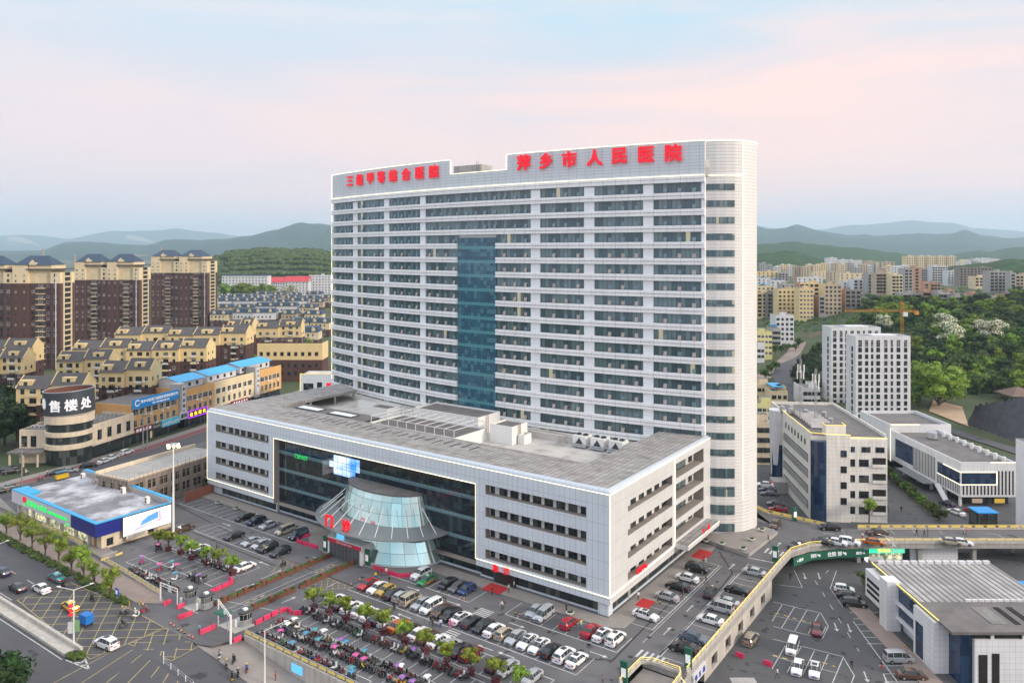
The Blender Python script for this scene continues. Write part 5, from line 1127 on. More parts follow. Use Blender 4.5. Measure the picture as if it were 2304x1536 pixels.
MB().box(0, 1.5, 0, 8.4, 6, 3.5).obj('wall', 'wall_white', us_); mat('board_mint', (.05, .62, .38), .5, emit=.5, var=.05, ecol=(.05, .8, .45)); m = MB(); m.box(.2, .2, 2.1, 8.2, .5, 3.4); m.obj('sign_board', 'board_mint', us_); MB().q([(.3, 1.47, .2), (8.1, 1.47, .2), (8.1, 1.47, 2.1), (.3, 1.47, 2.1)]).obj('shop_window', 'shop_inside', us_)
put_text('福满园', .95, .05, 'letter_yellow', us_, (3.6, .16, 2.75), (1, 0, 0)); put_text('生活超市', .7, .05, 'letter_white', us_, (6.5, .16, 2.7), (1, 0, 0)); m = MB(); m.box(-.4, -.2, .3, -.1, .9, 3.3); m.obj('side_light_box', 'screen_white', us_); m = MB(); m.box(.8, .3, .1, 3.6, .9, 1.0); m.obj('counter', 'wall_white', us_)
bw = root('yard_screen_wall', 'white tiled screen wall under the bridge right of the small lit shop', 'wall', (88.4, 167.6, LOW), 0); MB().box(0, 0, 0, 10.5, .4, 3.45).obj('panel', 'tile_white', bw)
# ---- beige six-storey block
bb = root('beige_block', 'beige six-storey block with yellow roof lights, louvred side wall and a navy glass corner', 'building', (76.2, 192, LOW), rad(-5.4)); H_ = 21.4
m = MB(); m.box(0, 1.2, 0, 18.6, 42, H_, 0, 1); m.box(3.6, 0, 0, 9.4, 1.2, H_+.6, 0); m.box(9.4, .5, 0, 18.6, 1.2, H_-.4, 0)
m.box(0, 1.2, H_+.002, .3, 42, H_+.8, 0); m.box(18.3, 1.2, H_+.002, 18.6, 42, H_+.8, 0); m.box(.3, 41.7, H_+.002, 18.3, 42, H_+.8, 0); m.obj('wall', ['tile_beige', 'roof_tar'], bb)
n0 = MB(); n0.lathe([(2.0, 0), (2.0, H_-1)], 16, (2.0, 1.3)); n0.lathe([(2.0, H_-1), (0, H_-1)], 16, (2.0, 1.3))
for k in range(16): n0.uv[k] = [(k*.8, 0), (k*.8+.8, 0), (k*.8+.8, H_-1), (k*.8, H_-1)]
n0.obj('glass_corner', 'navy_glass', bb)
wn = Wins(bb)
for z in (4.6, 8.6, 12.6, 16.6): wn.add((7.8, 0, z), 0, 1.5, 1.6)
for a in (10.2, 13.4, 16.8): wn.add((a, .5, 17.8), 0, 2.2 if a > 11 else 1.0, 1.3)
for z in (2.2, 6.2, 10.2, 14.2):
    for a in (10.1, 12.9): wn.add((a, .5, z), 0, 1.3 if a < 11 else 2.4, 1.7)
for k in range(7): wn.add((0, 6+3.1*k, 18.2), rad(-90), 1.2, 1.4)
for k in range(4): wn.add((0, 35+1.5*k-3*(k % 2), 16-4*(k//2)), rad(-90), 1.0, 1.6)
wn.done()
for z in (2.0, 6.0, 10.0, 14.0):
    m = MB(); m.box(15, .38, z, 18.2, .49, z+2.4); m.obj('loggia_opening', 'opening', bb); m = MB(); m.box(14.9, .1, z, 18.3, .375, z+.75); m.obj('loggia_parapet', 'tile_beige', bb)
    for i in range(4): m = MB(); m.box(-.28, 3.2, z+.5*i+.2, -.002, 27, z+.5*i+.42); m.obj('louvre', 'wall_grey', bb)
    m = MB(); m.box(-.05, 3.2, z+.1, -.003, 27, z+2.2); m.obj('louvre_backing', 'opening', bb)
m = MB(); m.lathe([(1.9, 6), (2.5, 21.9), (0, 21.9)], 18, (-.8, 31)); m.obj('round_stair_tower', 'wall_white', bb); m = MB(); m.prism([(-2.6, 30), (-.003, 28.4), (-.003, 34)], 0, 12); m.obj('glass_prow', 'navy_glass', bb)
ledline('light_line', [(0, 30, H_+.9), (0, 1.2, H_+.9), (3.6, .0, H_+.9), (9.4, -.08, H_+.75), (9.4, .5, H_), (18.6, .45, H_)], .1, 'led_yellow', bb)
m = MB(); m.box(4, 2, H_, 9, 5, H_+2.6, 0, 1); m.obj('roof_hut', ['tile_beige', 'roof_tar'], bb); ledline('light_line', [(4, 5, H_+2.7), (4, 1.95, H_+2.7), (9, 1.95, H_+2.7), (9, 5, H_+2.7)], .08, 'led_yellow', bb)
for k in range(7): m = MB(); m.q([(2.5, 9+2.4*k, H_+.3), (8.5, 9+2.4*k, H_+.3), (8.5, 11+2.4*k, H_+1.4), (2.5, 11+2.4*k, H_+1.4)]); m.q([(2.5, 11+2.4*k, H_+1.4), (8.5, 11+2.4*k, H_+1.4), (8.5, 11+2.4*k, H_), (2.5, 11+2.4*k, H_)]); m.obj('solar_panel', 'wall_grey', bb)
m = MB(); m.box(-4, 22, 0, -.003, 27, 3.2); m.obj('side_porch', 'wall_grey', bb); m = MB(); m.box(-4.15, 23, .5, -4.01, 24, 3.0); m.obj('red_sign', 'sign_red', bb)
def mast(name, label, p, h):
    r = root(name, label, 'antenna mast', p, 0, 'antenna masts on the beige block'); m = MB(); c = [(.45*math.cos(a), .45*math.sin(a)) for a in (0, 2.09, 4.19)]
    for x, y in c: m.tube((x, y, 0), (x*.6, y*.6, h), .07, 4)
    z = 0; k = 0
    while z < h-1: a, b = c[k % 3], c[(k+1) % 3]; m.tube((a[0], a[1], z), (b[0]*.9, b[1]*.9, z+1.2), .04, 4); m.tube((b[0], b[1], z), (a[0]*.9, a[1]*.9, z+1.2), .04, 4); z += .9; k += 1
    m.obj('lattice', 'steel', r)
    for i in range(6): a = i*1.05; m = MB(); x, y = .95*math.cos(a), .95*math.sin(a); m.box(x-.16, y-.08, h-3.8-1.8*(i % 2), x+.16, y+.08, h-1.6-1.8*(i % 2)); m.obj('panel_antenna', 'white_paint', r)
    return r
mast('antenna_mast', 'taller lattice mast with white panel antennas on the beige block, left of two', (81, 212, LOW+H_), 17); mast('antenna_mast', 'lattice mast with white panel antennas on the beige block, right of two', (83.6, 208, LOW+H_), 15)
for k, (x, y) in enumerate(((79, 221), (80.5, 218), (82, 222), (84, 216), (86.5, 205), (88, 213))):
    r = root('roof_tank', 'small steel water tank on the beige block roof, %s from the left' % ORD[k], 'water tank', (x, y, LOW+H_), 0, 'tanks on the beige block roof'); MB().lathe([(0, .4), (.7, .4), (.7, 1.9), (0, 2.2)], 12).obj('drum', 'steel', r); m = MB(); m.box(-.6, -.6, 0, .6, .6, .4); m.obj('stand', 'frame_dark', r)
# ---- white twin towers
def white_tower(label, x, y, w_, d, h, cols, rows, z0=LOW):
    r = root('white_tower_block', label, 'tower block', (x, y, z0), 0, 'white twin towers'); m = MB(); m.box(0, 0, 0, w_, d, h-1.4, 0, 1); m.box(0, 0, h-1.4+.002, w_, .3, h, 0); m.box(0, .3, h-1.398, .3, d, h, 0); m.box(w_-.3, .3, h-1.398, w_, d, h, 0); m.box(.3, d-.3, h-1.398, w_-.3, d, h, 0); m.obj('wall', ['wall_white', 'roof_tar'], r)
    m = MB(); m.box(w_*.35, 2, h-1.39, w_*.8, d-1, h+.2); m.obj('roof_room', 'wall_white', r); wn = Wins(r); ph_ = (h-4.5)/rows
    for k, cx_ in enumerate(cols):
        ww = (1.5, 1.3, .95)[k % 3]
        for j in range(rows): wn.add((cx_*w_, 0, .8+ph_*j), 0, ww, 1.75, 'dark')
        wn.add((cx_*w_, 0, h-4.4), 0, ww*1.05, 2.9, 'beige')
    for j in range(rows): wn.add((0, d*.35, .8+ph_*j), rad(-90), 1.5, 1.9)
    wn.done(); return r
white_tower('nearer white twin tower with a grid of square windows before the green hill', 139.2, 306, 22.2, 9, 34.2, (.08, .20, .30, .41, .55, .66, .78, .91), 11)
white_tower('farther of the white twin towers, partly hidden behind the nearer one', 142, 336, 22, 10, 34.8, (.07, .20, .30, .42, .55, .66, .78, .91), 11)
m = MB(); m.box(0, 0, 0, 14, 38, 6.5, 0, 1); tb = root('tower_base_wing', 'low white wing running from the beige block to the foot of the white twin towers', 'building', (96, 228, LOW), rad(-28)); m.obj('wall', ['tile_white', 'roof_tar'], tb); wn = Wins(tb)
for k in range(8): wn.add((0, 4+4*k, 3), rad(-90), 1.8, 2)
for k in range(3): wn.add((3+4*k, 0, 3), 0, 1.8, 2)
wn.done()
# ---- low white complex with fins
lc = root('white_complex', 'low white tiled complex with dark vertical slots, an undercroft and flat grey roofs', 'building', (120.5, 203, LOW), 0)
m = MB(); m.box(0, 0, 2.6, 15, 37, 11.0, 0, 1); m.box(0, 0, 11.002, 15, .35, 11.9, 0); m.box(0, .35, 11.002, .35, 37, 11.9, 0); m.box(14.65, .35, 11.002, 15, 37, 11.9, 0); m.obj('right_wing', ['tile_white', 'roof_tar'], lc)
m = MB(); m.box(-.3, 37, 2.0, 19, 58, 12.6, 0, 1); m.box(-.3, 37, 12.602, 19, 37.4, 13.6, 0); m.box(-.3, 37.4, 12.602, .1, 58, 13.6, 0); m.box(18.6, 37.4, 12.602, 19, 58, 13.6, 0); m.box(.1, 57.6, 12.602, 18.6, 58, 13.6); m.obj('left_wing', ['tile_white', 'roof_tar'], lc)
m = MB(); m.box(2.5, 2.5, 0, 14.5, 36.9, 2.6); m.box(.5, 38.5, 0, 18.5, 57.5, 2.0); m.obj('undercroft_glazing', 'shop_glass', lc)
m = MB(); m.q([(-.02, 24, 4.2), (-.02, 34.5, 4.2), (-.02, 34.5, 9.8), (-.02, 24, 9.8)][::-1]); m.obj('large_window', 'navy_glass', lc); m = MB(); m.q([(-.02, .3, 6), (-.02, 11, 6), (-.02, 11, 9.2), (-.02, .3, 9.2)][::-1]); m.q([(.3, -.02, 6), (9.6, -.02, 6), (9.6, -.02, 9.2), (.3, -.02, 9.2)]); m.obj('corner_window', 'navy_glass', lc)
ledline('light_line', [(-.1, 11, 5.95), (-.1, -.1, 5.95), (9.7, -.1, 5.95), (9.7, -.1, 9.25), (-.1, -.1, 9.25), (-.1, 8, 9.25)], .09, 'led', lc); ledline('light_line', [(-.36, 36.94, 2), (-.36, 36.94, 12.5)], .07, 'led', lc); ledline('light_line', [(8, -.1, 11.9), (15, -.1, 11.9)], .07, 'led', lc); ledline('light_line', [(-.3, 36.95, 13.6), (9, 36.95, 13.6)], .07, 'led', lc)
for k in range(16):
    m = MB(); b = 12.2+.8*k
    if b < 23.6: m.box(-.04, b, 3.4, -.003, b+.32, 9.9); m.obj('slot', 'opening', lc)
for k in range(14): m = MB(); m.box(-.04, .5+.8*k, 3.2, -.003, .82+.8*k, 5.7); m.obj('slot', 'opening', lc)
for k in range(15): m = MB(); a = .6+.95*k; m.box(a, -.04, 3.2, a+.4, -.003, 5.7 if a < 9.5 else 9.6); m.obj('slot', 'opening', lc)
for k in range(6): m = MB(); m.box(-.34, 44+1.6*k, 5, -.303, 44.5+1.6*k, 10); m.obj('slot', 'opening', lc)
m = MB(); m.box(-3.4, 12, 2.4, -.01, 28, 2.55); m.obj('side_canopy', 'canopy_grey', lc); m = MB(); m.loft([[(-3.2, 1.5, 0), (-1.8, 1.5, 0), (-1.8, 1.5, .4), (-3.2, 1.5, .4)], [(-1.9, 9, 3.0), (-.5, 9, 3.0), (-.5, 9, 3.5), (-1.9, 9, 3.5)]]); m.obj('outdoor_stair', 'wall_white', lc)
for y in (1, 8, 15, 22, 30): MB().box(.2, y-.3, 0, .8, y+.3, 2.6).obj('column', 'tile_white', lc)
for k, (a, txt) in enumerate(((3.2, 'board_red'), (9.2, 'letter_yellow'))): m = MB(); m.box(a, -.0, 1.0, a+2.7, .3, 2.1); m.obj('shop_board', ('wall_tan', 'line_yellow_strong')[k], lc)
for k in range(9):
    r = root('roof_ventilator', 'short white cylinder along the white complex roof parapet, %s from the camera' % ORD[k], 'ventilator', (120.5+13.6, 206+3.6*k, LOW+11), 0, 'ventilators on the white complex'); MB().lathe([(0, 1.7), (.5, 1.6), (.5, 0)], 12).obj('drum', 'white_paint', r)
wt = root('roof_water_tank', 'large steel tank on the low white complex roof', 'water tank', (120.5+8.5, 203+29, LOW+11), 0); MB().lathe([(0, 2.4), (1.4, 2.1), (1.5, .3), (0, .3)], 20).obj('drum', 'steel', wt); m = MB(); m.box(-1.2, -1.2, 0, 1.2, 1.2, .3); m.obj('stand', 'frame_dark', wt)
eb = root('edge_block', 'white tiled block cut by the right edge, beside the end of the bridge', 'building', (124, 178, LOW), 0); m = MB(); m.box(0, 0, 0, 16, 8, 22.6, 0, 1); m.box(0, 0, 22.602, 16, .3, 23.4, 0); m.obj('wall', ['tile_white', 'roof_tar'], eb); wn = Wins(eb)
for k in range(4): wn.add((5, 0, 7+3.5*k), 0, 1.5, 1.5)
wn.done()
lt = root('glass_lift', 'dark steel and glass lift tower with a blue top beside the bridge', 'lift tower', (108.5, 175.6, LOW), 0); m = MB(); m.box(0, 0, 0, 4.2, 3.6, 7.6); m.obj('shaft_glazing', 'shop_glass', lt); m = MB()
for x in (0, 2.1, 4.2):
    for y in (-.05, 3.65): m.box(x-.08, y-.08, 0, x+.08, y+.08, 7.7)
for z in (2, 3.8, 5.6, 7.6): m.box(-.1, -.12, z, 4.3, .0, z+.12)
m.obj('steel_frame', 'frame_dark', lt); m = MB(); m.box(-.3, -.3, 7.75, 4.5, 3.9, 8.0); m.obj('roof', 'board_blue', lt)
# ---- hall in the lower right corner
mat('hall_roof', (.30, .29, .28), .85, var=.2, vs=.3, stain=((.5, .5, .49), .18, .48, .7), panel=(1.15, 0, .32, (.09, .085, .085)))
ha = root('yard_hall', 'white tiled hall with a streaked ribbed roof and navy glass, lower right corner', 'building', (68.6, 118.6, LOW), 0)
m = MB(); m.box(2.2, 11, 0, 23.5, 27, 8.0, 0); m.box(.2, 10.6, 0, 2.2, 10.9, 8, 0); m.obj('wall', ['tile_white'], ha)
m = MB(); m.box(.9, 10.8, 8.05, 23.6, 27.2, 8.5, 0); m.obj('ribbed_roof', 'hall_roof', ha); m = MB()
for k in range(14): m.box(2+1.55*k, 26.7, 8.5, 3.2+1.55*k, 27.3, 9.0); m.box(9+1.1*k, 10.5, 8.5, 9.9+1.1*k, 10.9, 9.1)
m.obj('upstand_row', 'wall_white', ha)
m = MB(); m.box(-.9, 17.8, 0, 1.6, 20.6, 8.9); m.box(-.5, 20.6, 2.5, 2.2, 27, 7.6); m.obj('front_pier', 'tile_white', ha); m = MB()
for k in range(3): m.box(-.54, 21.5, 3.4+1.1*k, -.503, 26.3, 4.0+1.1*k)
m.obj('slit_window', 'opening', ha)
m = MB(); m.box(1.2, 11, 2.9, 2.19, 17.8, 7.9); m.obj('glass_front', 'navy_glass', ha); m = MB(); m.box(.7, 10.9, 2.4, 2.3, 17.8, 2.9); m.box(.6, 10.9, 5.1, 1.19, 17.8, 5.5); m.obj('transom', 'tile_white', ha)
m = MB(); m.box(0, 4.2, 0, 2.4, 10.5, 8.3); m.obj('corner_pier', 'tile_white', ha); m = MB(); m.box(-.04, 7.5, .4, -.003, 9.8, 6.0); m.obj('tall_window', 'navy_glass', ha); m = MB(); m.box(2.4, 1.2, 0, 4.4, 10.5, 8.2); m.obj('glass_return', 'navy_glass', ha)
m = MB(); m.box(4.4, .6, 0, 36, 10.5, 7.4, 0); m.obj('end_wall', 'tile_white', ha); m = MB(); m.box(4.4, .9, 7.4, 36, 10.5, 8.3); m.obj('clerestory', 'opening', ha)
for k in range(5): MB().box(7+5*k, .65, 7.4, 7.5+5*k, .895, 8.3).obj('bracket', 'wall_white', ha)
m = MB(); m.box(.6, .2, 8.32, 36, 10.45, 8.75, 0); m.obj('front_roof', 'roof_tar', ha)
for k, a in enumerate((8.5, 12.2, 14.4)): m = MB(); m.box(a, 2.6, 8.755, a+(2.6 if k == 0 else .9), 8.4, 8.85); m.obj('roof_hatch', 'concrete_dark' if k == 0 else 'opening', ha)
ledline('light_line', [(.85, 10.8, 8.6), (.85, 27.2, 8.6)], .1, 'led_yellow', ha); ledline('light_line', [(.5, 3.8, 8.85), (.5, 10.45, 8.85)], .1, 'led_yellow', ha)
m = MB(); m.box(5, .55, .1, 6.4, .595, 5.0); m.box(7.1, .55, .1, 8.3, .595, 5.2); m.obj('dark_door', 'opening', ha); wn = Wins(ha); wn.add((26, .6, 3.8), 0, 1.6, 2.2); wn.done()
hw = MB(); hw.box(64.8, 108, LOW+.004, 68.5, 146, LOW+.12); tag(hw.obj('yard_walkway', 'pave_pink'), None, kind='structure')
for k, (x, y, w_, d) in enumerate(((92.8, 138, 9, 7), (94, 129, 8, 7.5))):
    r = root('blue_sheet_roof', 'sloping bright blue sheet roof right of the ribbed hall roof, %s of two' % ('farther', 'nearer')[k], 'sheet roof', (x, y, LOW), 0); m = MB(); m.prism([(0, 0), (w_, 0), (w_, d), (0, d)], 5.2, 5.4); m.obj('sheet', 'board_blue', r)
    for px, py in ((.3, .3), (w_-.3, .3), (.3, d-.3), (w_-.3, d-.3)): MB().tube((px, py, 0), (px, py, 5.2), .08, 6).obj('post', 'steel', r)
gb = root('guard_hut', 'small grey flat-roofed hut at the bottom edge, in the lower yard', 'hut', (35.4, 113.6, LOW), 0); m = MB(); m.box(-1.7, 0, 0, 1.7, 2.6, 2.8); m.obj('wall', 'wall_grey', gb); m = MB(); m.box(-1.9, -.2, 2.8, 1.9, 2.8, 3.0); m.obj('roof', 'concrete', gb); wn = Wins(gb); wn.add((0, 0, 1), 0, 1.5, 1.1); wn.done()
# stepped way down from the deck and the parapeted pit beside it
stp = root('outdoor_stair', 'concrete stair with a glowing yellow handrail leading down from the deck corner', 'stair', W(17.6, -8.6), RZ); m = MB()
for k in range(15): m.box(.2+.35*k, -2.6, -.31*k-.3, .56+.35*k, -.4, -.31*k)
m.obj('steps', 'concrete', stp); ledline('handrail', [(.2, -2.7, .9), (5.4, -2.7, -3.7)], .07, 'rail_glow', stp); ledline('handrail', [(.2, -.3, .9), (5.4, -.3, -3.7)], .05, 'rail_steel', stp)
m = MB(); m.loft([[(0, -2.75, -4.6), (0, -2.65, -4.6), (0, -2.65, .3), (0, -2.75, .3)], [(5.6, -2.75, -4.6), (5.6, -2.65, -4.6), (5.6, -2.65, -4.3), (5.6, -2.75, -4.3)]]); m.obj('side_wall', 'retaining', stp)
railing('pit_railing', 'glowing yellow railing round the sunken terrace at the bottom edge, left of the stair', [W(10.6, -17), W(10.6, -9.8), W(12, -8.9), W(16.6, -8.9), W(17.3, -10), W(17.5, -14)], 1.6, 'railing', None, 'rail_glow')
m = MB(); m.prism(wpoly([(10.7, -20), (17.4, -20), (17.4, -9.1), (10.7, -9.1)]), -1.3, -1.0); tag(m.obj('sunken_terrace', 'pave'), None, kind='structure')
# ---- hill-side details
def hip(name, label, p, w_, h0_, hr, rm='roof_brown'):
    r = root(name, label, 'pavilion', p, 0); m = MB(); c = [(-w_/2, -w_/2, h0_), (w_/2, -w_/2, h0_), (w_/2, w_/2, h0_), (-w_/2, w_/2, h0_)]
    for i in range(4): m.q([c[i], c[(i+1) % 4], (0, 0, hr)])
    m.q(c[::-1]); m.obj('roof', rm, r)
    for sx in (-1, 1):
        for sy in (-1, 1): MB().tube((sx*w_*.36, sy*w_*.36, 0), (sx*w_*.36, sy*w_*.36, h0_), .25, 6).obj('post', 'hoarding', r)
mat('roof_brown', (.17, .115, .09), .85, var=.2, panel=(.4, 0, .06, (.12, .08, .065)))
hip('pavilion', 'brown hip-roofed pavilion behind the white twin towers, under the crane jib', GT(1955, 728), 12, 3.4, 7); hip('pavilion', 'brown hip-roofed pavilion at the right edge above the black netted slope', GT(2290, 902), 13, 3.2, 6.5)
cp = GT(2030, 752); cr_ = root('tower_crane', 'orange tower crane with a long level jib over the green hill', 'crane', cp, 0); sc_y = cp.y/FPX; mat('crane_orange', (.62, .28, .03), .6, var=.1)
hj = (752-699)*sc_y
def truss(m, a, b, s_, n, r_=.09):
    a, b = Vector(a), Vector(b); d = (b-a).normalized(); e1 = d.orthogonal().normalized(); e2 = d.cross(e1); cs_ = [e1*s_+e2*s_, e1*s_-e2*s_, -e1*s_-e2*s_, -e1*s_+e2*s_]
    for c in cs_: m.tube(a+c, b+c, r_, 4)
    for i in range(n):
        p, q = a.lerp(b, i/n), a.lerp(b, (i+1)/n)
        for k in range(4): m.tube(p+cs_[k], q+cs_[(k+1) % 4], r_*.6, 3)
m = MB(); truss(m, (0, 0, -2), (0, 0, hj+6*1), .7, 14, .09); m.obj('mast', 'crane_orange', cr_)
m = MB(); truss(m, (-130*sc_y, 0, hj), (-1, 0, hj), .5, 26, .08); m.obj('jib', 'crane_orange', cr_); m = MB(); truss(m, (1, 0, hj), (36*sc_y, 0, hj-.4), .5, 8, .09); m.box(28*sc_y, -1, hj-2.4, 36*sc_y, 1, hj-.6); m.obj('counter_jib', 'crane_orange', cr_)
m = MB(); m.tube((0, 0, hj+17*sc_y), (-80*sc_y, 0, hj+.6), .07, 4); m.tube((0, 0, hj+17*sc_y), (30*sc_y, 0, hj+.6), .07, 4); truss(m, (0, 0, hj+4), (0, 0, hj+17*sc_y), .4, 5, .1); m.obj('tie_rod', 'crane_orange', cr_); m = MB(); m.box(-.2, -2.2, hj-3.4, 2.4, -.9, hj-.8); m.obj('cab', 'white_paint', cr_)
# black netted slope, sandy yard and hill road
mat('black_net', (.055, .058, .068), .8, var=.35, vs=.35, bump=.6); mat('sand', (.42, .30, .2), .95, var=.2, vs=.2)
m = MB(); n = 26
for j in range(9):
    for i in range(n+1):
        t_, s_ = i/n, j/8; a = G(2176, 955, LOW).lerp(G(2330, 1010, LOW), t_); b = G(2195, 925, 2).lerp(G(2330, 935, 4), t_)
        p = a.lerp(b, s_); p.z = LOW+s_*(9+7*t_)+1.0*math.sin(i*1.9+j*.5)*s_*(1-s_*.6)+.6*math.sin(i*3.7+j); m.v.append(tuple(p))
for j in range(8):
    for i in range(n): m.fi((j*(n+1)+i, j*(n+1)+i+1, (j+1)*(n+1)+i+1, (j+1)*(n+1)+i))
tag(m.obj('netted_slope', 'black_net', smooth=True), None, kind='structure')
m = MB(); m.q([GT(x, y)+Vector((0, 0, .12)) for x, y in ((2090, 925), (2180, 960), (2165, 915), (2100, 900))]); tag(m.obj('sandy_yard', 'sand'), None, kind='structure')
def roadpx(name, l, wd, mt, z=.08):
    P = [GT(*p) for p in l]; P2 = []
    for a, b in zip(P, P[1:]):
        for k in range(6): P2.append(a.lerp(b, k/6))
    P2.append(P[-1]); m = MB()
    for i, (a, b) in enumerate(zip(P2, P2[1:])):
        d0 = (P2[min(i+1, len(P2)-1)]-P2[max(i-1, 0)]).normalized(); d1 = (P2[min(i+2, len(P2)-1)]-P2[i]).normalized(); n0, n1 = Vector((-d0.y, d0.x, 0))*wd/2, Vector((-d1.y, d1.x, 0))*wd/2
        q_ = []
        for p in (a-n0, b-n1, b+n1, a+n0): p = p.copy(); p.z = gz(p.x, p.y)+z; q_.append(p)
        m.q(q_)
    return tag(m.obj(name, mt), None, kind='structure')
roadpx('hill_road', [(1800, 905), (1775, 880), (1757, 845), (1768, 822), (1790, 813), (1830, 800)], 9, 'asphalt', .3); roadpx('back_lane', [(1715, 850), (1755, 822), (1785, 795), (1800, 770)], 8, 'pave_pink', .15); roadpx('yard_road', [(2130, 965), (2190, 985), (2250, 1003), (2330, 1030)], 6, 'asphalt', .14); roadpx('hill_path', [(2075, 735), (2110, 755), (2140, 772)], 3, 'pave_pink', .4)
m = MB()
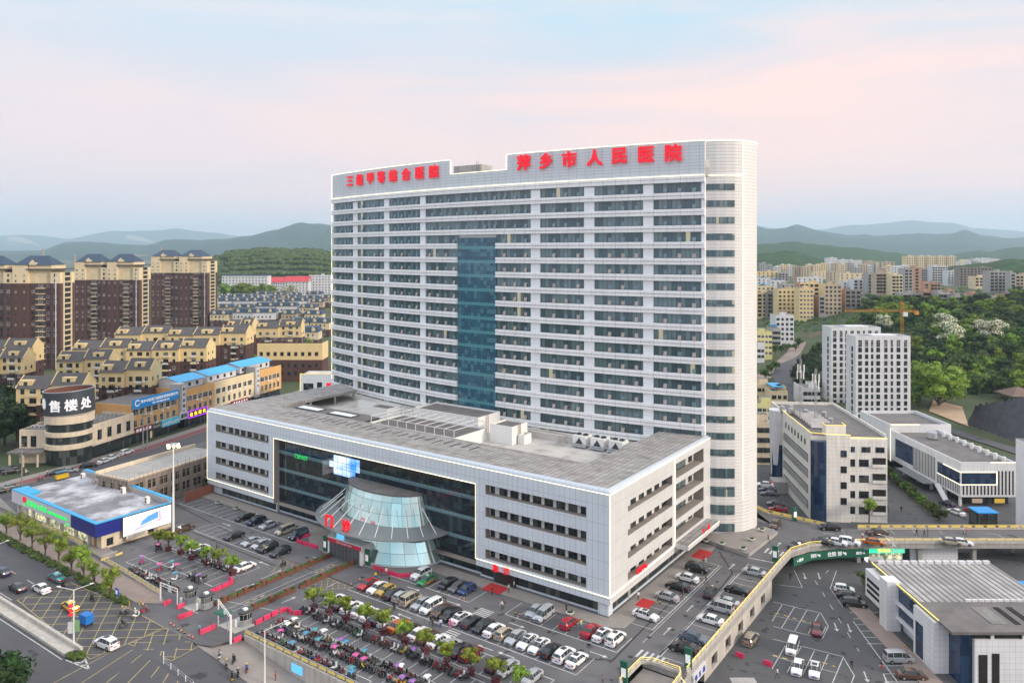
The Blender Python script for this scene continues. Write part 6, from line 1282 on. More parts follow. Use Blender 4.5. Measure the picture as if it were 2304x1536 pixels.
# ---- the town on the right: every block by where its front stands
TOWN = [
 (1751, 1798, 652, 717, 'wall_yellow', 5, 'dark', 'yellow seven-storey block with square dark windows at the near edge of the right town', 'wall_yellow'),
 (1799, 1830, 651, 722, 'wall_yellow', 4, 'beige', 'yellow block with wide glazed bays directly right of the square-windowed yellow one', 'wall_yellow'),
 (1800, 1842, 638, 706, 'wall_yellow', 4, 'open', 'taller yellow block standing behind the bayed yellow one', 'wall_brick'),
 (1727, 1750, 661, 715, 'concrete_dark', 2, 'open', 'dark grey block between two yellow blocks', None),
 (1704, 1726, 661, 716, 'wall_yellow', 2, 'open', 'yellow block beside the rounded end of the hospital tower', None),
 (1844, 1880, 668, 711, 'wall_grey', 3, 'open', 'raw concrete five-storey shell right of the tall yellow block', 'wall_brick'),
 (1856, 1893, 641, 708, 'wall_tan', 4, 'dark', 'tan seven-storey block behind the raw concrete shell', 'wall_yellow'),
 (1903, 1937, 654, 696, 'concrete_dark', 3, 'open', 'dark concrete block with a brick side behind the crane jib', 'wall_brick'),
 (1897, 1925, 634, 660, 'wall_white', 3, 'dark', 'white block left of the tall concrete frame', None), (1921, 1953, 630, 662, 'wall_white', 3, 'open', 'white block with wide open floors against the tall concrete frame', None),
 (1954, 1972, 617, 664, 'wall_grey', 2, 'open', 'narrow grey concrete frame left of the tan one', None), (1973, 2000, 616, 666, 'wall_tan', 4, 'open', 'tall tan concrete frame with open floors', 'wall_tan'), (2001, 2008, 617, 667, 'wall_cream', 1, 'open', 'narrow cream strip block right of the tall tan frame', None),
 (1794, 1850, 625, 650, 'wall_white', 5, 'dark', 'white block with a brick end behind the tall yellow block', 'wall_brick'), (1789, 1830, 600, 624, 'wall_tan', 5, 'open', 'tan block with open floors on the skyline of the right town', None), (1831, 1866, 612, 628, 'wall_cream', 4, 'dark', 'low cream block on the skyline right of the tan one', None),
 (1709, 1733, 592, 612, 'wall_brown', 2, 'beige', 'dark brown block on the skyline beside the hospital tower', None), (1734, 1764, 592, 614, 'wall_brick', 5, 'beige', 'brick block with white window stripes on the skyline', None),
 (1704, 1751, 612, 634, 'wall_yellow', 5, 'dark', 'low yellow block under the dark brown one', None), (1752, 1773, 615, 634, 'wall_grey', 3, 'open', 'low grey block under the striped brick one', None), (1704, 1733, 627, 648, 'wall_white', 3, 'dark', 'low white block with a blue roof nearest the hospital tower', 'B'), (1734, 1766, 632, 656, 'wall_white', 3, 'dark', 'low white block with a blue roof, second from the hospital tower', 'B'), (1758, 1796, 640, 664, 'wall_grey', 4, 'dark', 'low grey block behind the square-windowed yellow block', None), (1704, 1742, 645, 672, 'wall_cream', 4, 'dark', 'cream block with a blue roof behind the small yellow block', 'B'),
 (1866, 1889, 612, 634, 'wall_tan', 3, 'dark', 'small tan block in the middle of the right town', None), (1890, 1945, 616, 640, 'wall_cream', 5, 'dark', 'wide cream block with a dark roof left of the concrete frames', None), (1977, 2012, 590, 620, 'wall_tan', 4, 'open', 'tan tower on the knoll behind the concrete frames', 'wall_cream'),
 (2008, 2031, 620, 668, 'wall_cream', 3, 'open', 'cream seven-storey frame right of the tan one', 'wall_cream'), (2036, 2053, 606, 662, 'wall_grey', 2, 'open', 'grey seven-storey frame with a wide brick right half', None), (2053.5, 2073, 604, 661, 'wall_brick', 0, 'open', 'blank brick end block with pale floor lines', 'wall_brick'),
 (2074, 2098, 606, 640, 'wall_grey', 5, 'dark', 'pale grey block, left third of the long grey row', None), (2098.5, 2132, 600, 641, 'wall_white', 6, 'open', 'long pale grey block with a raised roof storey', None), (2133, 2160, 610, 643, 'wall_white', 4, 'dark', 'white block with square windows at the end of the long grey row', None),
 (2161, 2229, 603, 645, 'scaffold_wall', 9, 'open', 'wide brown block wrapped in scaffolding', None), (2229, 2273, 612, 658, 'wall_grey', 5, 'open', 'grey block with long open floors and a blank right end', 'wall_grey'), (2273.5, 2286, 616, 664, 'wall_grey', 0, 'open', 'blank grey end wall block', None), (2287, 2320, 620, 660, 'wall_tan', 4, 'open', 'brown block at the right edge of the town', None), (2195, 2229, 624, 650, 'wall_cream', 4, 'open', 'low cream frame before the scaffolded block', None),
 (2076, 2094, 638, 657, 'wall_brick', 0, 'open', 'small blank brick block on the slope', None), (2096, 2116, 639, 656, 'wall_brick', 3, 'open', 'small brick block with open ground floor on the slope', None),
 (2033, 2078, 662, 690, 'wall_grey', 5, 'open', 'raw concrete row on the slope, left of the three', None), (2079, 2093, 657, 691, 'wall_brick', 2, 'open', 'brick stair tower at the right end of the left concrete row', 'wall_brick'), (2113, 2140, 661, 694, 'wall_grey', 3, 'open', 'raw concrete row in the middle of the slope, left part', None), (2133, 2148, 655, 668, 'wall_brick', 0, 'open', 'brick stair tower over the middle concrete row', 'wall_brick'), (2141, 2200, 668, 695, 'wall_grey', 7, 'open', 'raw concrete row in the middle of the slope, right part', None), (2190, 2206, 664, 692, 'wall_brick', 1, 'open', 'brick stair tower at the end of the middle concrete row', 'wall_brick'),
 (2216, 2262, 674, 692, 'wall_grey', 5, 'open', 'raw concrete row at the right of the slope', None), (2263, 2279, 665, 691, 'scaffold_wall', 1, 'open', 'brown stair tower at the end of the right concrete row', 'wall_brick'),
 (1746, 1786, 712, 777, 'wall_white', 4, 'dark', 'white six-storey house near the curved hill road', None), (1738, 1756, 742, 788, 'wall_grey', 3, 'dark', 'grey house tucked left of the white six-storey house', 'B'), (1704, 1737, 750, 809, 'lemon', 4, 'beige', 'lemon yellow house beside the rounded end of the hospital tower', None), (1704, 1720, 782, 815, 'wall_white', 2, 'dark', 'small white house in front of the lemon yellow one', None),
 (1704, 1734, 868, 905, 'wall_cream', 3, 'dark', 'low cream house by the hospital tower with a cluttered roof', None), (1736, 1772, 884, 920, 'wall_cream', 3, 'dark', 'low cream house with a blue awning above the beige block', 'B'), (1704, 1736, 912, 955, 'lemon', 3, 'beige', 'lemon yellow house just left of the beige block', None), (1704, 1732, 955, 1045, 'wall_beige', 3, 'dark', 'worn beige house between the hospital tower and the beige block', None), (1808, 1845, 876, 918, 'wall_white', 4, 'dark', 'small grey-white house below the white twin towers', None),
]
mat('lemon', (.66, .62, .28), .8, var=.08, vs=.3, streak=.15)
for a, b, t_, bt, wm, cols, stl, lab, side in TOWN:
    blue = side == 'B'; op = stl == 'open'
    slab('city_block', lab, a, b, t_, bt, wm, cols if cols else 0.0001 and 1, 14 if b-a > 15 else 9, 3.2, stl, 'roof_tar', rad(-4), None if blue else side, 2.4 if op else 1.5, None, 'building', None, None, 2.0 if op else 1.5, 'roof_blue' if blue else None)
for i in range(5):
    a = 2040+22.8*i; slab('far_tower', 'distant yellowish apartment tower in a line of five under the mountains, %s from the left' % ORD[i], a, a+20, 577, 622, 'wall_cream', 4, 18, 3.2, 'dark', 'roof_navy', 0, 'wall_yellow', 2.2, group='distant line of yellowish towers')
for i, (a, b, t_, bt, wm) in enumerate(((2156, 2172, 588, 600, 'wall_white'), (2173, 2190, 584, 600, 'wall_grey'), (2191, 2206, 582, 599, 'wall_white'), (2207, 2229, 581, 598, 'wall_white'), (2230, 2248, 583, 597, 'wall_white'), (2249, 2258, 586, 597, 'wall_tan'), (2160, 2186, 594, 606, 'wall_white'), (1862, 1884, 581, 588, 'wall_white'), (1886, 1908, 585, 594, 'wall_white'), (1912, 1940, 586, 594, 'wall_white'), (1945, 1968, 588, 597, 'wall_tan'))):
    slab('distant_block', 'far %s block in the valley under the right-hand mountains, %s of eleven from the left' % (wm[5:], ORD[(7+i if i < 7 else i-7) % 20]) if False else 'far %s block in the valley before the mountains, %s' % (wm[5:], ('left of the red roof', 'second left of the red roof', 'beside the red roof', 'under the red roof', 'right of the red roof', 'rightmost one', 'lowest one', 'left of the dark conifers', 'behind the dark conifers', 'right of the dark conifers', 'over the tan knoll tower')[i]), a, b, t_, 609 if i < 7 else 618, wm, None, 16, 4, roof='roof_red' if i == 3 else 'roof_tar', group='far blocks in the valley')

rngf = random.Random(21); fx = []
for x in range(1712, 2300, 15):
    if 2036 < x < 2150: continue
    fx.append((x, rngf.uniform(603, 612) if x < 2150 else rngf.uniform(598, 606)))
for i, (x, y) in enumerate(fx):
    wm = rngf.choice(['wall_cream', 'wall_white', 'wall_tan', 'wall_grey', 'wall_yellow']); slab('far_block', 'small far %s block on the town skyline, %s from the left' % (wm[5:], ordw(i+1)), x, x+rngf.uniform(11, 19), y-rngf.uniform(7, 14), y+16, wm, 3, 12, 3.3, rngf.choice(['dark', 'open']), 'roof_tar', 0, None, 2.0, group='small far blocks of the right town')
# ================= hills and trees
def hillmat(name, dark, light, sc_, soil=None):
    t = NT(name); f = t.rng(t.noise(sc_, 6, t.pos(), .65), .32, .68); c = t.mix(f, dark, light)
    if soil: c = t.mix(t.rng(t.noise(sc_*.12, 4, t.pos()), .66, .72), c, soil)
    t.l(c, t.b.inputs['Base Color']); t.b.inputs['Roughness'].default_value = 1; t.b.inputs['Specular IOR Level'].default_value = .1
    bn = t.n('ShaderNodeBump'); bn.inputs['Strength'].default_value = 1; bn.inputs['Distance'].default_value = 6; t.l(t.noise(sc_*1.6, 5, t.pos()), bn.inputs['Height']); t.l(bn.outputs[0], t.b.inputs['Normal'])
hillmat('hill_near', (.012, .036, .014), (.055, .10, .03), .05); hillmat('hill_mid_hazed', (.012, .034, .03), (.035, .07, .045), .012, (.30, .19, .12)); hillmat('hill_far', (.02, .045, .045), (.04, .07, .06), .006)  # haze put into the colour: hills turn bluer with distance
def ridge(name, prof, D, df, db, mt, rough=.2, step=9, seed=0, rows=16, base=0):
    m = MB(); x0, x1 = prof[0][0], prof[-1][0]; n = int((x1-x0)/step); pts = []
    for i in range(n+1):
        px = x0+(x1-x0)*i/n
        for (a, ya), (b, yb) in zip(prof, prof[1:]):
            if a <= px <= b: t_ = (px-a)/(b-a); t_ = t_*t_*(3-2*t_)*.5+t_*.5; py = ya+(yb-ya)*t_; break
        zr = CAMH-(py-HZ)*D/FPX; X = (px-1152)*D/FPX
        zr += (zr*.06+3)*mnoise.fractal(Vector((X/D*22, seed, 0)), 1, 2, 4)
        for j in range(rows+1):
            s_ = j/rows*1.55-1; d = D+(s_*df if s_ < 0 else s_*db/.55)
            sh = math.cos(min(1, abs(s_) if s_ < 0 else s_/.55)*math.pi/2)**1.15
            xx = (px-1152)*d/FPX if s_ < 0 else X*(1+.3*(d-D)/D)
            nz_ = mnoise.fractal(Vector((xx/D*9, d/D*9, seed+3)), 1, 2.1, 5)
            z = base+(zr-base)*sh*(1+rough*nz_*min(1, abs(s_)*3))-6*(1-sh)
            m.v.append((xx, d, z))
    for i in range(n):
        for j in range(rows): a = i*(rows+1)+j; m.fi((a, a+rows+1, a+rows+2, a+1))
    return tag(m.obj(name, mt, smooth=True), None, kind='structure')
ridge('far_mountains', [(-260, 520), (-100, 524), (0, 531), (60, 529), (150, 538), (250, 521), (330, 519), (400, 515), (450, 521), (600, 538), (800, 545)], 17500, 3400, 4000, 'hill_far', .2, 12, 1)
ridge('blue_hills', [(-300, 558), (-100, 560), (0, 566), (90, 564), (150, 546), (200, 544), (260, 550), (330, 551), (370, 540), (400, 537), (450, 540), (520, 535), (560, 531), (620, 519), (680, 506), (720, 502), (760, 506), (840, 520), (960, 534), (1150, 546), (1380, 536), (1600, 540)], 8200, 2900, 2900, 'hill_mid_hazed', .28, 7, 2, 20)
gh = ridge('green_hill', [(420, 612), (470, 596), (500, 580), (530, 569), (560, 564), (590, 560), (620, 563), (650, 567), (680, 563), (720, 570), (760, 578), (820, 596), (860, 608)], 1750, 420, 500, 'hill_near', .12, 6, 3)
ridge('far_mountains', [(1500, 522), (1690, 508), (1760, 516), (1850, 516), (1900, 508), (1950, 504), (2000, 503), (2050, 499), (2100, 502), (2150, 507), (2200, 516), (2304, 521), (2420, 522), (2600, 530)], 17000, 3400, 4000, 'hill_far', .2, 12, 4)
ridge('blue_hills', [(1560, 530), (1690, 511), (1705, 512), (1735, 519), (1770, 518), (1795, 511), (1830, 517), (1880, 527), (1920, 529), (1950, 527), (1975, 531), (2010, 528), (2060, 528), (2110, 530), (2140, 528), (2172, 524), (2210, 532), (2260, 537), (2304, 534), (2400, 530), (2560, 545)], 8600, 3100, 2900, 'hill_mid_hazed', .3, 6, 5, 20)
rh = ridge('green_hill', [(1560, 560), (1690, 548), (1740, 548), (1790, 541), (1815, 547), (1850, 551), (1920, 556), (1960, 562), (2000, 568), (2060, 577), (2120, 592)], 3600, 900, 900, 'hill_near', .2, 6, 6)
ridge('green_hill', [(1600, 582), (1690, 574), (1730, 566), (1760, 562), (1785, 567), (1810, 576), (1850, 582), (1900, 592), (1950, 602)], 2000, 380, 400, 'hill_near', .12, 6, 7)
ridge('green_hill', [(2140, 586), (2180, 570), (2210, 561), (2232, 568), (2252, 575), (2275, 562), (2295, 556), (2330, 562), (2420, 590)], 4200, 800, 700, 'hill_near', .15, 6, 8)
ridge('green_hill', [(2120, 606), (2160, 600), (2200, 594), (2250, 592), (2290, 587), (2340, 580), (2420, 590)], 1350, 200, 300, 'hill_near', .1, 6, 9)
def clump(m, c, r, rng, n=1, sq=.8):
    # a leafy lump: a jittered low ball
    k = len(m.v); rows = ((0, 1), (.5, .8), (.9, .35), (1, -.1), (.7, -.6)); cols = 7
    for rr, zz in rows:
        for i in range(cols):
            a = 2*math.pi*i/cols+zz*2; j = rng.uniform(.75, 1.2); m.v.append((c[0]+r*rr*j*math.cos(a), c[1]+r*rr*j*math.sin(a), c[2]+r*zz*sq*j))
    for q in range(len(rows)-1):
        for i in range(cols): m.fi((k+q*cols+i, k+(q+1)*cols+i, k+(q+1)*cols+(i+1) % cols, k+q*cols+(i+1) % cols))
leaf('leaf_mid', (.012, .036, .007), (.095, .165, .022)); leaf('leaf_bright', (.035, .09, .008), (.22, .31, .022)); leaf('leaf_dark', (.007, .022, .006), (.030, .065, .012)); leaf('leaf_flower', (.05, .09, .02), (.16, .20, .07), (.55, .54, .40)); leaf('leaf_street', (.07, .125, .014), (.25, .32, .035)); leaf('leaf_pine', (.008, .022, .012), (.025, .05, .025))
rng = random.Random(11)
def wood(name, surf, px0, px1, n, r0, r1, mt):
    m = MB(); vs = [v.co for v in surf.data.vertices]; pick = [p for p in vs if px0 < 1152+FPX*p.x/p.y < px1 and p.z > 2]
    for _ in range(n): p = rng.choice(pick); clump(m, (p.x+rng.uniform(-14, 14), p.y+rng.uniform(-14, 14), p.z+1), rng.uniform(r0, r1), rng)
    return tag(m.obj(name, mt), None, kind='stuff')
wood('wood', gh, 470, 770, 2600, 4, 8, 'leaf_mid')
def blobs_tree(seed, H, R, th, blobs, nleaf, ls, flat=.8, core=.74):
    rg = random.Random(seed); B = []
    for i in range(blobs):
        a = rg.uniform(0, 6.283); q = math.sqrt(rg.random())*.72; zz = rg.uniform(-.55, .85); s_ = math.sqrt(max(.15, 1-zz*zz)); B.append((R*q*s_*math.cos(a)*1.15, R*q*s_*math.sin(a)*1.15, th+(H-th)*(.5+.45*zz), R*rg.uniform(.26, .46)))
    B.append((0, 0, th+(H-th)*.5, R*.5)); m = MB()
    for b in B: clump(m, b[:3], b[3]*core, rg)
    for _ in range(nleaf):
        b = rg.choice(B); d = Vector((rg.gauss(0, 1), rg.gauss(0, 1), rg.gauss(.25, 1))).normalized(); p = Vector(b[:3])+d*b[3]*rg.uniform(.72, 1.1); p.z = b[2]+(p.z-b[2])*flat
        nrm = (d+Vector((rg.gauss(0, .5), rg.gauss(0, .5), rg.gauss(.2, .5)))).normalized(); e1 = nrm.orthogonal().normalized(); e2 = nrm.cross(e1); t_ = rg.uniform(0, 6.28); f1 = (e1*math.cos(t_)+e2*math.sin(t_))*ls*rg.uniform(.6, 1.2); f2 = nrm.cross(f1)*.6
        m.q([p-f1, p-f2*.8, p+f1, p+f2*.8])
    tr = MB(); tr.tube((0, 0, -.5), (0, 0, th+(H-th)*.4), R*.06+.05, 7, 0, R*.03+.02)
    for b in B[:5]: tr.tube((0, 0, th*.8), b[:3], R*.03+.02, 5, 0, .02)
    return m, tr
TM = {}
def treeproto(kind, seed, mt, **k):
    m, tr = blobs_tree(seed, **k); TM.setdefault(kind, []).append((m.mesh('crown', [mt]), tr.mesh('trunk', ['trunk'])))
for s in range(4): treeproto('hill', s, 'leaf_mid', H=9, R=4.6, th=2.2, blobs=13, nleaf=850, ls=.55)
for s in range(3): treeproto('bright', 20+s, 'leaf_bright', H=9, R=4.4, th=2.2, blobs=12, nleaf=850, ls=.55)
for s in range(3): treeproto('dark', 30+s, 'leaf_dark', H=10, R=4.8, th=2, blobs=14, nleaf=850, ls=.55)
for s in range(2): treeproto('flower', 40+s, 'leaf_flower', H=12, R=6, th=2.5, blobs=18, nleaf=1500, ls=.5)
for s in range(2): treeproto('big', 50+s, 'leaf_bright', H=19, R=10.5, th=.6, blobs=38, nleaf=3600, ls=.7)
for s in range(4): treeproto('street', 60+s, 'leaf_street', H=5.4, R=2.0, th=1.15, blobs=14, nleaf=1200, ls=.15, core=.62)
for s in range(3): treeproto('pot', 70+s, 'leaf_street', H=3.9, R=1.75, th=1.9, blobs=11, nleaf=640, ls=.19, flat=.7, core=.74)
for s in range(3): treeproto('bush', 80+s, 'leaf_mid', H=2.4, R=1.5, th=.1, blobs=8, nleaf=420, ls=.2, core=.8)
m = MB(); rg = random.Random(5)
for k in range(9):
    z = 2+1.15*k; r_ = 2.6*(1-k/9.5)
    for i in range(60): a = rg.uniform(0, 6.28); q = r_*rg.uniform(.4, 1); p = Vector((q*math.cos(a), q*math.sin(a), z-q*.25)); d = Vector((math.cos(a), math.sin(a), -.35))*.6; e_ = Vector((-math.sin(a), math.cos(a), 0))*.28; m.q([p-d-e_*.3, p-e_, p+d, p+e_])
TM['pine'] = [(m.mesh('crown', ['leaf_pine']), MB().tube((0, 0, -1), (0, 0, 12.5), .25, 6, 0, .04).mesh('trunk', ['trunk']))]
def tree(kind, name, p, sca, label, group, cat='tree', i=None):
    r = root(name, label, cat, p, rng.uniform(0, 6.28), group); r.scale = (sca, sca, sca*rng.uniform(.9, 1.1)); c, t_ = TM[kind][(i if i is not None else rng.randrange(99)) % len(TM[kind])]; place(c, 'crown', r); place(t_, 'trunk', r); return r
def trees(kind, name, l, sca, labelf, group, cat='tree'):
    for i, p in enumerate(l): tree(kind, name, p, sca*rng.uniform(.85, 1.15), labelf(i, len(l)), group, cat, i)
# street trees on the hedge strip, potted trees in the car parks
trees('street', 'street_tree', [ZG('3', x, y) for x, y in ((45, 505), (140, 555), (222, 605), (313, 655), (405, 705), (495, 770), (580, 818), (655, 888), (768, 945))], 1.05, lambda i, n: 'slim yellow-green street tree on the hedge strip beside the road, %s from the left' % ORD[i], 'street trees on the hedge strip')
POT = [(356, 1231), (379, 1239), (407, 1246), (431, 1258), (465, 1270), (493, 1278), (523, 1292)]; POT2 = [(706, 1372), (740, 1383), (778, 1398), (824, 1414), (861, 1428), (911, 1449), (957, 1470), (1005, 1496), (1060, 1517), (1115, 1536), (1168, 1554)]
mat('pot_red', (.085, .015, .02), .5, var=.1); pot = MB(); pot.box(-.5, -.5, 0, .5, .5, .95, 0); pot.box(-.56, -.56, .86, .56, .56, 1.0, 0); potm = pot.mesh('planter_box', ['pot_red'])
for l, lab in ((POT, 'round-topped tree in a dark red box in the left moped park, %s from the left'), (POT2, 'round-topped tree in a dark red box between mopeds and parked cars, %s from the left')):
    for i, (x, y) in enumerate(l): r = tree('pot', 'potted_tree', G(x, y), 1.0, lab % ORD[i], 'round potted trees'); place(potm, 'planter_box', r)
# round shrubs of the hedge by the low complex, bushes, corner trees
hd0, hd1 = G(1985, 1062, LOW), G(2112, 1170, LOW)
trees('bush', 'round_shrub', [hd0.lerp(hd1, i/13) for i in range(14)], 1.15, lambda i, n: 'dark round shrub in the long hedge by the beige block, %s from the camera' % ordw(n-i), 'round shrubs of the long hedge', 'shrub')
trees('bush', 'round_shrub', [ZG('7', x, y, LOW) for x, y in ((800, 705), (830, 745), (862, 800), (880, 830))], 1.1, lambda i, n: 'dense green shrub beside the louvred corner of the ribbed-roof hall, %s of four' % ORD[i], 'shrubs beside the ribbed-roof hall', 'shrub')
tree('pot', 'garden_tree', ZG('r', 1018, 1370, LOW+1.5), 1.3, 'small round tree in a kerbed bed before the beige block', None)
trees('dark', 'corner_tree', [W(-56, -72.5), W(-52.2, -74), W(-60, -73), W(-48.5, -76), W(-57, -77), W(-64, -74)], .72, lambda i, n: 'dark bushy tree cut by the lower left corner of the photo, %s of six' % ORD[i], 'trees in the lower left corner')
trees('dark', 'roadside_tree', [G(x, y) for x, y in ((10, 1000), (40, 1005), (72, 985), (20, 965), (55, 955), (8, 930), (90, 960), (38, 925), (-20, 985), (-25, 1020))], 1.15, lambda i, n: 'dark green tree left of the round show-room, %s of ten counting back from the road' % ORD[i], 'trees left of the show-room')
trees('bright', 'courtyard_tree', [G(x, y) for x, y in ((550, 833), (573, 826), (232, 900), (70, 880), (690, 790))], .8, lambda i, n: 'bright green tree between the yellow flats, %s' % ('behind the end of the blue roofs', 'right of the blue roofs', 'beside the show-room flats', 'by the left edge flats', 'at the foot of the brown villa block')[i], 'trees between the flats')
trees('bright', 'avenue_tree', [G(x, y) for x, y in ((507, 672), (525, 670), (541, 671), (556, 671), (573, 671), (592, 670), (606, 672))], 2.0, lambda i, n: 'broad green tree in the line before the long blue-white building, %s from the left' % ORD[i], 'tree line before the blue-white building')
trees('flower', 'avenue_tree', [G(x, y) for x, y in ((622, 668), (640, 667), (658, 667))], 1.3, lambda i, n: 'pale olive tree before the red-roofed blocks, %s of three' % ORD[i], 'tree line before the blue-white building')
trees('pine', 'conifer', [GT(x, y) for x, y in ((1893, 612), (1901, 612), (1909, 612), (1917, 611), (1924, 612), (1932, 613), (1940, 612), (1950, 610))], 2.6, lambda i, n: 'dark conifer on the knoll above the right town, %s from the left' % ORD[i], 'conifers on the knoll')
trees('hill', 'knoll_tree', [GT(x, y) for x, y in ((1958, 604), (1966, 603), (1975, 604), (2014, 602), (2022, 603), (2030, 604), (2035, 608))], 1.9, lambda i, n: 'green tree on the knoll behind the concrete frames, %s from the left' % ORD[i], 'trees on the knoll')
trees('dark', 'slope_bush', [GT(x, y) for x, y in ((1800, 880), (1815, 888), (1830, 892), (1797, 862), (1812, 868), (1828, 874), (1842, 880), (1800, 845), (1815, 850), (1830, 856), (1810, 832), (1826, 838), (1840, 845), (1822, 820), (1838, 826), (1845, 805), (1832, 808))], .75, lambda i, n: 'dense dark bush on the bank inside the curved hill road, %s counting uphill' % ORD[i], 'bushes inside the road bend', 'bush')
trees('hill', 'lane_tree', [GT(x, y) for x, y in ((1745, 800), (1758, 795), (1770, 790), (1735, 842), (1745, 835), (1722, 855), (1790, 790), (1797, 782))], .6, lambda i, n: 'green tree along the pink lane by the hospital tower, %s of eight' % ORD[i], 'trees along the pink lane')
# ---- the wooded hill on the right
tree('big', 'camphor_tree', GT(2112, 912), 1.05, 'huge broad tree, sunlit bright green, just right of the white twin towers', None)
for i, (x, y, s) in enumerate(((2125, 757, 1.25), (2137, 790, 1.3), (2205, 760, .9), (2228, 778, 1.2), (2250, 765, 1.0), (1990, 745, .95))): tree('flower', 'flowering_tree', GT(x, y), s, 'cream-flowering tree on the wooded hill, %s' % ('topmost of the left pair', 'lower one of the left pair', 'left of the right group', 'middle of the right group', 'right of the right group', 'directly above the white twin towers')[i], 'cream-flowering trees on the hill')
occ = []; rows = {}
for y in range(668, 925, 4):
    for x in range(1905, 2345, 6):
        if x < 2056 and y > 742: continue
        if y > 880 and 2065 < x < 2190: continue
        if y > 893 and x > 2180: continue
        if x < 1950 and y > 690: continue
        if y < 690 and x < 2280: continue
        p = GT(x+rng.uniform(-3, 3), y+rng.uniform(-2, 2)); sp = 6.2+rng.uniform(0, 4)
        if all((p.x-q[0])**2+(p.y-q[1])**2 > ((sp+q[2])/2)**2 for q in occ) and len(occ) < 300: occ.append((p.x, p.y, sp)); rows.setdefault((y-668)//26, []).append((p, sp))
nm = ('top', 'second', 'third', 'fourth', 'fifth', 'sixth', 'seventh', 'eighth', 'ninth', 'lowest')
for rk in sorted(rows):
    l = sorted(rows[rk], key=lambda t: t[0].x/t[0].y)
    for i, (p, sp) in enumerate(l):
        kd = rng.choices(['hill', 'bright', 'dark'], [4, 4, 3])[0]
        tree(kd, 'hill_tree', p, sp/8.6*rng.uniform(.9, 1.2), '%s tree on the right-hand hill, %s from the left in the %s tier' % ({'hill': 'green', 'bright': 'yellow-green', 'dark': 'dark'}[kd], ordw(i+1), nm[min(rk, 9)]), 'trees of the wooded hill')
m = MB()
for _ in range(5200):
    x = rng.uniform(1900, 2340); y = rng.uniform(664, 905)
    if (x < 2056 and y > 745) or (y > 885 and x > 2065) or (x < 1950 and y > 700): continue
    p = GT(x, y); clump(m, (p.x, p.y, p.z+.3), rng.uniform(.8, 2.0), rng)
tag(m.obj('undergrowth', 'leaf_dark'), None, kind='stuff')
m = MB()
for _ in range(900):
    x = rng.uniform(1705, 2300); y = rng.uniform(640, 745); p = GT(x, y); clump(m, (p.x, p.y, p.z), rng.uniform(.8, 2.2), rng)
tag(m.obj('scrub', 'leaf_mid'), None, kind='stuff')
m = MB()                                      # low hedge under the street trees
for k in range(420):
    u = rng.uniform(-168, -74); p = W(u, -45.6+.8*rng.uniform(-1, 1)+.02*(u+74)*-.3); clump(m, (p.x, p.y, .25), rng.uniform(.35, .6), rng)
for k in range(30): p = W(-62.6+rng.uniform(-1.5, 1), -59.6+rng.uniform(-.8, .8)); clump(m, (p.x, p.y, .3), rng.uniform(.3, .7), rng)
tag(m.obj('hedge_planting', 'leaf_mid'), None, kind='stuff')
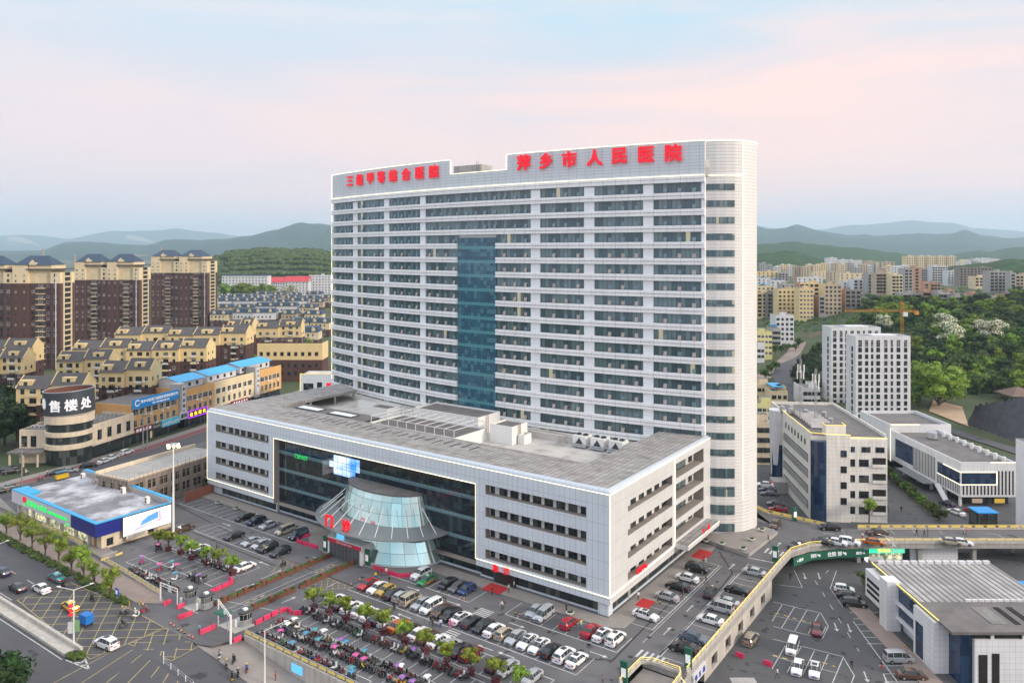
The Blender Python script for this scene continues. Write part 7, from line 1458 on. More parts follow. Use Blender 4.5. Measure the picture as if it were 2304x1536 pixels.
# ================= cars
PAINT = {'white': (.78, .78, .78), 'black': (.012, .012, .014), 'silver': (.42, .44, .46), 'grey': (.12, .125, .13), 'red': (.42, .015, .025), 'dark red': (.16, .012, .018), 'gold': (.50, .33, .05), 'brown': (.10, .055, .035), 'blue': (.02, .05, .16), 'dark blue': (.01, .018, .05), 'beige': (.46, .40, .30), 'orange': (.50, .14, .02), 'yellow': (.80, .52, .02), 'green': (.03, .24, .08), 'teal': (.03, .30, .34), 'slate': (.10, .13, .18), 'tan': (.30, .25, .19), 'pink': (.55, .07, .28), 'purple': (.26, .10, .36), 'sky blue': (.05, .24, .40), 'cyan': (.05, .27, .31)}
for n_, c in PAINT.items(): mat('paint_'+n_, c, .28, .15 if n_ not in ('white', 'black') else 0, var=0, coat=.6)
def carproto(kind):
    # stations along the length: x, belt z, top z, half width at the top
    S = {'sedan': [(-2.32, .66, .70, .60), (-2.22, .90, .94, .70), (-1.72, .95, 1.02, .72), (-1.05, .96, 1.40, .58), (-.2, .95, 1.46, .60), (.45, .93, 1.41, .59), (1.18, .90, .98, .70), (1.95, .80, .86, .70), (2.26, .62, .66, .62)],
         'hatch': [(-1.98, .70, .74, .62), (-1.92, .98, 1.02, .68), (-1.62, .98, 1.38, .58), (-1.0, .97, 1.50, .60), (-.2, .96, 1.52, .60), (.35, .94, 1.45, .59), (1.05, .92, 1.0, .70), (1.65, .80, .88, .68), (1.95, .62, .66, .60)],
         'suv': [(-2.26, .78, .82, .66), (-2.20, 1.08, 1.12, .72), (-1.95, 1.10, 1.52, .62), (-1.2, 1.08, 1.68, .64), (-.2, 1.06, 1.70, .65), (.5, 1.04, 1.62, .63), (1.15, 1.02, 1.10, .74), (1.95, .94, 1.0, .74), (2.28, .72, .76, .66)],
         'van': [(-2.30, .80, .85, .70), (-2.26, 1.10, 1.20, .72), (-2.12, 1.10, 1.78, .66), (-1.2, 1.10, 1.86, .68), (.3, 1.08, 1.86, .68), (1.0, 1.06, 1.76, .66), (1.72, 1.00, 1.08, .72), (2.15, .84, .90, .70), (2.30, .66, .70, .64)]}[kind]
    hw = .9 if kind in ('suv', 'van') else .86; rings = []
    for x, bz, tz, wt in S:
        f = 1-.10*max(0, (abs(x)-1.7)/.6)**2; w_ = hw*f; hl = [(.78*w_/hw*hw, .17), (w_, .30), (w_*1.0, bz-.16), (w_*.955, bz), (wt, tz-.04), (wt*.62, tz)]
        rings.append([(x, y, z) for y, z in hl]+[(x, -y, z) for y, z in hl[::-1]])
    b = MB().loft(rings, 0); n = 12
    def pane(cells):
        g = MB()
        for st, k in cells:
            q = [Vector(rings[st][k]), Vector(rings[st+1][k]), Vector(rings[st+1][(k+1) % n]), Vector(rings[st][(k+1) % n])]; c = sum(q, Vector())/4; nr = (q[2]-q[0]).cross(q[3]-q[1]).normalized(); nr = nr if nr.dot(c-Vector((c.x*.7, 0, .6))) > 0 else -nr; g.q([c+(p-c)*.93+nr*.012 for p in q])
        return g
    r = root('car', '', 'car'); sm = b.mesh('body', ['paint_white'], recalc=True)
    for p in sm.polygons: p.use_smooth = False
    place(sm, 'body', r)
    rw_ = 2 if kind == 'sedan' else 1
    pane([(5, 3), (5, 4), (5, 5), (5, 6), (5, 7)]).obj('windscreen', 'car_glass', r); pane([(rw_, 4), (rw_, 5), (rw_, 6)] if kind == 'sedan' else [(1, 4), (1, 5), (1, 6)]).obj('rear_window', 'car_glass', r)
    for k in (3, 7): pane([(i, k) for i in range(2, 6 if kind != 'van' else 6) if not (kind == 'sedan' and i == 99)]).obj('side_window', 'car_glass', r)
    wm_ = MB(); R_ = .33 if kind != 'suv' else .37
    for s in (1,): wm_.tube((0, -.11, 0), (0, .11, 0), R_, 16, 0)
    wmesh = wm_.mesh('wheel', ['black_rubber']); rmesh = MB().tube((0, -.118, 0), (0, .118, 0), R_*.62, 10).mesh('rim', ['chrome']); fa, ra = S[-1][0]-.85, S[0][0]+.85
    for x in (fa, ra):
        for y in (-hw+.07, hw-.07): place(rmesh, 'rim', place(wmesh, 'wheel', r, (x, y, R_)))
    fx, rx = S[-2][0], S[0][0]; bz = S[-2][1]
    for y in (-.6, .6):
        m = MB(); m.loft([[(fx-.18, y-.17, bz-.16), (fx-.18, y+.17, bz-.16), (fx-.18, y+.17, bz+.02), (fx-.18, y-.17, bz+.02)], [(fx+.26, y-.13, bz-.24), (fx+.26, y+.13, bz-.24), (fx+.26, y+.13, bz-.14), (fx+.26, y-.13, bz-.14)]]); m.obj('headlight', 'lamp_lens', r)
        z = S[1][1]-.1; m = MB(); m.box(rx-.01, y-.17, z-.18, rx+.14, y+.17, z+.02); m.obj('tail_light', 'lamp_red', r)
        s = 1 if y > 0 else -1; m = MB(); m.box(.72, s*(hw+.02), .92+.1*(kind in ('suv', 'van')), .86, s*(hw+.17), 1.06+.1*(kind in ('suv', 'van'))); m.obj('wing_mirror', 'black_plastic', r)
    for x, d in ((S[-1][0], .012), (rx, -.012)): m = MB(); m.box(min(x, x+d), -.24, .48, max(x, x+d), .24, .62); m.obj('number_plate', 'plate_blue', r)
    m = MB(); m.box(S[-1][0]-.02, -.5, .30, S[-1][0]+.015, .5, .44); m.obj('grille', 'black_plastic', r)
    return r
CP = {k: carproto(k) for k in ('sedan', 'hatch', 'suv', 'van')}
roofm = MB().box(-.55, -.42, 0, .28, .42, .012).mesh('sunroof', ['car_glass'])
ROOFZ = {'sedan': 1.462, 'suv': 1.702, 'hatch': 1.522, 'van': 1.862}
crng = random.Random(2); KNAME = {'sedan': 'saloon', 'hatch': 'hatchback', 'suv': 'estate-type tall car', 'van': 'minivan'}
KN2 = {'sedan': 'saloon car', 'hatch': 'hatchback', 'suv': 'SUV', 'van': 'minivan'}
def car(kind, col, p, ang, label, group, sunroof=False, name='parked_car', cat='car'):
    c = dup(CP[kind], p, ang, label, group); c.name = name; c['category'] = cat
    for ch in c.children:
        if ch.name.startswith('body'): paint(ch, 'paint_'+col)
    if sunroof: place(roofm, 'sunroof', c, (0, 0, ROOFZ[kind]))
    return c
AU, AV = RZ, RZ+rad(90)                       # headings: along u, along v
TY_ = {'s': 'sedan', 'h': 'hatch', 'u': 'suv', 'v': 'van'}
def carrow(k, items, row, group, ang, z=0, order='from the left', snap=None):
    # item: x y type colour flag(n nose to camera / r rear to camera, S sunroof)
    n_ = len(items)
    for i, (x, y, ty, col, fl) in enumerate(items):
        p = ZG(k, x, y, z+.7); p.z = z
        if snap is not None:
            u, v = toUV(p.x, p.y); p = W(u, snap, z) if ang == 'v' else W(snap, v, z)
        a = {'v': AV, 'u': AU}.get(ang, ang if not isinstance(ang, str) else 0)
        if 'n' in fl: a += math.pi
        car(TY_[ty], col, p, a+crng.uniform(-.03, .03), '%s %s, %s %s %s' % (col, KN2[TY_[ty]], ordw(i+1), order, row), group, 'S' in fl)
carrow('5', [(80, 335, 's', 'red', 'n'), (185, 360, 's', 'white', 'n'), (250, 392, 'h', 'gold', 'n'), (320, 430, 's', 'black', 'r'), (420, 440, 'h', 'silver', 'r'), (465, 490, 'v', 'beige', 'r'), (565, 530, 's', 'silver', 'n'), (683, 548, 'v', 'white', 'n'), (775, 588, 's', 'brown', 'n'), (885, 605, 's', 'black', 'n'), (975, 640, 's', 'white', 'rS'), (1060, 690, 's', 'black', 'r'), (1157, 738, 's', 'black', 'n'), (1273, 767, 's', 'white', 'r'), (1370, 800, 'h', 'beige', 'r'), (1465, 845, 's', 'silver', 'n'), (1588, 880, 's', 'white', 'nS'), (1703, 915, 's', 'white', 'nS'), (1815, 960, 's', 'black', 'r'), (1955, 990, 'u', 'white', 'rS'), (2078, 1032, 's', 'white', 'rS')], 'in the long front parking row', 'cars in the long front parking row', 'v', snap=-15.4)
carrow('5', [(585, 240, 'u', 'white', 'n'), (840, 325, 's', 'black', 'n'), (937, 355, 's', 'grey', 'n'), (1027, 378, 'h', 'blue', 'n'), (1648, 602, 'h', 'silver', 'n'), (1765, 612, 'v', 'silver', 'n'), (1985, 700, 'h', 'red', 'r'), (2207, 760, 's', 'red', 'r'), (2325, 790, 's', 'white', 'rS'), (2440, 838, 'u', 'white', 'rS')], 'along the hospital front', 'cars along the hospital front', 'v', snap=-6.2)
carrow('4', [(1300, 842, 'u', 'white', 'rS'), (1372, 872, 's', 'black', 'r'), (1445, 900, 's', 'white', 'r'), (1548, 932, 's', 'white', 'r'), (1612, 968, 's', 'white', 'r'), (1680, 1010, 's', 'dark blue', 'r'), (1742, 1035, 'h', 'white', 'r'), (1850, 1062, 's', 'orange', 'r'), (1945, 1100, 's', 'brown', 'r'), (2036, 1128, 's', 'white', 'r'), (2110, 1165, 's', 'brown', 'r'), (2190, 1200, 's', 'white', 'r'), (2292, 1240, 's', 'silver', 'r'), (2400, 1268, 's', 'black', 'r'), (2478, 1310, 'u', 'dark red', 'rS'), (2690, 1410, 's', 'black', 'r'), (2786, 1445, 's', 'silver', 'n'), (3010, 1512, 's', 'silver', 'n')], 'behind the potted trees', 'cars behind the potted trees', 'v', snap=-23.6)
carrow('1', [(345, 1065, 's', 'black', 'n'), (437, 1097, 'u', 'dark blue', 'n'), (550, 1122, 's', 'silver', 'n'), (697, 1160, 'v', 'beige', 'n'), (808, 1195, 'v', 'dark blue', 'n')], 'along the left part of the hospital front', 'cars along the left hospital front', 'v', snap=-6.8)
carrow('1', [(270, 1208, 's', 'black', 'n'), (387, 1262, 's', 'silver', 'n'), (470, 1283, 'h', 'silver', 'n'), (548, 1300, 'u', 'black', 'n'), (648, 1335, 'u', 'black', 'n')], 'of the five-car row facing the left hospital front', 'cars facing the left hospital front', 'v', snap=-15.3)
carrow('3', [(1350, 608, 's', 'white', 'r'), (1575, 770, 's', 'white', 'r')], 'behind the round trees of the left moped park', 'cars behind the left round trees', 'v', snap=-24)
carrow('3', [(1272, 462, 'u', 'brown', 'r')], 'beside the bright pharmacy screen', 'cars by the pharmacy', 'v'); 
carrow('6', [(605, 945, 's', 'white', 'rS'), (780, 782, 's', 'silver', 'n'), (870, 692, 's', 'black', 'n'), (960, 622, 's', 'white', 'n'), (1060, 545, 'u', 'black', 'r')], 'along the right wing of the hospital', 'cars along the right wing', 'u', 0, 'from the front corner', 4.9)
carrow('6', [(965, 1245, 'u', 'black', 'n'), (1020, 1142, 's', 'slate', 'r'), (1170, 987, 's', 'white', 'n'), (1270, 888, 'v', 'silver', 'n'), (1300, 832, 's', 'silver', 'n'), (1382, 727, 's', 'black', 'n'), (1535, 572, 's', 'silver', 'n')], 'along the glowing deck railing', 'cars along the deck railing', 'u', 0, 'from the bottom', 14.7)
car('sedan', 'black', ZG('6', 1145, 740, .7)*1.0, AV+.1, 'black saloon car driving up the lane between the two right-hand parking rows', None, name='moving_car').location.z = 0
for x, y, ty, col, a, lab in ((485, 185, 'u', 'black', -.15, 'black SUV against the yellow railing near the ward tower'), (895, 228, 's', 'brown', -.06, 'brown-grey saloon car against the far bridge railing'), (205, 340, 's', 'black', .5, 'dark car half hidden by the curve of the deck railing'), (430, 312, 's', 'black', 2.7, 'black saloon car leftmost of four nose to the near bridge railing'), (545, 312, 's', 'white', 2.65, 'white saloon car, left of two white cars at the near bridge railing'), (655, 312, 'u', 'white', 2.6, 'white SUV, right of two white cars at the near bridge railing'), (870, 312, 's', 'orange', 2.75, 'orange saloon car on the bridge'), (1530, 308, 's', 'beige', 2.85, 'champagne saloon car overlapping a white one on the bridge'), (1625, 314, 's', 'white', 2.8, 'white saloon car overlapping a champagne one on the bridge'), (18, 165, 'u', 'brown', AV, 'brown SUV in the bay beside the ward tower terrace')):
    p = ZG('7', x, y, .7); p.z = 0; car(TY_[ty], col, p, a+math.pi, lab, 'cars on the bridge and upper deck')
for x, y, ty, col, a, lab in ((612, 715, 'h', 'white', -.35, 'white hatchback, farthest of three beside the ribbed-roof hall'), (652, 772, 's', 'black', -.3, 'black saloon car in the middle of three beside the ribbed-roof hall'), (700, 838, 'u', 'black', -.25, 'black SUV nearest of three beside the ribbed-roof hall'), (375, 1062, 's', 'dark red', AV+math.pi+.25, 'dark red saloon car alone in the end bay of the lower yard'), (165, 1217, 'v', 'white', AV+math.pi+.12, 'white minivan in the lower yard'), (210, 1387, 's', 'white', AV+math.pi+.14, 'white saloon car, left of two at the bottom of the lower yard'), (356, 1410, 's', 'white', AV+math.pi+.2, 'white saloon car with a sunroof, right of two at the bottom of the lower yard'), (1080, 1312, 'v', 'silver', 0, 'silver minivan parked across a bay before the hall front'), (1195, 1452, 's', 'brown', -.1, 'dark brown saloon car nearest the bottom right, before the hall front')):
    p = ZG('7', x, y, LOW+.7); p.z = LOW; car(TY_[ty], col, p, a, lab, 'cars in the lower yard', 'sunroof' in lab)
p = ZG('6', 1495, 1147, LOW+.7); p.z = LOW; car('suv', 'tan', p, AV, 'tan SUV tucked against the deck retaining wall', 'cars in the lower yard')
for x, y, ty, col, a, lab in ((120, 868, 's', 'black', AU+math.pi, 'black saloon car driving on the near carriageway of the street'), (285, 875, 's', 'white', AU+math.pi, 'white saloon car driving on the near carriageway of the street'), (735, 1255, 'u', 'white', AU+math.pi+.12, 'white SUV with a dark sunroof on the yellow crosshatched junction'), (15, 760, 's', 'dark blue', AU+math.pi, 'dark blue car cut by the left edge of the street')):
    p = ZG('3', x, y, .7); p.z = 0; car(TY_[ty], col, p, a, lab, None, 'sunroof' in lab, 'moving_car')
def taxi(p, a, c1, c2, lab):
    t = car('sedan', c1, p, a, lab, None, name='taxi', cat='taxi'); m = MB(); m.loft([[(-2.3, .872, .3), (2.2, .872, .3), (2.2, .872, .6), (-2.3, .872, .6)][::1], [(-2.3, .878, .3), (2.2, .878, .3), (2.2, .878, .6), (-2.3, .878, .6)]]); m.loft([[(-2.3, -.872, .3), (2.2, -.872, .3), (2.2, -.872, .6), (-2.3, -.872, .6)], [(-2.3, -.878, .3), (2.2, -.878, .3), (2.2, -.878, .6), (-2.3, -.878, .6)]]); 
    for nm_, s in (('side_band', 1), ('side_band', -1)): mb = MB(); mb.box(-1.9, min(s*.862, s*.885), .34, 1.85, max(s*.862, s*.885), .66); mb.obj(nm_, 'paint_'+c2, t)
    m = MB(); m.box(-.2, -.3, 1.45, .02, .3, 1.62); m.obj('roof_sign', 'frame_white', t); m = MB(); m.box(-2.36, -.7, .38, -2.28, .7, .62); m.obj('rear_bumper', 'paint_'+c2, t)
p = ZG('3', 390, 800, .7); p.z = 0; taxi(p, AU+math.pi, 'teal', 'red', 'teal and red taxi driving on the street past the hedge'); p = ZG('3', 485, 997, .7); p.z = 0; taxi(p, AU+math.pi-.1, 'yellow', 'orange', 'yellow taxi on the crosshatched junction')
p = ZG('5', 675, 278, .7); p.z = 0; taxi(W(*toUV(p.x, p.y)), AV+math.pi, 'green', 'orange', 'green and orange taxi parked beside the glass entrance hall')
for x, y, ty, col, a, lab in ((1130, 1128, 's', 'white', 1.3, 'white saloon car, nearest of three white cars on the cross street'), (1210, 1092, 's', 'white', 1.3, 'white saloon car, middle of three white cars on the cross street'), (1365, 1037, 'u', 'white', 1.25, 'white SUV, farthest of three white cars on the cross street'), (1060, 1018, 'u', 'silver', .6, 'silver SUV beside the dark glass of the beige annex'), (955, 1042, 's', 'dark blue', .7, 'dark blue car beside the dark glass of the beige annex'), (955, 1178, 's', 'black', .5, 'black car before the round show-room, right of the silver one'), (750, 1232, 's', 'silver', .5, 'silver saloon car before the round show-room'), (640, 1255, 's', 'black', .5, 'black car before the round show-room, left of the silver one'), (118, 1408, 's', 'grey', .9, 'dark grey saloon car near the left edge of the cross street'), (5, 1455, 's', 'black', .9, 'black car cut by the left edge, on the cross street'), (95, 1212, 's', 'dark blue', .8, 'dark blue car, upper of two parked by the show-room porch'), (120, 1240, 's', 'black', .8, 'black car, lower of two parked by the show-room porch')):
    p = ZG('l', x, y, .7); p.z = 0; car(TY_[ty], col, p, a, lab, 'cars around the cross street')
for x, y, ty, col, a, lab, z in ((150, 1065, 's', 'white', 2.9, 'white saloon car behind the ward tower end', 0), (175, 1108, 's', 'dark blue', 2.9, 'dark blue car behind the ward tower end', 0), (190, 1143, 's', 'black', 2.9, 'black car behind the ward tower end, next to the porch', 0), (240, 1222, 's', 'grey', 2.95, 'grey saloon car above the yellow railing by the beige block', LOW), (258, 1268, 's', 'red', 2.95, 'red car above the yellow railing by the beige block', LOW), (1740, 1292, 's', 'white', 1.9, 'white saloon car under the corner of the low white complex', LOW), (1885, 1282, 's', 'red', 2.0, 'red saloon car under the corner of the low white complex', LOW), (1120, 1112, 'h', 'blue', 1.2, 'blue hatchback at the end of the long hedge', LOW), (1665, 1222, 'h', 'dark blue', 2.0, 'dark blue hatchback beside the outdoor stair of the white complex', LOW)):
    p = ZG('r', x, y, z+.7); p.z = z; car(TY_[ty], col, p, a, lab, 'cars around the beige block')
for r in CP.values():
    for ch in list(r.children_recursive): bpy.data.objects.remove(ch)
    bpy.data.objects.remove(r)
# ================= mopeds
def mopedmesh():
    b = MB(); prof = [(-.62, .12, .52, .70), (-.40, .17, .44, .74), (-.15, .16, .30, .62), (.08, .15, .22, .34), (.30, .16, .22, .36), (.42, .19, .30, .86), (.52, .13, .55, .98), (.60, .05, .80, 1.0)]
    b.loft([[(x, -w_, z0), (x, w_, z0), (x, w_*.8, z1), (x, -w_*.8, z1)] for x, w_, z0, z1 in prof]); body = b.mesh('frame', ['paint_black'], recalc=True)
    s = MB(); s.loft([[(x, -w_, z), (x, w_, z), (x, w_*.8, z+.09), (x, -w_*.8, z+.09)] for x, w_, z in ((-.62, .12, .72), (-.35, .16, .76), (-.1, .15, .73), (.0, .10, .70))]); seat = s.mesh('seat', ['black_plastic'])
    wv = MB(); wv.tube((0, -.05, 0), (0, .05, 0), .24, 12, 0); wv.tube((0, -.056, 0), (0, .056, 0), .12, 8, 1); wh = wv.mesh('wheel', ['black_rubber', 'chrome'])
    h = MB(); h.tube((.45, -.36, 1.05), (.50, .0, 1.0), .02, 5); h.tube((.50, 0, 1.0), (.45, .36, 1.05), .02, 5); h.tube((.66, 0, .28), (.50, 0, 1.02), .04, 6)
    for y in (-.3, .3): h.tube((.46, y, 1.05), (.47, y*1.15, 1.22), .012, 4); h.box(.45, y*1.15-.06, 1.20, .48, y*1.15+.06, 1.29)
    ha_ = h.mesh('handlebar', ['steel']); t_ = MB(); t_.box(-.85, -.18, .72, -.58, .18, 1.0); tb_ = t_.mesh('top_box', ['black_plastic'])
    c = MB(); pts = []
    for i in range(7): a = rad(-60+20*i); pts.append((.15+.62*math.sin(a), 1.25+.62*math.cos(a)*.62+.05))
    c.loft([[(x, -.48, z-.06), (x, 0, z+.08), (x, .48, z-.06)] for x, z in pts], 0, False, False); c.loft([[(x, -.48, z-.08), (x, 0, z+.06), (x, .48, z-.08)] for x, z in pts], 0, False, False); c.tube((.5, 0, .9), (.25, 0, 1.68), .02, 4); cm_ = c.mesh('rain_canopy', ['paint_purple'])
    return body, seat, wh, ha_, tb_, cm_
MO = mopedmesh(); mrng = random.Random(8)
def moped(p, ang, col, label, group, canopy=None, box=False, name='moped'):
    r = root(name, label, 'moped', p, ang, group); b = place(MO[0], 'frame', r); paint(b, 'paint_'+col); place(MO[1], 'seat', r); place(MO[2], 'wheel', r, (.68, 0, .24)); place(MO[2], 'wheel', r, (-.52, 0, .24)); place(MO[3], 'handlebar', r)
    if box: place(MO[4], 'top_box', r)
    if canopy: c = place(MO[5], 'rain_canopy', r); paint(c, 'paint_'+canopy)
    return r
MC = ['black']*12+['white']*4+['dark red']*3+['grey']*3+['red']*2+['dark blue', 'blue', 'silver', 'grey', 'dark red', 'yellow', 'green', 'brown']
def moprow(u0, u1, v, pitch, row, group, flip=False, can=.12, skip=0.05):
    n_ = int((u1-u0)/pitch)
    for i in range(n_):
        if mrng.random() < skip: continue
        col = mrng.choice(MC); c = mrng.choice(['purple', 'pink', 'sky blue', 'cyan', 'purple', 'white']) if mrng.random() < can else None; bx = mrng.random() < .3
        moped(W(u0+pitch*(i+.5)+mrng.uniform(-.12, .12), v+mrng.uniform(-.3, .3)), AV+(math.pi if flip else 0)+mrng.uniform(-.3, .3), col, '%s moped%s, %s from left in %s' % (col, ' with %s canopy' % c if c else ' with top box' if bx else '', ordw(i+1), row), group, c, bx)
moprow(-46.3, -8, -29.0, .74, 'the line by the potted trees', 'mopeds along the potted trees', False, .07)
moprow(-46, -12, -33.7, .64, 'the upper middle moped line', 'mopeds in the middle rows', False, .15)
moprow(-45, -13, -35.3, .64, 'the lower middle moped line', 'mopeds in the middle rows', True, .15)
moprow(-45.5, -22, -38.7, .95, 'the line by the park wall', 'mopeds against the wall', False, .08)
moprow(-80.5, -71, -26.6, .62, 'the line under the left trees', 'mopeds under the left round trees', False, .06)
moprow(-86.5, -81, -25.8, .7, 'the line under the pharmacy screen', 'mopeds below the pharmacy screen', False, .1)
moprow(-75.5, -70.5, -32.4, .55, 'the cluster by the booths', 'mopeds by the gate booths', True, .08)
moprow(-88, -71, -37.6, .7, 'the line behind the footway railing', 'mopeds behind the railing', False, .06)
for x, y, col, cn_ in ((978, 712, 'pink', 'purple'), (1100, 765, 'red', 'pink'), (1185, 745, 'white', 'cyan'), (1218, 768, 'grey', 'pink'), (1205, 828, 'white', 'sky blue'), (1095, 625, 'black', 'pink')):
    moped(ZG('3', x, y), AV+mrng.uniform(-.6, .6), col, '%s moped under a %s rain canopy, standing alone in the left moped park' % (col, cn_), 'lone canopied mopeds', cn_)
for k, (x, y, col, cn_) in enumerate(((880, 1160, 'white', 'pink'), (985, 1265, 'black', 'sky blue'), (1500, 1520, 'black', 'sky blue'))): moped(ZG('4', x, y), AV+mrng.uniform(-.6, .6), col, '%s moped under a %s rain canopy, %s of three near the car park wall' % (col, cn_, ORD[k]), 'canopied mopeds near the wall', cn_)
for k, (x, y, col) in enumerate(((655, 990, 'black'), (885, 1065, 'black'), (1000, 1170, 'pink'), (1025, 1190, 'red'))): moped(ZG('3', x*.098+15 if False else (x/9.6+20)*3.072, (y/9.6+1060-1036)*3.072, .28), AU+mrng.uniform(-.5, .5), col, '%s moped parked in front of the pharmacy windows, %s from the left' % (col, ORD[k]), 'mopeds in front of the pharmacy')
for k, (x, y) in enumerate(((1195, 800), (1225, 818), (1262, 835), (2020, 758), (2090, 760))): p = ZG('l', x, y); moped(p, 1.2+mrng.uniform(-.5, .5), mrng.choice(MC), 'moped parked on the pavement under the shop signs, %s from the left' % ORD[k], 'mopeds under the shop signs')
# ================= people
def bodymesh(joints, links, rad_):
    me = bpy.data.meshes.new('p'); me.from_pydata([joints[k] for k in joints], [(list(joints).index(a), list(joints).index(b)) for a, b in links], [])
    o = bpy.data.objects.new('p', me); COL.objects.link(o); sk = o.modifiers.new('s', 'SKIN'); sk.use_smooth_shade = True; sb = o.modifiers.new('b', 'SUBSURF'); sb.levels = 1; sb.render_levels = 1
    for k, n_ in enumerate(joints): r_ = rad_[n_]; me.skin_vertices[0].data[k].radius = (r_, r_) if not isinstance(r_, tuple) else r_; me.skin_vertices[0].data[k].use_root = n_ == 'pelvis'
    dg = bpy.context.evaluated_depsgraph_get(); m = bpy.data.meshes.new_from_object(o.evaluated_get(dg)); bpy.data.objects.remove(o); return m
RAD = {'pelvis': (.15, .11), 'waist': (.135, .10), 'chest': (.165, .115), 'neck': .055, 'head0': (.075, .085), 'head1': (.085, .10), 'head2': .06, 'nose': .018}
for s in 'lr': RAD.update({'hip'+s: .095, 'knee'+s: .065, 'ank'+s: .045, 'toe'+s: .038, 'sho'+s: .062, 'elb'+s: .045, 'wri'+s: .032, 'hand'+s: (.022, .042), 'tip'+s: (.012, .03), 'thu'+s: .014})
LNK = [('pelvis', 'waist'), ('waist', 'chest'), ('chest', 'neck'), ('neck', 'head0'), ('head0', 'head1'), ('head1', 'head2'), ('head1', 'nose')]
for s in 'lr': LNK += [('pelvis', 'hip'+s), ('hip'+s, 'knee'+s), ('knee'+s, 'ank'+s), ('ank'+s, 'toe'+s), ('chest', 'sho'+s), ('sho'+s, 'elb'+s), ('elb'+s, 'wri'+s), ('wri'+s, 'hand'+s), ('hand'+s, 'tip'+s), ('wri'+s, 'thu'+s)]
def pose(kind):
    J = {'pelvis': (0, 0, .94), 'waist': (.01, 0, 1.12), 'chest': (0, 0, 1.33), 'neck': (.01, 0, 1.48), 'head0': (.02, 0, 1.56), 'head1': (.03, 0, 1.65), 'head2': (.01, 0, 1.73), 'nose': (.125, 0, 1.63)}; st_ = {'stand': (.03, -.03, .02, -.02), 'walk': (.30, -.30, -.24, .24), 'stroll': (.18, -.18, -.14, .14)}.get(kind)
    for s, y in (('l', 1), ('r', -1)):
        if kind == 'ride':
            J.update({'hip'+s: (.02, .10*y, .86), 'knee'+s: (.40, .16*y, .72), 'ank'+s: (.34, .14*y, .32), 'toe'+s: (.48, .15*y, .27), 'sho'+s: (0, .19*y, 1.40), 'elb'+s: (.20, .27*y, 1.17), 'wri'+s: (.42, .30*y, 1.10), 'hand'+s: (.49, .31*y, 1.09), 'tip'+s: (.54, .31*y, 1.05), 'thu'+s: (.47, .26*y, 1.07)})
        else:
            k = st_[0] if y > 0 else st_[1]; a = st_[2] if y > 0 else st_[3]
            J.update({'hip'+s: (0, .09*y, .88), 'knee'+s: (k*.55+.04*(abs(k) > .1), .10*y, .50), 'ank'+s: (k, .10*y, .085+(.05 if k < -.1 else 0)), 'toe'+s: (k+.15, .11*y, .04), 'sho'+s: (0, .19*y, 1.40), 'elb'+s: (a*.5, .25*y, 1.12), 'wri'+s: (a+.06, .26*y, .90), 'hand'+s: (a+.08, .26*y, .83), 'tip'+s: (a+.10, .255*y, .75), 'thu'+s: (a+.115, .24*y, .85)})
    if kind == 'ride':
        for n_ in ('pelvis', 'waist', 'chest', 'neck', 'head0', 'head1', 'head2', 'nose'): x, y, z = J[n_]; J[n_] = (x-.08, y, z-.04)
    m = bodymesh(J, LNK, RAD); lim = .84 if kind == 'ride' else .97
    for nm_ in ('cloth_top', 'cloth_bottom', 'skin', 'shoe'): m.materials.append(M(nm_))
    for p in m.polygons:
        c = p.center; wrist = min((c-Vector(J['hand'+s])).length for s in 'lr'); foot = min((c-Vector(J['toe'+s])).length for s in 'lr')
        p.material_index = 2 if wrist < .10 or c.z > J['neck'][2]-.01 else 3 if foot < .14 else 0 if c.z > lim else 1
    h = MB(); hx, hz = J['head1'][0], J['head1'][2]; h.lathe([(.0, .125), (.07, .11), (.105, .06), (.112, -.01), (.10, -.06)], 12, (hx-.018, 0)); h.v = [(x, y*.86, z+hz) if not (x > hx+.05 and z < .05) else (hx+.05, y*.86, max(z, .05)+hz) for x, y, z in h.v]
    he = MB(); he.lathe([(0, .16), (.09, .135), (.135, .07), (.14, -.02), (.13, -.06)], 14, (hx, 0)); he.v = [(x, y, z+hz) for x, y, z in he.v]
    return m, h.mesh('hair', ['hair']), he.mesh('helmet', ['paint_white'])
mat('cloth_top', (.1, .1, .11), .8, var=0); mat('cloth_bottom', (.03, .032, .04), .8, var=0); mat('skin', (.50, .32, .23), .6, var=0); mat('shoe', (.02, .02, .02), .7, var=0); mat('hair', (.012, .010, .009), .6, var=0)
CLO = {'black': (.015, .015, .018), 'dark': (.04, .042, .05), 'white': (.72, .72, .7), 'yellow': (.75, .55, .02), 'pink': (.75, .06, .30), 'red': (.5, .03, .03), 'light blue': (.25, .40, .62), 'blue': (.03, .08, .35), 'grey': (.22, .22, .23), 'cream': (.6, .53, .42), 'brown': (.14, .08, .05)}
for n_, c in CLO.items(): mat('cloth_'+n_, c, .85, var=0)
PM = {k: pose(k) for k in ('stand', 'walk', 'stroll', 'ride')}
def person(kind, p, ang, top, bot, label, helmet=None, group=None):
    r = root('person', label, 'person', p, ang, group); b = place(PM[kind][0], 'body', r); paint(b, 'cloth_'+top, 0); paint(b, 'cloth_'+bot, 1); 
    if helmet: h = place(PM[kind][2], 'helmet', r); paint(h, 'paint_'+helmet)
    else: place(PM[kind][1], 'hair', r)
    return r
prng = random.Random(3)
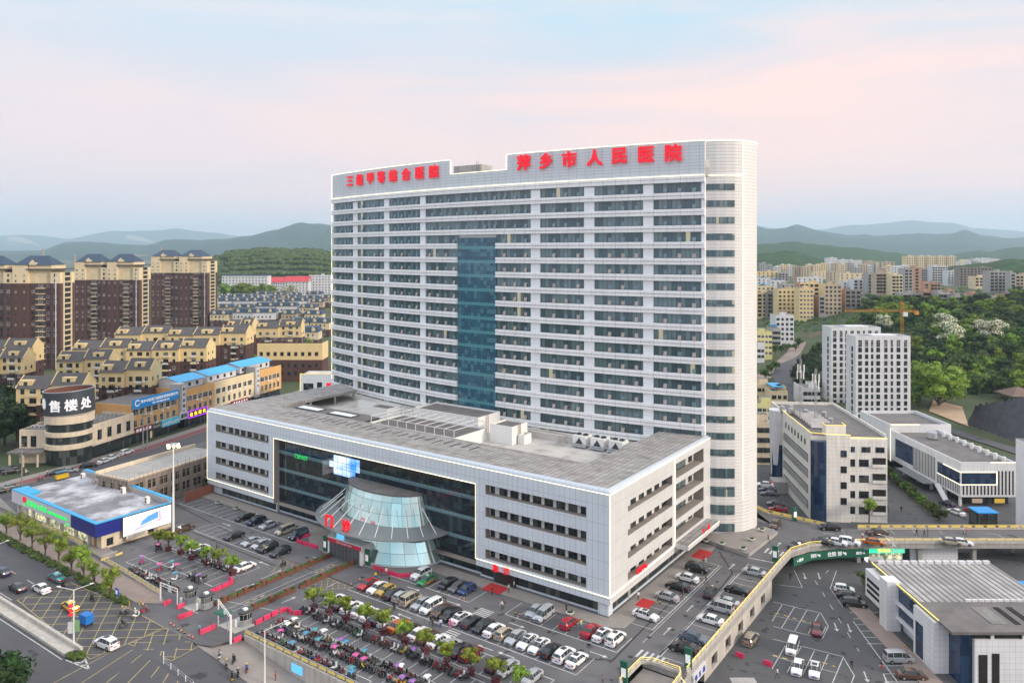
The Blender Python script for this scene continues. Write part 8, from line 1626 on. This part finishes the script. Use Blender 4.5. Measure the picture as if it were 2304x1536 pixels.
PEO = [('5', 190, 285, 'walk', 'yellow', 'blue', 'person in a yellow jacket walking past the red barrier of the glass hall'), ('5', 242, 245, 'stand', 'black', 'dark', 'person in black beside the red barrier of the glass hall'), ('5', 290, 245, 'stand', 'white', 'grey', 'person in white beside the red barrier of the glass hall'), ('5', 208, 225, 'stand', 'red', 'dark', 'person in red beside the red barrier of the glass hall'), ('5', 318, 325, 'stand', 'black', 'black', 'person in black standing apart before the red barrier'), ('5', 365, 565, 'walk', 'black', 'dark', 'person in dark clothes stepping out beside the beige van'), ('5', 852, 515, 'stand', 'black', 'brown', 'person in black standing among the parked cars near the middle of the front row'), ('5', 710, 705, 'walk', 'black', 'dark', 'person in black, left one of two walking toward the zebra crossing'), ('5', 727, 735, 'walk', 'dark', 'dark', 'person in dark grey, right one of two walking toward the zebra crossing'), ('5', 802, 740, 'walk', 'white', 'blue', 'person in white beside the one in bright pink'), ('5', 893, 735, 'walk', 'pink', 'pink', 'person in bright pink beside the front parking row'), ('5', 1287, 425, 'stand', 'black', 'black', 'person in black standing left of the red entrance mat'), ('5', 1443, 405, 'stand', 'cream', 'dark', 'person in cream on the red entrance mat'), ('5', 1495, 375, 'stand', 'white', 'dark', 'person in white at the emergency entrance doors'), ('5', 1380, 565, 'walk', 'white', 'dark', 'person in white, left of two crossing before the emergency entrance'), ('5', 1396, 552, 'walk', 'brown', 'dark', 'person in brown, right of two crossing before the emergency entrance'), ('5', 1988, 580, 'stand', 'brown', 'dark', 'person in brown by the white bowl before the podium'), ('5', 2128, 745, 'walk', 'yellow', 'light blue', 'person in yellow and light blue next to the red saloon car'),
 ('4', 336, 390, 'stand', 'dark', 'dark', 'person in dark clothes alone on the left drive'), ('4', 1352, 428, 'stand', 'cream', 'cream', 'person in cream at the red porch'), ('4', 186, 1110, 'stand', 'light blue', 'dark', 'guard in a light blue shirt at the gate barrier'), ('4', 806, 1105, 'stand', 'cream', 'dark', 'person in a cream jacket at the end of the moped rows'), ('4', 1868, 905, 'walk', 'black', 'black', 'person in black behind the cars of the potted tree row'), ('4', 845, 1530, 'stand', 'red', 'dark', 'person in red on the lower pavement'),
 ('6', 523, 820, 'stand', 'white', 'dark', 'person in white on the red mat at the right wing'), ('6', 905, 785, 'stand', 'dark', 'black', 'person in black standing between parked cars by the right wing'), ('6', 1108, 680, 'walk', 'black', 'dark', 'person in black walking up the right-hand lane'), ('6', 1090, 492, 'stand', 'brown', 'dark', 'person in brown, left of two by the tower terrace'), ('6', 1104, 495, 'stand', 'red', 'white', 'person in red and white, right of two by the tower terrace'), ('6', 1645, 320, 'walk', 'black', 'black', 'person in black on the drive beside the ward tower'), ('6', 1688, 260, 'walk', 'light blue', 'white', 'person in light blue behind the brown SUV'), ('6', 213, 1570, 'stand', 'brown', 'dark', 'person in brown at the bottom edge of the car park')]
for k, x, y, po, tp_, bt, lab in PEO: u, v = toUV(*ZG(k, x, y).xy); person(po, ZG(k, x, y, zs(u, v)), prng.uniform(0, 6.28), tp_, bt, lab)
for x, y, po, tp_, bt, lab in ((1240, 262, 'walk', 'black', 'black', 'person in black, left of three on the bridge'), (1305, 272, 'walk', 'dark', 'black', 'person in dark grey, middle of three on the bridge'), (1335, 266, 'stand', 'black', 'dark', 'person in black, right of three on the bridge'), (1642, 250, 'stand', 'white', 'dark', 'person in white, left of two at the far bridge railing'), (1666, 252, 'stand', 'pink', 'dark', 'person in pink, right of two at the far bridge railing'), (770, 296, 'stand', 'white', 'red', 'person in white and red in front of the brown-grey car on the bridge')): person(po, ZG('7', x, y), prng.uniform(0, 6.28), tp_, bt, lab)
for k, x, y, po, tp_, bt, lab in (('7', 147, 645, 'stand', 'black', 'black', 'person in black on the yard island under the green sign'), ('7', 678, 1415, 'walk', 'black', 'dark', 'person in black crossing the lower yard, left of two'), ('7', 932, 1425, 'walk', 'dark', 'red', 'person in dark clothes with a red bag crossing the lower yard'), ('7', 36, 1492, 'walk', 'white', 'dark', 'person in white at the bottom of the lower yard'), ('r', 1285, 1298, 'walk', 'black', 'black', 'person in black on the path beside the long hedge'), ('r', 1172, 1295, 'walk', 'dark', 'dark', 'person in dark grey by the beige block ramp')): person(po, ZG(k, x, y, LOW), prng.uniform(0, 6.28), tp_, bt, lab)
for k, (k_, x, y, a, col, tp_, hel, lab) in enumerate((('3', 435, 880, AU+math.pi, 'black', 'black', None, 'in black near the hedge'), ('3', 637, 970, AU+math.pi, 'black', 'dark', None, 'in dark grey beside the hedge'), ('3', 852, 1068, AU+1.2, 'black', 'grey', 'yellow', 'in grey with a yellow helmet, left of three at the gate'), ('3', 940, 1082, AU+1.4, 'white', 'white', 'white', 'in white, middle of three at the gate'), ('3', 995, 1050, AU+1.2, 'red', 'brown', 'yellow', 'in brown with a yellow helmet, right of three at the gate'), ('3', 850, 1152, AU+1.8, 'grey', 'black', None, 'in black in the middle of the crosshatching'), ('4', 362, 1328, AU+2.3, 'white', 'grey', None, 'in grey, topmost of five riding on the street'), ('4', 483, 1368, AU+2.2, 'dark blue', 'black', None, 'in black, second of five riding on the street'), ('4', 420, 1412, AU+2.6, 'grey', 'grey', 'yellow', 'in grey with a yellow helmet, middle of five on the street'), ('4', 595, 1450, AU+2.4, 'red', 'blue', 'yellow', 'in blue with a yellow helmet, rightmost of five on the street'), ('4', 520, 1488, AU+2.5, 'black', 'dark', 'silver', 'in dark grey with a silver helmet, on the street below the gantry'), ('4', 470, 1520, AU+2.5, 'yellow', 'black', 'dark blue', 'in black on a yellow moped at the bottom edge'), ('4', 912, 528, AV, 'black', 'dark', None, 'in dark clothes on the yellow hatching before the glass hall'))):
    p = ZG(k_, x, y); u, v = toUV(p.x, p.y); p = ZG(k_, x, y, zs(u, v)); moped(p, a, col, 'moped ridden %s' % lab if len(lab.split()) > 11 else 'moped under the rider %s' % lab, 'ridden mopeds', None, False, 'ridden_moped'); person('ride', p+Vector((-.12*math.cos(a), -.12*math.sin(a), 0)), a, tp_, 'dark', 'moped rider %s' % lab, hel, 'moped riders')
for k, (x, y) in enumerate(((435, 1350), (515, 1305), (280, 1290))): p = ZG('l', x, y); moped(p, .9, 'black', 'moped riding on the red cycle lane, %s' % ('left one', 'right one', 'nearest the show-room')[k], 'mopeds on the cycle lane', name='ridden_moped'); person('ride', p, .9, ('pink', 'black', 'white')[k], 'dark', 'person in %s riding along the red cycle lane' % ('pink', 'black', 'white')[k], 'white' if k else None, 'moped riders')
# blue box tricycle and yellow stall cart
p = ZG('3', 592, 1135); tri = root('cargo_tricycle', 'blue covered cargo tricycle on the yellow crosshatched junction', 'cargo tricycle', p, AU+math.pi+.1); mat('box_blue', (.01, .16, .5), .5, var=.08)
m = MB(); m.box(-1.2, -.7, .55, .75, .7, 2.0); m.obj('cargo_box', 'box_blue', tri); m = MB(); m.loft([[(.76, -.6, .5), (.76, .6, .5), (.76, .6, 1.6), (.76, -.6, 1.6)], [(1.5, -.45, .45), (1.5, .45, .45), (1.2, .45, 1.45), (1.2, -.45, 1.45)]]); m.obj('cab', 'paint_sky blue', tri)
for x, y in ((1.3, 0), (-.7, -.66), (-.7, .66)): place(MO[2], 'wheel', tri, (x, y, .26), 0, 1.08)
p = ZG('l', 668, 1335); cart = root('food_cart', 'yellow food cart with a blue awning on the cross street', 'food cart', p, .95); m = MB(); m.box(-1.6, -.6, .4, 1.6, .6, 1.5); m.obj('counter_box', 'paint_yellow', cart); m = MB(); m.box(-1.7, -.9, 2.2, 1.7, .9, 2.3); m.obj('awning', 'paint_sky blue', cart)
for x in (-1.5, 1.5): MB().tube((x, -.5, 1.5), (x, -.5, 2.2), .04, 5).obj('post', 'steel', cart); place(MO[2], 'wheel', cart, (x*.7, -.5, .25))
# ================= street furniture
mat('barrier_pink', (.62, .03, .12), .5, var=.12, vs=.8); mat('cone_red', (.6, .05, .02), .6, var=.05)
bar = MB(); bar.loft([[(-.7, -.22, 0), (-.7, .22, 0), (-.7, .1, .75), (-.7, -.1, .75)], [(.7, -.22, 0), (.7, .22, 0), (.7, .1, .75), (.7, -.1, .75)]]); barm = bar.mesh('barrier_body', ['barrier_pink']); sl_ = MB(); sl_.box(-.45, -.235, .3, .45, -.18, .42); slm = sl_.mesh('slot', ['cone_red'])
def barriers(pts, where, group):
    k = 0
    for a, b in zip(pts, pts[1:]):
        a, b = W(*a), W(*b); L = (b-a).length; n_ = max(1, round(L/1.5)); d = (b-a).normalized()
        for i in range(n_): k += 1; r = root('water_barrier', 'pink-red barrier, %s from the %s, %s' % (ordw(k), 'left' if a.x < b.x else 'right', where), 'barrier', a.lerp(b, (i+.5)/n_), math.atan2(d.y, d.x), group); place(barm, 'barrier_body', r); place(slm, 'slot', r)
for pts, wh in ((((-65, -41.5), (-64.8, -39.9)), 'in the short line left of the twin booths'), (((-61.2, -43.4), (-61, -41)), 'in the line before the twin booths'), (((-65.6, -34.8), (-66, -30.3), (-66.4, -29.2), (-68.4, -28.7)), 'in the curved line left of the drive'), (((-53.5, -44.2), (-53.3, -41.4)), 'in the line beside the guard'), (((-48.7, -37), (-49, -31.8), (-48.2, -30.2), (-46.5, -30.9)), 'in the curved line right of the drive'), (((-46.2, -30.6), (-45.2, -29.9)), 'touching the moped rows'), (((-46.5, -42.6), (-46.5, -41.2)), 'under the right gantry post'), (((-73, -4.8), (-74.2, -7.5), (-72.1, -8.8), (-66, -8.6)), 'around the left foot of the glass hall'), (((-48.9, -8.8), (-42, -8.9), (-40, -7.4)), 'around the right foot of the glass hall'), (((-68.3, -42), (-68.2, -40.8)), 'at the end of the footway')):
    barriers(pts, wh, 'pink-red plastic barriers')
for k, (x, y) in enumerate(((1400, 1310), (1640, 1380))): r = root('water_barrier', 'red plastic barrier standing alone in the lower yard, %s of two' % ('left', 'right')[k], 'barrier', ZG('6', x, y, LOW), AU, 'pink-red plastic barriers'); place(barm, 'barrier_body', r); place(slm, 'slot', r)
cone = MB(); cone.lathe([(.15, .03), (.03, .62), (0, .64)], 10, m=0); cone.box(-.2, -.2, 0, .2, .2, .03, 1); cone.lathe([(.118, .22), (.08, .4)], 10, m=2); cm2 = cone.mesh('traffic_cone', ['cone_red', 'black_rubber', 'line_white']); cm3 = cone.mesh('traffic_cone', ['black_rubber', 'black_rubber', 'line_yellow_strong'])
for k, (k_, x, y, bk) in enumerate((('3', 1180, 1130, 0), ('3', 1203, 1145, 0), ('3', 1232, 1168, 1), ('3', 1252, 1180, 0), ('3', 1275, 1192, 1), ('3', 1306, 1215, 0), ('3', 1331, 1226, 0), ('5', 1020, 470, 0), ('5', 1507, 605, 1), ('5', 1548, 620, 0), ('4', 587, 572, 0), ('4', 466, 640, 0), ('4', 1497, 690, 0), ('4', 1572, 650, 0), ('6', 748, 1388, 0), ('6', 780, 1362, 0), ('6', 883, 1412, 1), ('6', 710, 845, 1), ('6', 1147, 528, 1), ('7', 1137, 1220, 2), ('7', 1152, 1235, 2))):
    o = place(cm3 if bk else cm2, 'traffic_cone', None, ZG(k_, x, y, LOW if bk == 2 else 0)); tag(o, '%s traffic cone, %s' % ('black and yellow' if bk else 'red', (['number in the line at the junction corner, %s from the left' % ORD[k]][0].replace('number in', 'in') if k < 7 else ('next to the blue hatchback at the hospital front', 'left one of two beside the silver hatchback', 'right one of two beside the silver hatchback', 'beside the last white car of the left park', 'at the end of the left curved barrier line', 'in front of the red saloon car, right one', 'behind the red saloon car', 'left of two at the deck corner zebra crossing', 'right of two at the deck corner zebra crossing', 'alone at the deck corner', 'on the drive before the right wing mat', 'behind the black SUV of the right wing row', 'left of two on the yard walkway', 'right of two on the yard walkway')[k-7])), 'traffic cone', 'traffic cones')
bol = MB(); bol.tube((0, 0, 0), (0, 0, .95), .09, 10, 0)
for z in (.2, .5, .8): bol.tube((0, 0, z), (0, 0, z+.13), .095, 10, 1)
bom = bol.mesh('bollard', ['line_yellow_strong', 'black_rubber'])
for k, (x, y) in enumerate(((893, 1005), (964, 990), (1030, 978))): tag(place(bom, 'bollard', None, ZG('3', x, y)), 'yellow and black bollard at the end of the footway, %s of three' % ('left one', 'middle one', 'right one')[k], 'bollard', 'bollards at the footway end')
# planter boxes of the two drives
mat('box_brown', (.15, .055, .03), .7, var=.15); pb = MB(); pb.box(-.9, -.32, 0, .9, .32, .62); pbm = pb.mesh('box', ['box_brown']); ph2 = MB().box(-.4, -.42, 0, .4, .42, 1.0).mesh('end_box', ['box_brown']); pf = MB(); rg = random.Random(1)
for k in range(16): clump(pf, (rg.uniform(-.75, .75), rg.uniform(-.2, .2), .68), rg.uniform(.14, .26), rg)
pfm = pf.mesh('foliage', ['leaf_mid'])
for u, sd_, segs in ((-60.6, 'left', ((-36.6, -35), (-34.3, -26.4), (-25.8, -9.6))), (-53.8, 'right', ((-35.2, -24.4), (-23.4, -10.2)))):
    k = 0
    for a, b in segs:
        n_ = max(1, round((b-a)/1.85))
        for i in range(n_): k += 1; v = a+(b-a)*(i+.5)/n_; r = root('drive_planter', 'brown flower box, %s from the gate on the %s side of the drive' % (ordw(k), sd_), 'planter', W(u, v), AV, 'brown flower boxes of the drive'); place(pbm, 'box', r); place(pfm, 'foliage', r); (place(ph2, 'raised_end', r, (.9, 0, 0)) if k % 2 else None)
bwl = MB(); bwl.lathe([(.0, .05), (.35, .05), (.75, .5), (.6, .5), (.0, .42)], 14); bwm = bwl.mesh('bowl', ['white_paint'])
for k, (k_, x, y, z) in enumerate((('6', 1107, 318, .8), ('6', 1243, 345, .8), ('6', 1428, 388, .8), ('6', 1502, 308, .8), ('6', 1590, 225, .8), ('5', 2022, 615, .1), ('1', 178, 955, 0), ('1', 320, 1000, 0), ('1', 458, 1050, 0), ('1', 795, 1150, 0))):
    r = root('plant_bowl', 'white bowl planter, %s' % (('left one on the tower terrace', 'second on the tower terrace', 'front right one on the tower terrace', 'back right one on the tower terrace', 'rearmost one by the ward tower', 'on the pavement before the podium corner', 'leftmost by the left hospital front', 'second by the left hospital front', 'third by the left hospital front', 'nearest the glass hall on its left')[k]), 'planter', ZG(k_, x, y, z), 0, 'white bowl planters'); place(bwm, 'bowl', r); place(pfm, 'foliage', r, (0, 0, -.25), 0, (.6, 1, 1.2))
# gate: booths, gantries, canopy board
for k, (u, v) in enumerate(((-65.3, -38.6), (-60.9, -38.2), (-49.9, -37.9))):
    r = root('gate_booth', 'dark glazed gate booth with a steel base, %s' % ('left of the twin booths', 'right of the twin booths', 'alone on the right traffic island')[k], 'booth', W(u, v, .15), RZ, 'gate booths'); m = MB(); m.lathe([(.85, 0), (.85, 1.0), (.8, 1.02)], 8, sx=1, sy=1.4); m.obj('base', 'steel', r); m = MB(); m.lathe([(.8, 1.0), (.8, 2.2)], 8, sx=1, sy=1.4); m.obj('glazing', 'window_beige', r); m = MB(); m.lathe([(.82, 2.2), (1.05, 2.25), (1.05, 2.5), (0, 2.52)], 8, sx=1, sy=1.4); m.obj('roof', 'frame_dark', r); m = MB(); m.box(-.4, -.4, 2.52, .3, .3, 2.8); m.obj('roof_unit', 'white_paint', r); m = MB(); m.box(-.9, -1.6, 0, -.6, -1.2, 1.1); m.obj('ticket_machine', 'white_paint', r)
m = MB()
for u, v in ((-63, -38.4), (-50.2, -38.6)): m.prism(wpoly([(u-3.4, v-2.2), (u+1.2, v-2.2), (u+1.6, v+1.6), (u-3, v+1.6)]), .003, .15)
tag(m.obj('traffic_island', 'kerb'), None, kind='structure')
def gantry(label, a, b, h, th):
    a, b = W(*a), W(*b); d = b-a; r = root('height_gantry', label, 'gantry', a, math.atan2(d.y, d.x), 'height gantries at the gate'); L = d.length; m = MB(); m.tube((0, 0, 0), (0, 0, h), th, 8); m.obj('post', 'white_paint', r); m = MB(); m.tube((0, 0, h), (L, 0, h), .08, 6); m.tube((0, 0, h-.5), (L, 0, h-.5), .06, 6)
    for i in range(int(L/.7)): m.tube((.7*i, 0, h-.5), (.7*i+.35, 0, h), .03, 4)
    m.obj('truss', 'white_paint', r); MB().tube((L, 0, 0), (L, 0, h), th*.6, 8).obj('far_post', 'white_paint', r); m = MB(); m.box(L*.45, -.05, h-1.1, L*.45+.9, .05, h-.1); m.obj('limit_sign', 'wall_white', r)
gantry('white height gantry over the left entry lane beside the twin booths', (-70.6, -41.3), (-65.6, -41), 3.3, .14); gantry('white height gantry on a thick post over the right lane, beside the moped park wall', (-46.7, -43), (-53.4, -40.8), 4.6, .2)
gc = root('green_board', 'green canopy board on thin posts in the middle of the gate', 'canopy', W(-51.3, -41.3), RZ); m = MB(); m.box(-1.3, -1, 3.1, 1.3, 1, 3.22); m.obj('board', 'sign_board_green', gc)
for x in (-1.2, 1.2): MB().tube((x, 0, 0), (x, 0, 3.1), .05, 6).obj('post', 'steel', gc)
# wall and railings round the car park; median; low fence
wl2 = root('car_park_wall', 'long pale retaining wall between the moped park and the lower pavement', 'wall', W(0, 0), RZ); m = MB(); m.box(-46.6, -40.55, -3.3, 10.4, -40.2, .35); m.obj('wall', 'retaining', wl2); m = MB(); m.box(-34.4, -40.6, -1.6, -31.8, -40.56, -.3); m.obj('blue_poster', 'sign_blue', wl2)
railing('car_park_railing', 'railing with yellow plates on top of the car park wall', [W(-46.6, -40.38, .3), W(10.3, -40.38, .3)], 2.0, 'railing', 'railings of the car park', 'rail_steel', .05)
railing('footway_railing', 'railing with yellow plates between the pharmacy footway and the left moped park', [W(-97.5, -35.5), W(-97.5, -38.5), W(-88, -39.0), W(-72.5, -40.2)], 2.0, 'railing', 'railings of the car park', 'rail_steel', .3)
railing('forecourt_railing', 'railing with yellow plates along the edge of the pharmacy forecourt', [W(-128, -37.1, .28), W(-108.5, -37.2, .28)], 2.0, 'railing', 'railings of the car park', 'rail_steel', .3)
for o in [o for o in bpy.data.objects if o.get('label', '').startswith(('railing with yellow plates',))]:
    k = 0
    for ch in [c for c in o.children if c.name.startswith('post')]:
        p = place(pm, 'yellow_plate', o, ch.location+Vector((.9*UX, .9*UY, .42)), RZ if 'forecourt' in o.name or 'park' in o.name or k > 3 else RZ-rad(80) if k < 2 else RZ, (.8, 1, .9)); k += 1
mw = root('median_wall', 'low concrete wall with a channel along the middle of the street', 'wall', W(0, 0), RZ); m = MB(); m.box(-260, -58.6, 0, -63.8, -58.1, .75, 0); m.box(-260, -60.6, 0, -64.6, -60.0, .45, 0); m.box(-260, -60.0, 0, -64.6, -58.6, .12, 0); m.obj('wall', 'retaining', mw)
lf = root('low_fence', 'thin white chain fence at the lower edge of the junction', 'fence', W(-50.3, -52.4, zs(-50.3, -52.4)), RZ); 
for k in range(5): z = zs(-50.3+2.1*k, -52.5)-zs(-50.3, -52.4); MB().tube((2.1*k, -.05*k, z), (2.1*k, -.05*k, z+(1.9 if k == 0 else .9)), .07, 8).obj('post', 'white_paint', lf)
m = MB()
for k in range(4): z = zs(-50.3+2.1*k, -52.5)-zs(-50.3, -52.4); z2 = zs(-48.2+2.1*k, -52.5)-zs(-50.3, -52.4); m.tube((2.1*k, 0, z+.8), (2.1*k+2.1, 0, z2+.8), .03, 4); m.tube((2.1*k, 0, z+.4), (2.1*k+2.1, 0, z2+.4), .03, 4)
m.obj('rail', 'steel', lf)
def lamp(label, p, h, arms, name='street_lamp', banner=False, lantern=False):
    r = root(name, label, 'street lamp', p, 0, 'street lamps'); MB().tube((0, 0, 0), (0, 0, h), .14, 8, 0, .08).obj('pole', 'white_paint', r)
    for dx, dy, dz in arms: MB().tube((0, 0, h), (dx*.85, dy*.85, h+dz), .05, 6).obj('arm', 'white_paint', r); m = MB(); d = Vector((dx, dy, 0)).normalized(); n_ = Vector((-d.y, d.x, 0))*.17; b = Vector((dx*.8, dy*.8, h+dz)); e_ = Vector((dx, dy, h+dz+.06)); m.loft([[b-n_, b+n_, b+n_+Vector((0, 0, .12)), b-n_+Vector((0, 0, .12))], [e_-n_*.7, e_+n_*.7, e_+n_*.7+Vector((0, 0, .06)), e_-n_*.7+Vector((0, 0, .06))]]); m.obj('lamp_head', 'white_paint', r)
    if banner: m = MB(); m.box(-.95, -.04, 1.6, -.12, .04, 3.4); m.obj('banner', 'wall_white', r); m = MB(); m.box(.12, -.04, 1.9, .9, .04, 3.7); m.obj('banner', mat('banner_green', (.25, .45, .2), .6, var=.3, vs=1) if 'banner_green' not in MATS else 'banner_green', r)
    if lantern:
        for z in (4.6, 5.3, 6.0): MB().lathe([(0, z-.3), (.26, z-.2), (.36, z), (.26, z+.2), (0, z+.3)], 12, (-.5, 0)).obj('red_lantern', 'sign_red', r)
    return r
lamp('white street lamp with two arms and red lanterns on the median', W(-66.3, -58.4, .7), 8.6, ((-3.0, .4, .3), (2.6, 1.2, .5)), banner=True, lantern=True); lamp('white street lamp with two arms at the left edge, on the median', W(-97, -58.4, .7), 8.8, ((2.2, .9, .6), (-2.5, -.4, .5)), banner=True)
lamp('white street lamp with one arm at the bottom edge, before the car park wall', W(-35.4, -44.8, -2.1), 8.2, ((3.3, 1.2, .9),)); lamp('thin white yard lamp before the bridge, over the ribbed roof', Vector((80.6, 160, LOW)), 8.0, ((-3, .4, .5),), 'yard_lamp')
hm = root('high_mast_light', 'tall mast with a ring of lit yellow-white floodlights beside the pharmacy', 'mast light', G(390, 1205), 0); MB().tube((0, 0, 0), (0, 0, 20.3), .3, 10, 0, .13).obj('pole', 'white_paint', hm); mat('flood_lit', (1, .85, .4), .4, emit=3, var=0, ecol=(1, .85, .35)); MB().lathe([(0, 20.2), (.9, 20.4), (1.0, 20.7), (0, 20.9)], 14).obj('ring', 'steel', hm)
for i in range(6): a = i*1.047; m = MB(); m.box(-.28, -.2, -.22, .28, .2, .22); m.obj('floodlight', 'flood_lit', hm, (1.15*math.cos(a), 1.15*math.sin(a), 20.1+.25*(i % 2)), a)
for k, (x, y, h) in enumerate(((236, 1412, 11.5), (1545, 1015, 12), (1590, 1000, 12))):
    r = root('utility_pole', ('dark utility pole at the left end of the pharmacy roof', 'pale utility pole, left of two before the orange shop building', 'pale utility pole, right of two before the orange shop building')[k], 'utility pole', ZG('l', x, y), 1.2); MB().tube((0, 0, 0), (0, 0, h), .2, 8, 0, .12).obj('pole', 'concrete_dark' if k == 0 else 'concrete', r)
    for z in (h-.4, h-1.3): m = MB(); m.box(-.9, -.06, z, .9, .06, z+.12); m.obj('cross_arm', 'frame_dark', r)
for k, (k_, x, y, z, rz_) in enumerate((('1', 1020, 1325, 0, RZ), ('1', 1350, 1435, 0, RZ), ('6', 1705, 485, 0, RZ), ('6', 400, 1530, 0, RZ), ('6', 955, 1410, 0, RZ), ('r', 400, 1370, 0, .3))):
    r = root('sign_totem', 'green and white sign totem, %s' % ('left of the red porch', 'right of the red porch', 'at the bend of the deck railing', 'at the bottom edge by the sunken terrace', 'behind the sunken terrace railing', 'by the yellow railing near the beige block')[k], 'sign', ZG(k_, x, y, z), rz_, 'green sign totems'); m = MB(); m.box(-.55, -.18, 0, .55, .18, 3.2); m.obj('panel', 'sign_board_green', r); m = MB(); m.box(-.4, -.2, .9, .4, -.181, 2.2); m.obj('white_face', 'letter_white', r)
for k, (x, y) in enumerate(((790, 940), )):
    r = root('blue_road_sign', 'square blue sign on a post at the end of the hedge', 'sign', ZG('3', x+18, y+40), AU); MB().tube((0, 0, 0), (0, 0, 2.6), .05, 6).obj('post', 'steel', r); m = MB(); m.box(-.6, -.06, 1.3, .6, .06, 2.6); m.obj('panel', 'plate_blue', r); m = MB(); m.box(-.35, -.08, 1.6, .35, -.061, 2.3); m.obj('symbol', 'letter_white', r)
for k, (u0, v0, u1, v1, wh) in enumerate(((-25.4, -3.6, -21.2, -.4, 'at the emergency entrance'), (1.2, 7.2, 3.8, 10.6, 'at the first door of the right wing'), (1.2, 33.6, 4.2, 38.6, 'at the far door of the right wing'))):
    m = MB(); m.box(u0, v0, .093, u1, v1, .105); o = m.obj('red_mat', mat('mat_red', (.42, .02, .02), .9, var=.1) if 'mat_red' not in MATS else 'mat_red', None, W(0, 0), RZ); tag(o, 'red entrance mat '+wh, 'mat', 'red entrance mats')
r = root('green_banner', 'green advertising banner beside the left end of the pharmacy', 'banner', W(-148, -33), RZ-rad(35)); m = MB(); m.box(-6, -.05, .3, 3, .05, 2.6); m.obj('panel', mat('banner_lime', (.14, .52, .08), .6, var=.3, vs=.5, emit=.1), r); m = MB(); m.box(-2.5, -.07, 1.2, 1.2, -.051, 2.0); m.obj('red_lettering', 'wall_white', r)
# ================= far works chimneys with drifting smoke
for k, (x, y0, y1, dx) in enumerate(((97, 572, 558, -1), (168, 600, 573, 0), (363, 566, 555, -1))):
    Y = 2600; r = root('works_chimney', 'slim red-brown works chimney far behind the brown towers, %s of three' % ('leftmost', 'middle', 'rightmost')[k], 'chimney', ((x-1152)*Y/FPX, Y, 0), 0, 'works chimneys'); h = CAMH-(y1-HZ)*Y/FPX; MB().tube((0, 0, 0), (0, 0, h), 3.2, 8, 0, 2.2).obj('shaft', 'wall_brick', r)
    if dx:
        m = MB(); P = [(0, 0, 1, 2), (-18, 0, 9, 6), (-45, 0, 20, 11), (-80, 0, 28, 15), (-120, 0, 33, 14)]; m.loft([[(px, rr*math.cos(a*.785), pz+rr*.7*math.sin(a*.785)) for a in range(8)] for px, py, pz, rr in P]); o = m.obj('smoke', 'smoke' if 'smoke' in MATS else mat('smoke', (.8, .8, .8), var=0), None, r.location+Vector((0, 0, h)), 0, False, True); tag(o, None, kind='stuff')
t = M('smoke').node_tree; t.nodes.clear(); o_ = t.nodes.new('ShaderNodeOutputMaterial'); v_ = t.nodes.new('ShaderNodeVolumePrincipled'); v_.inputs['Color'].default_value = (1, 1, 1, 1); v_.inputs['Density'].default_value = .011; t.links.new(v_.outputs[0], o_.inputs['Volume'])
# ================= haze: one even volume round everything
hz = MB(); hz.box(-18000, -140, -6.5, 18000, 22500, 780); ho = hz.obj('haze', mat('haze', (.5, .5, .5), var=0)); tag(ho, None, kind='stuff')
hm_ = M('haze'); t = hm_.node_tree; t.nodes.clear(); o_ = t.nodes.new('ShaderNodeOutputMaterial'); v_ = t.nodes.new('ShaderNodeVolumePrincipled'); v_.inputs['Color'].default_value = (.66, .85, 1.0, 1); v_.inputs['Density'].default_value = 7.8e-5; v_.inputs['Anisotropy'].default_value = .2; t.links.new(v_.outputs[0], o_.inputs['Volume'])
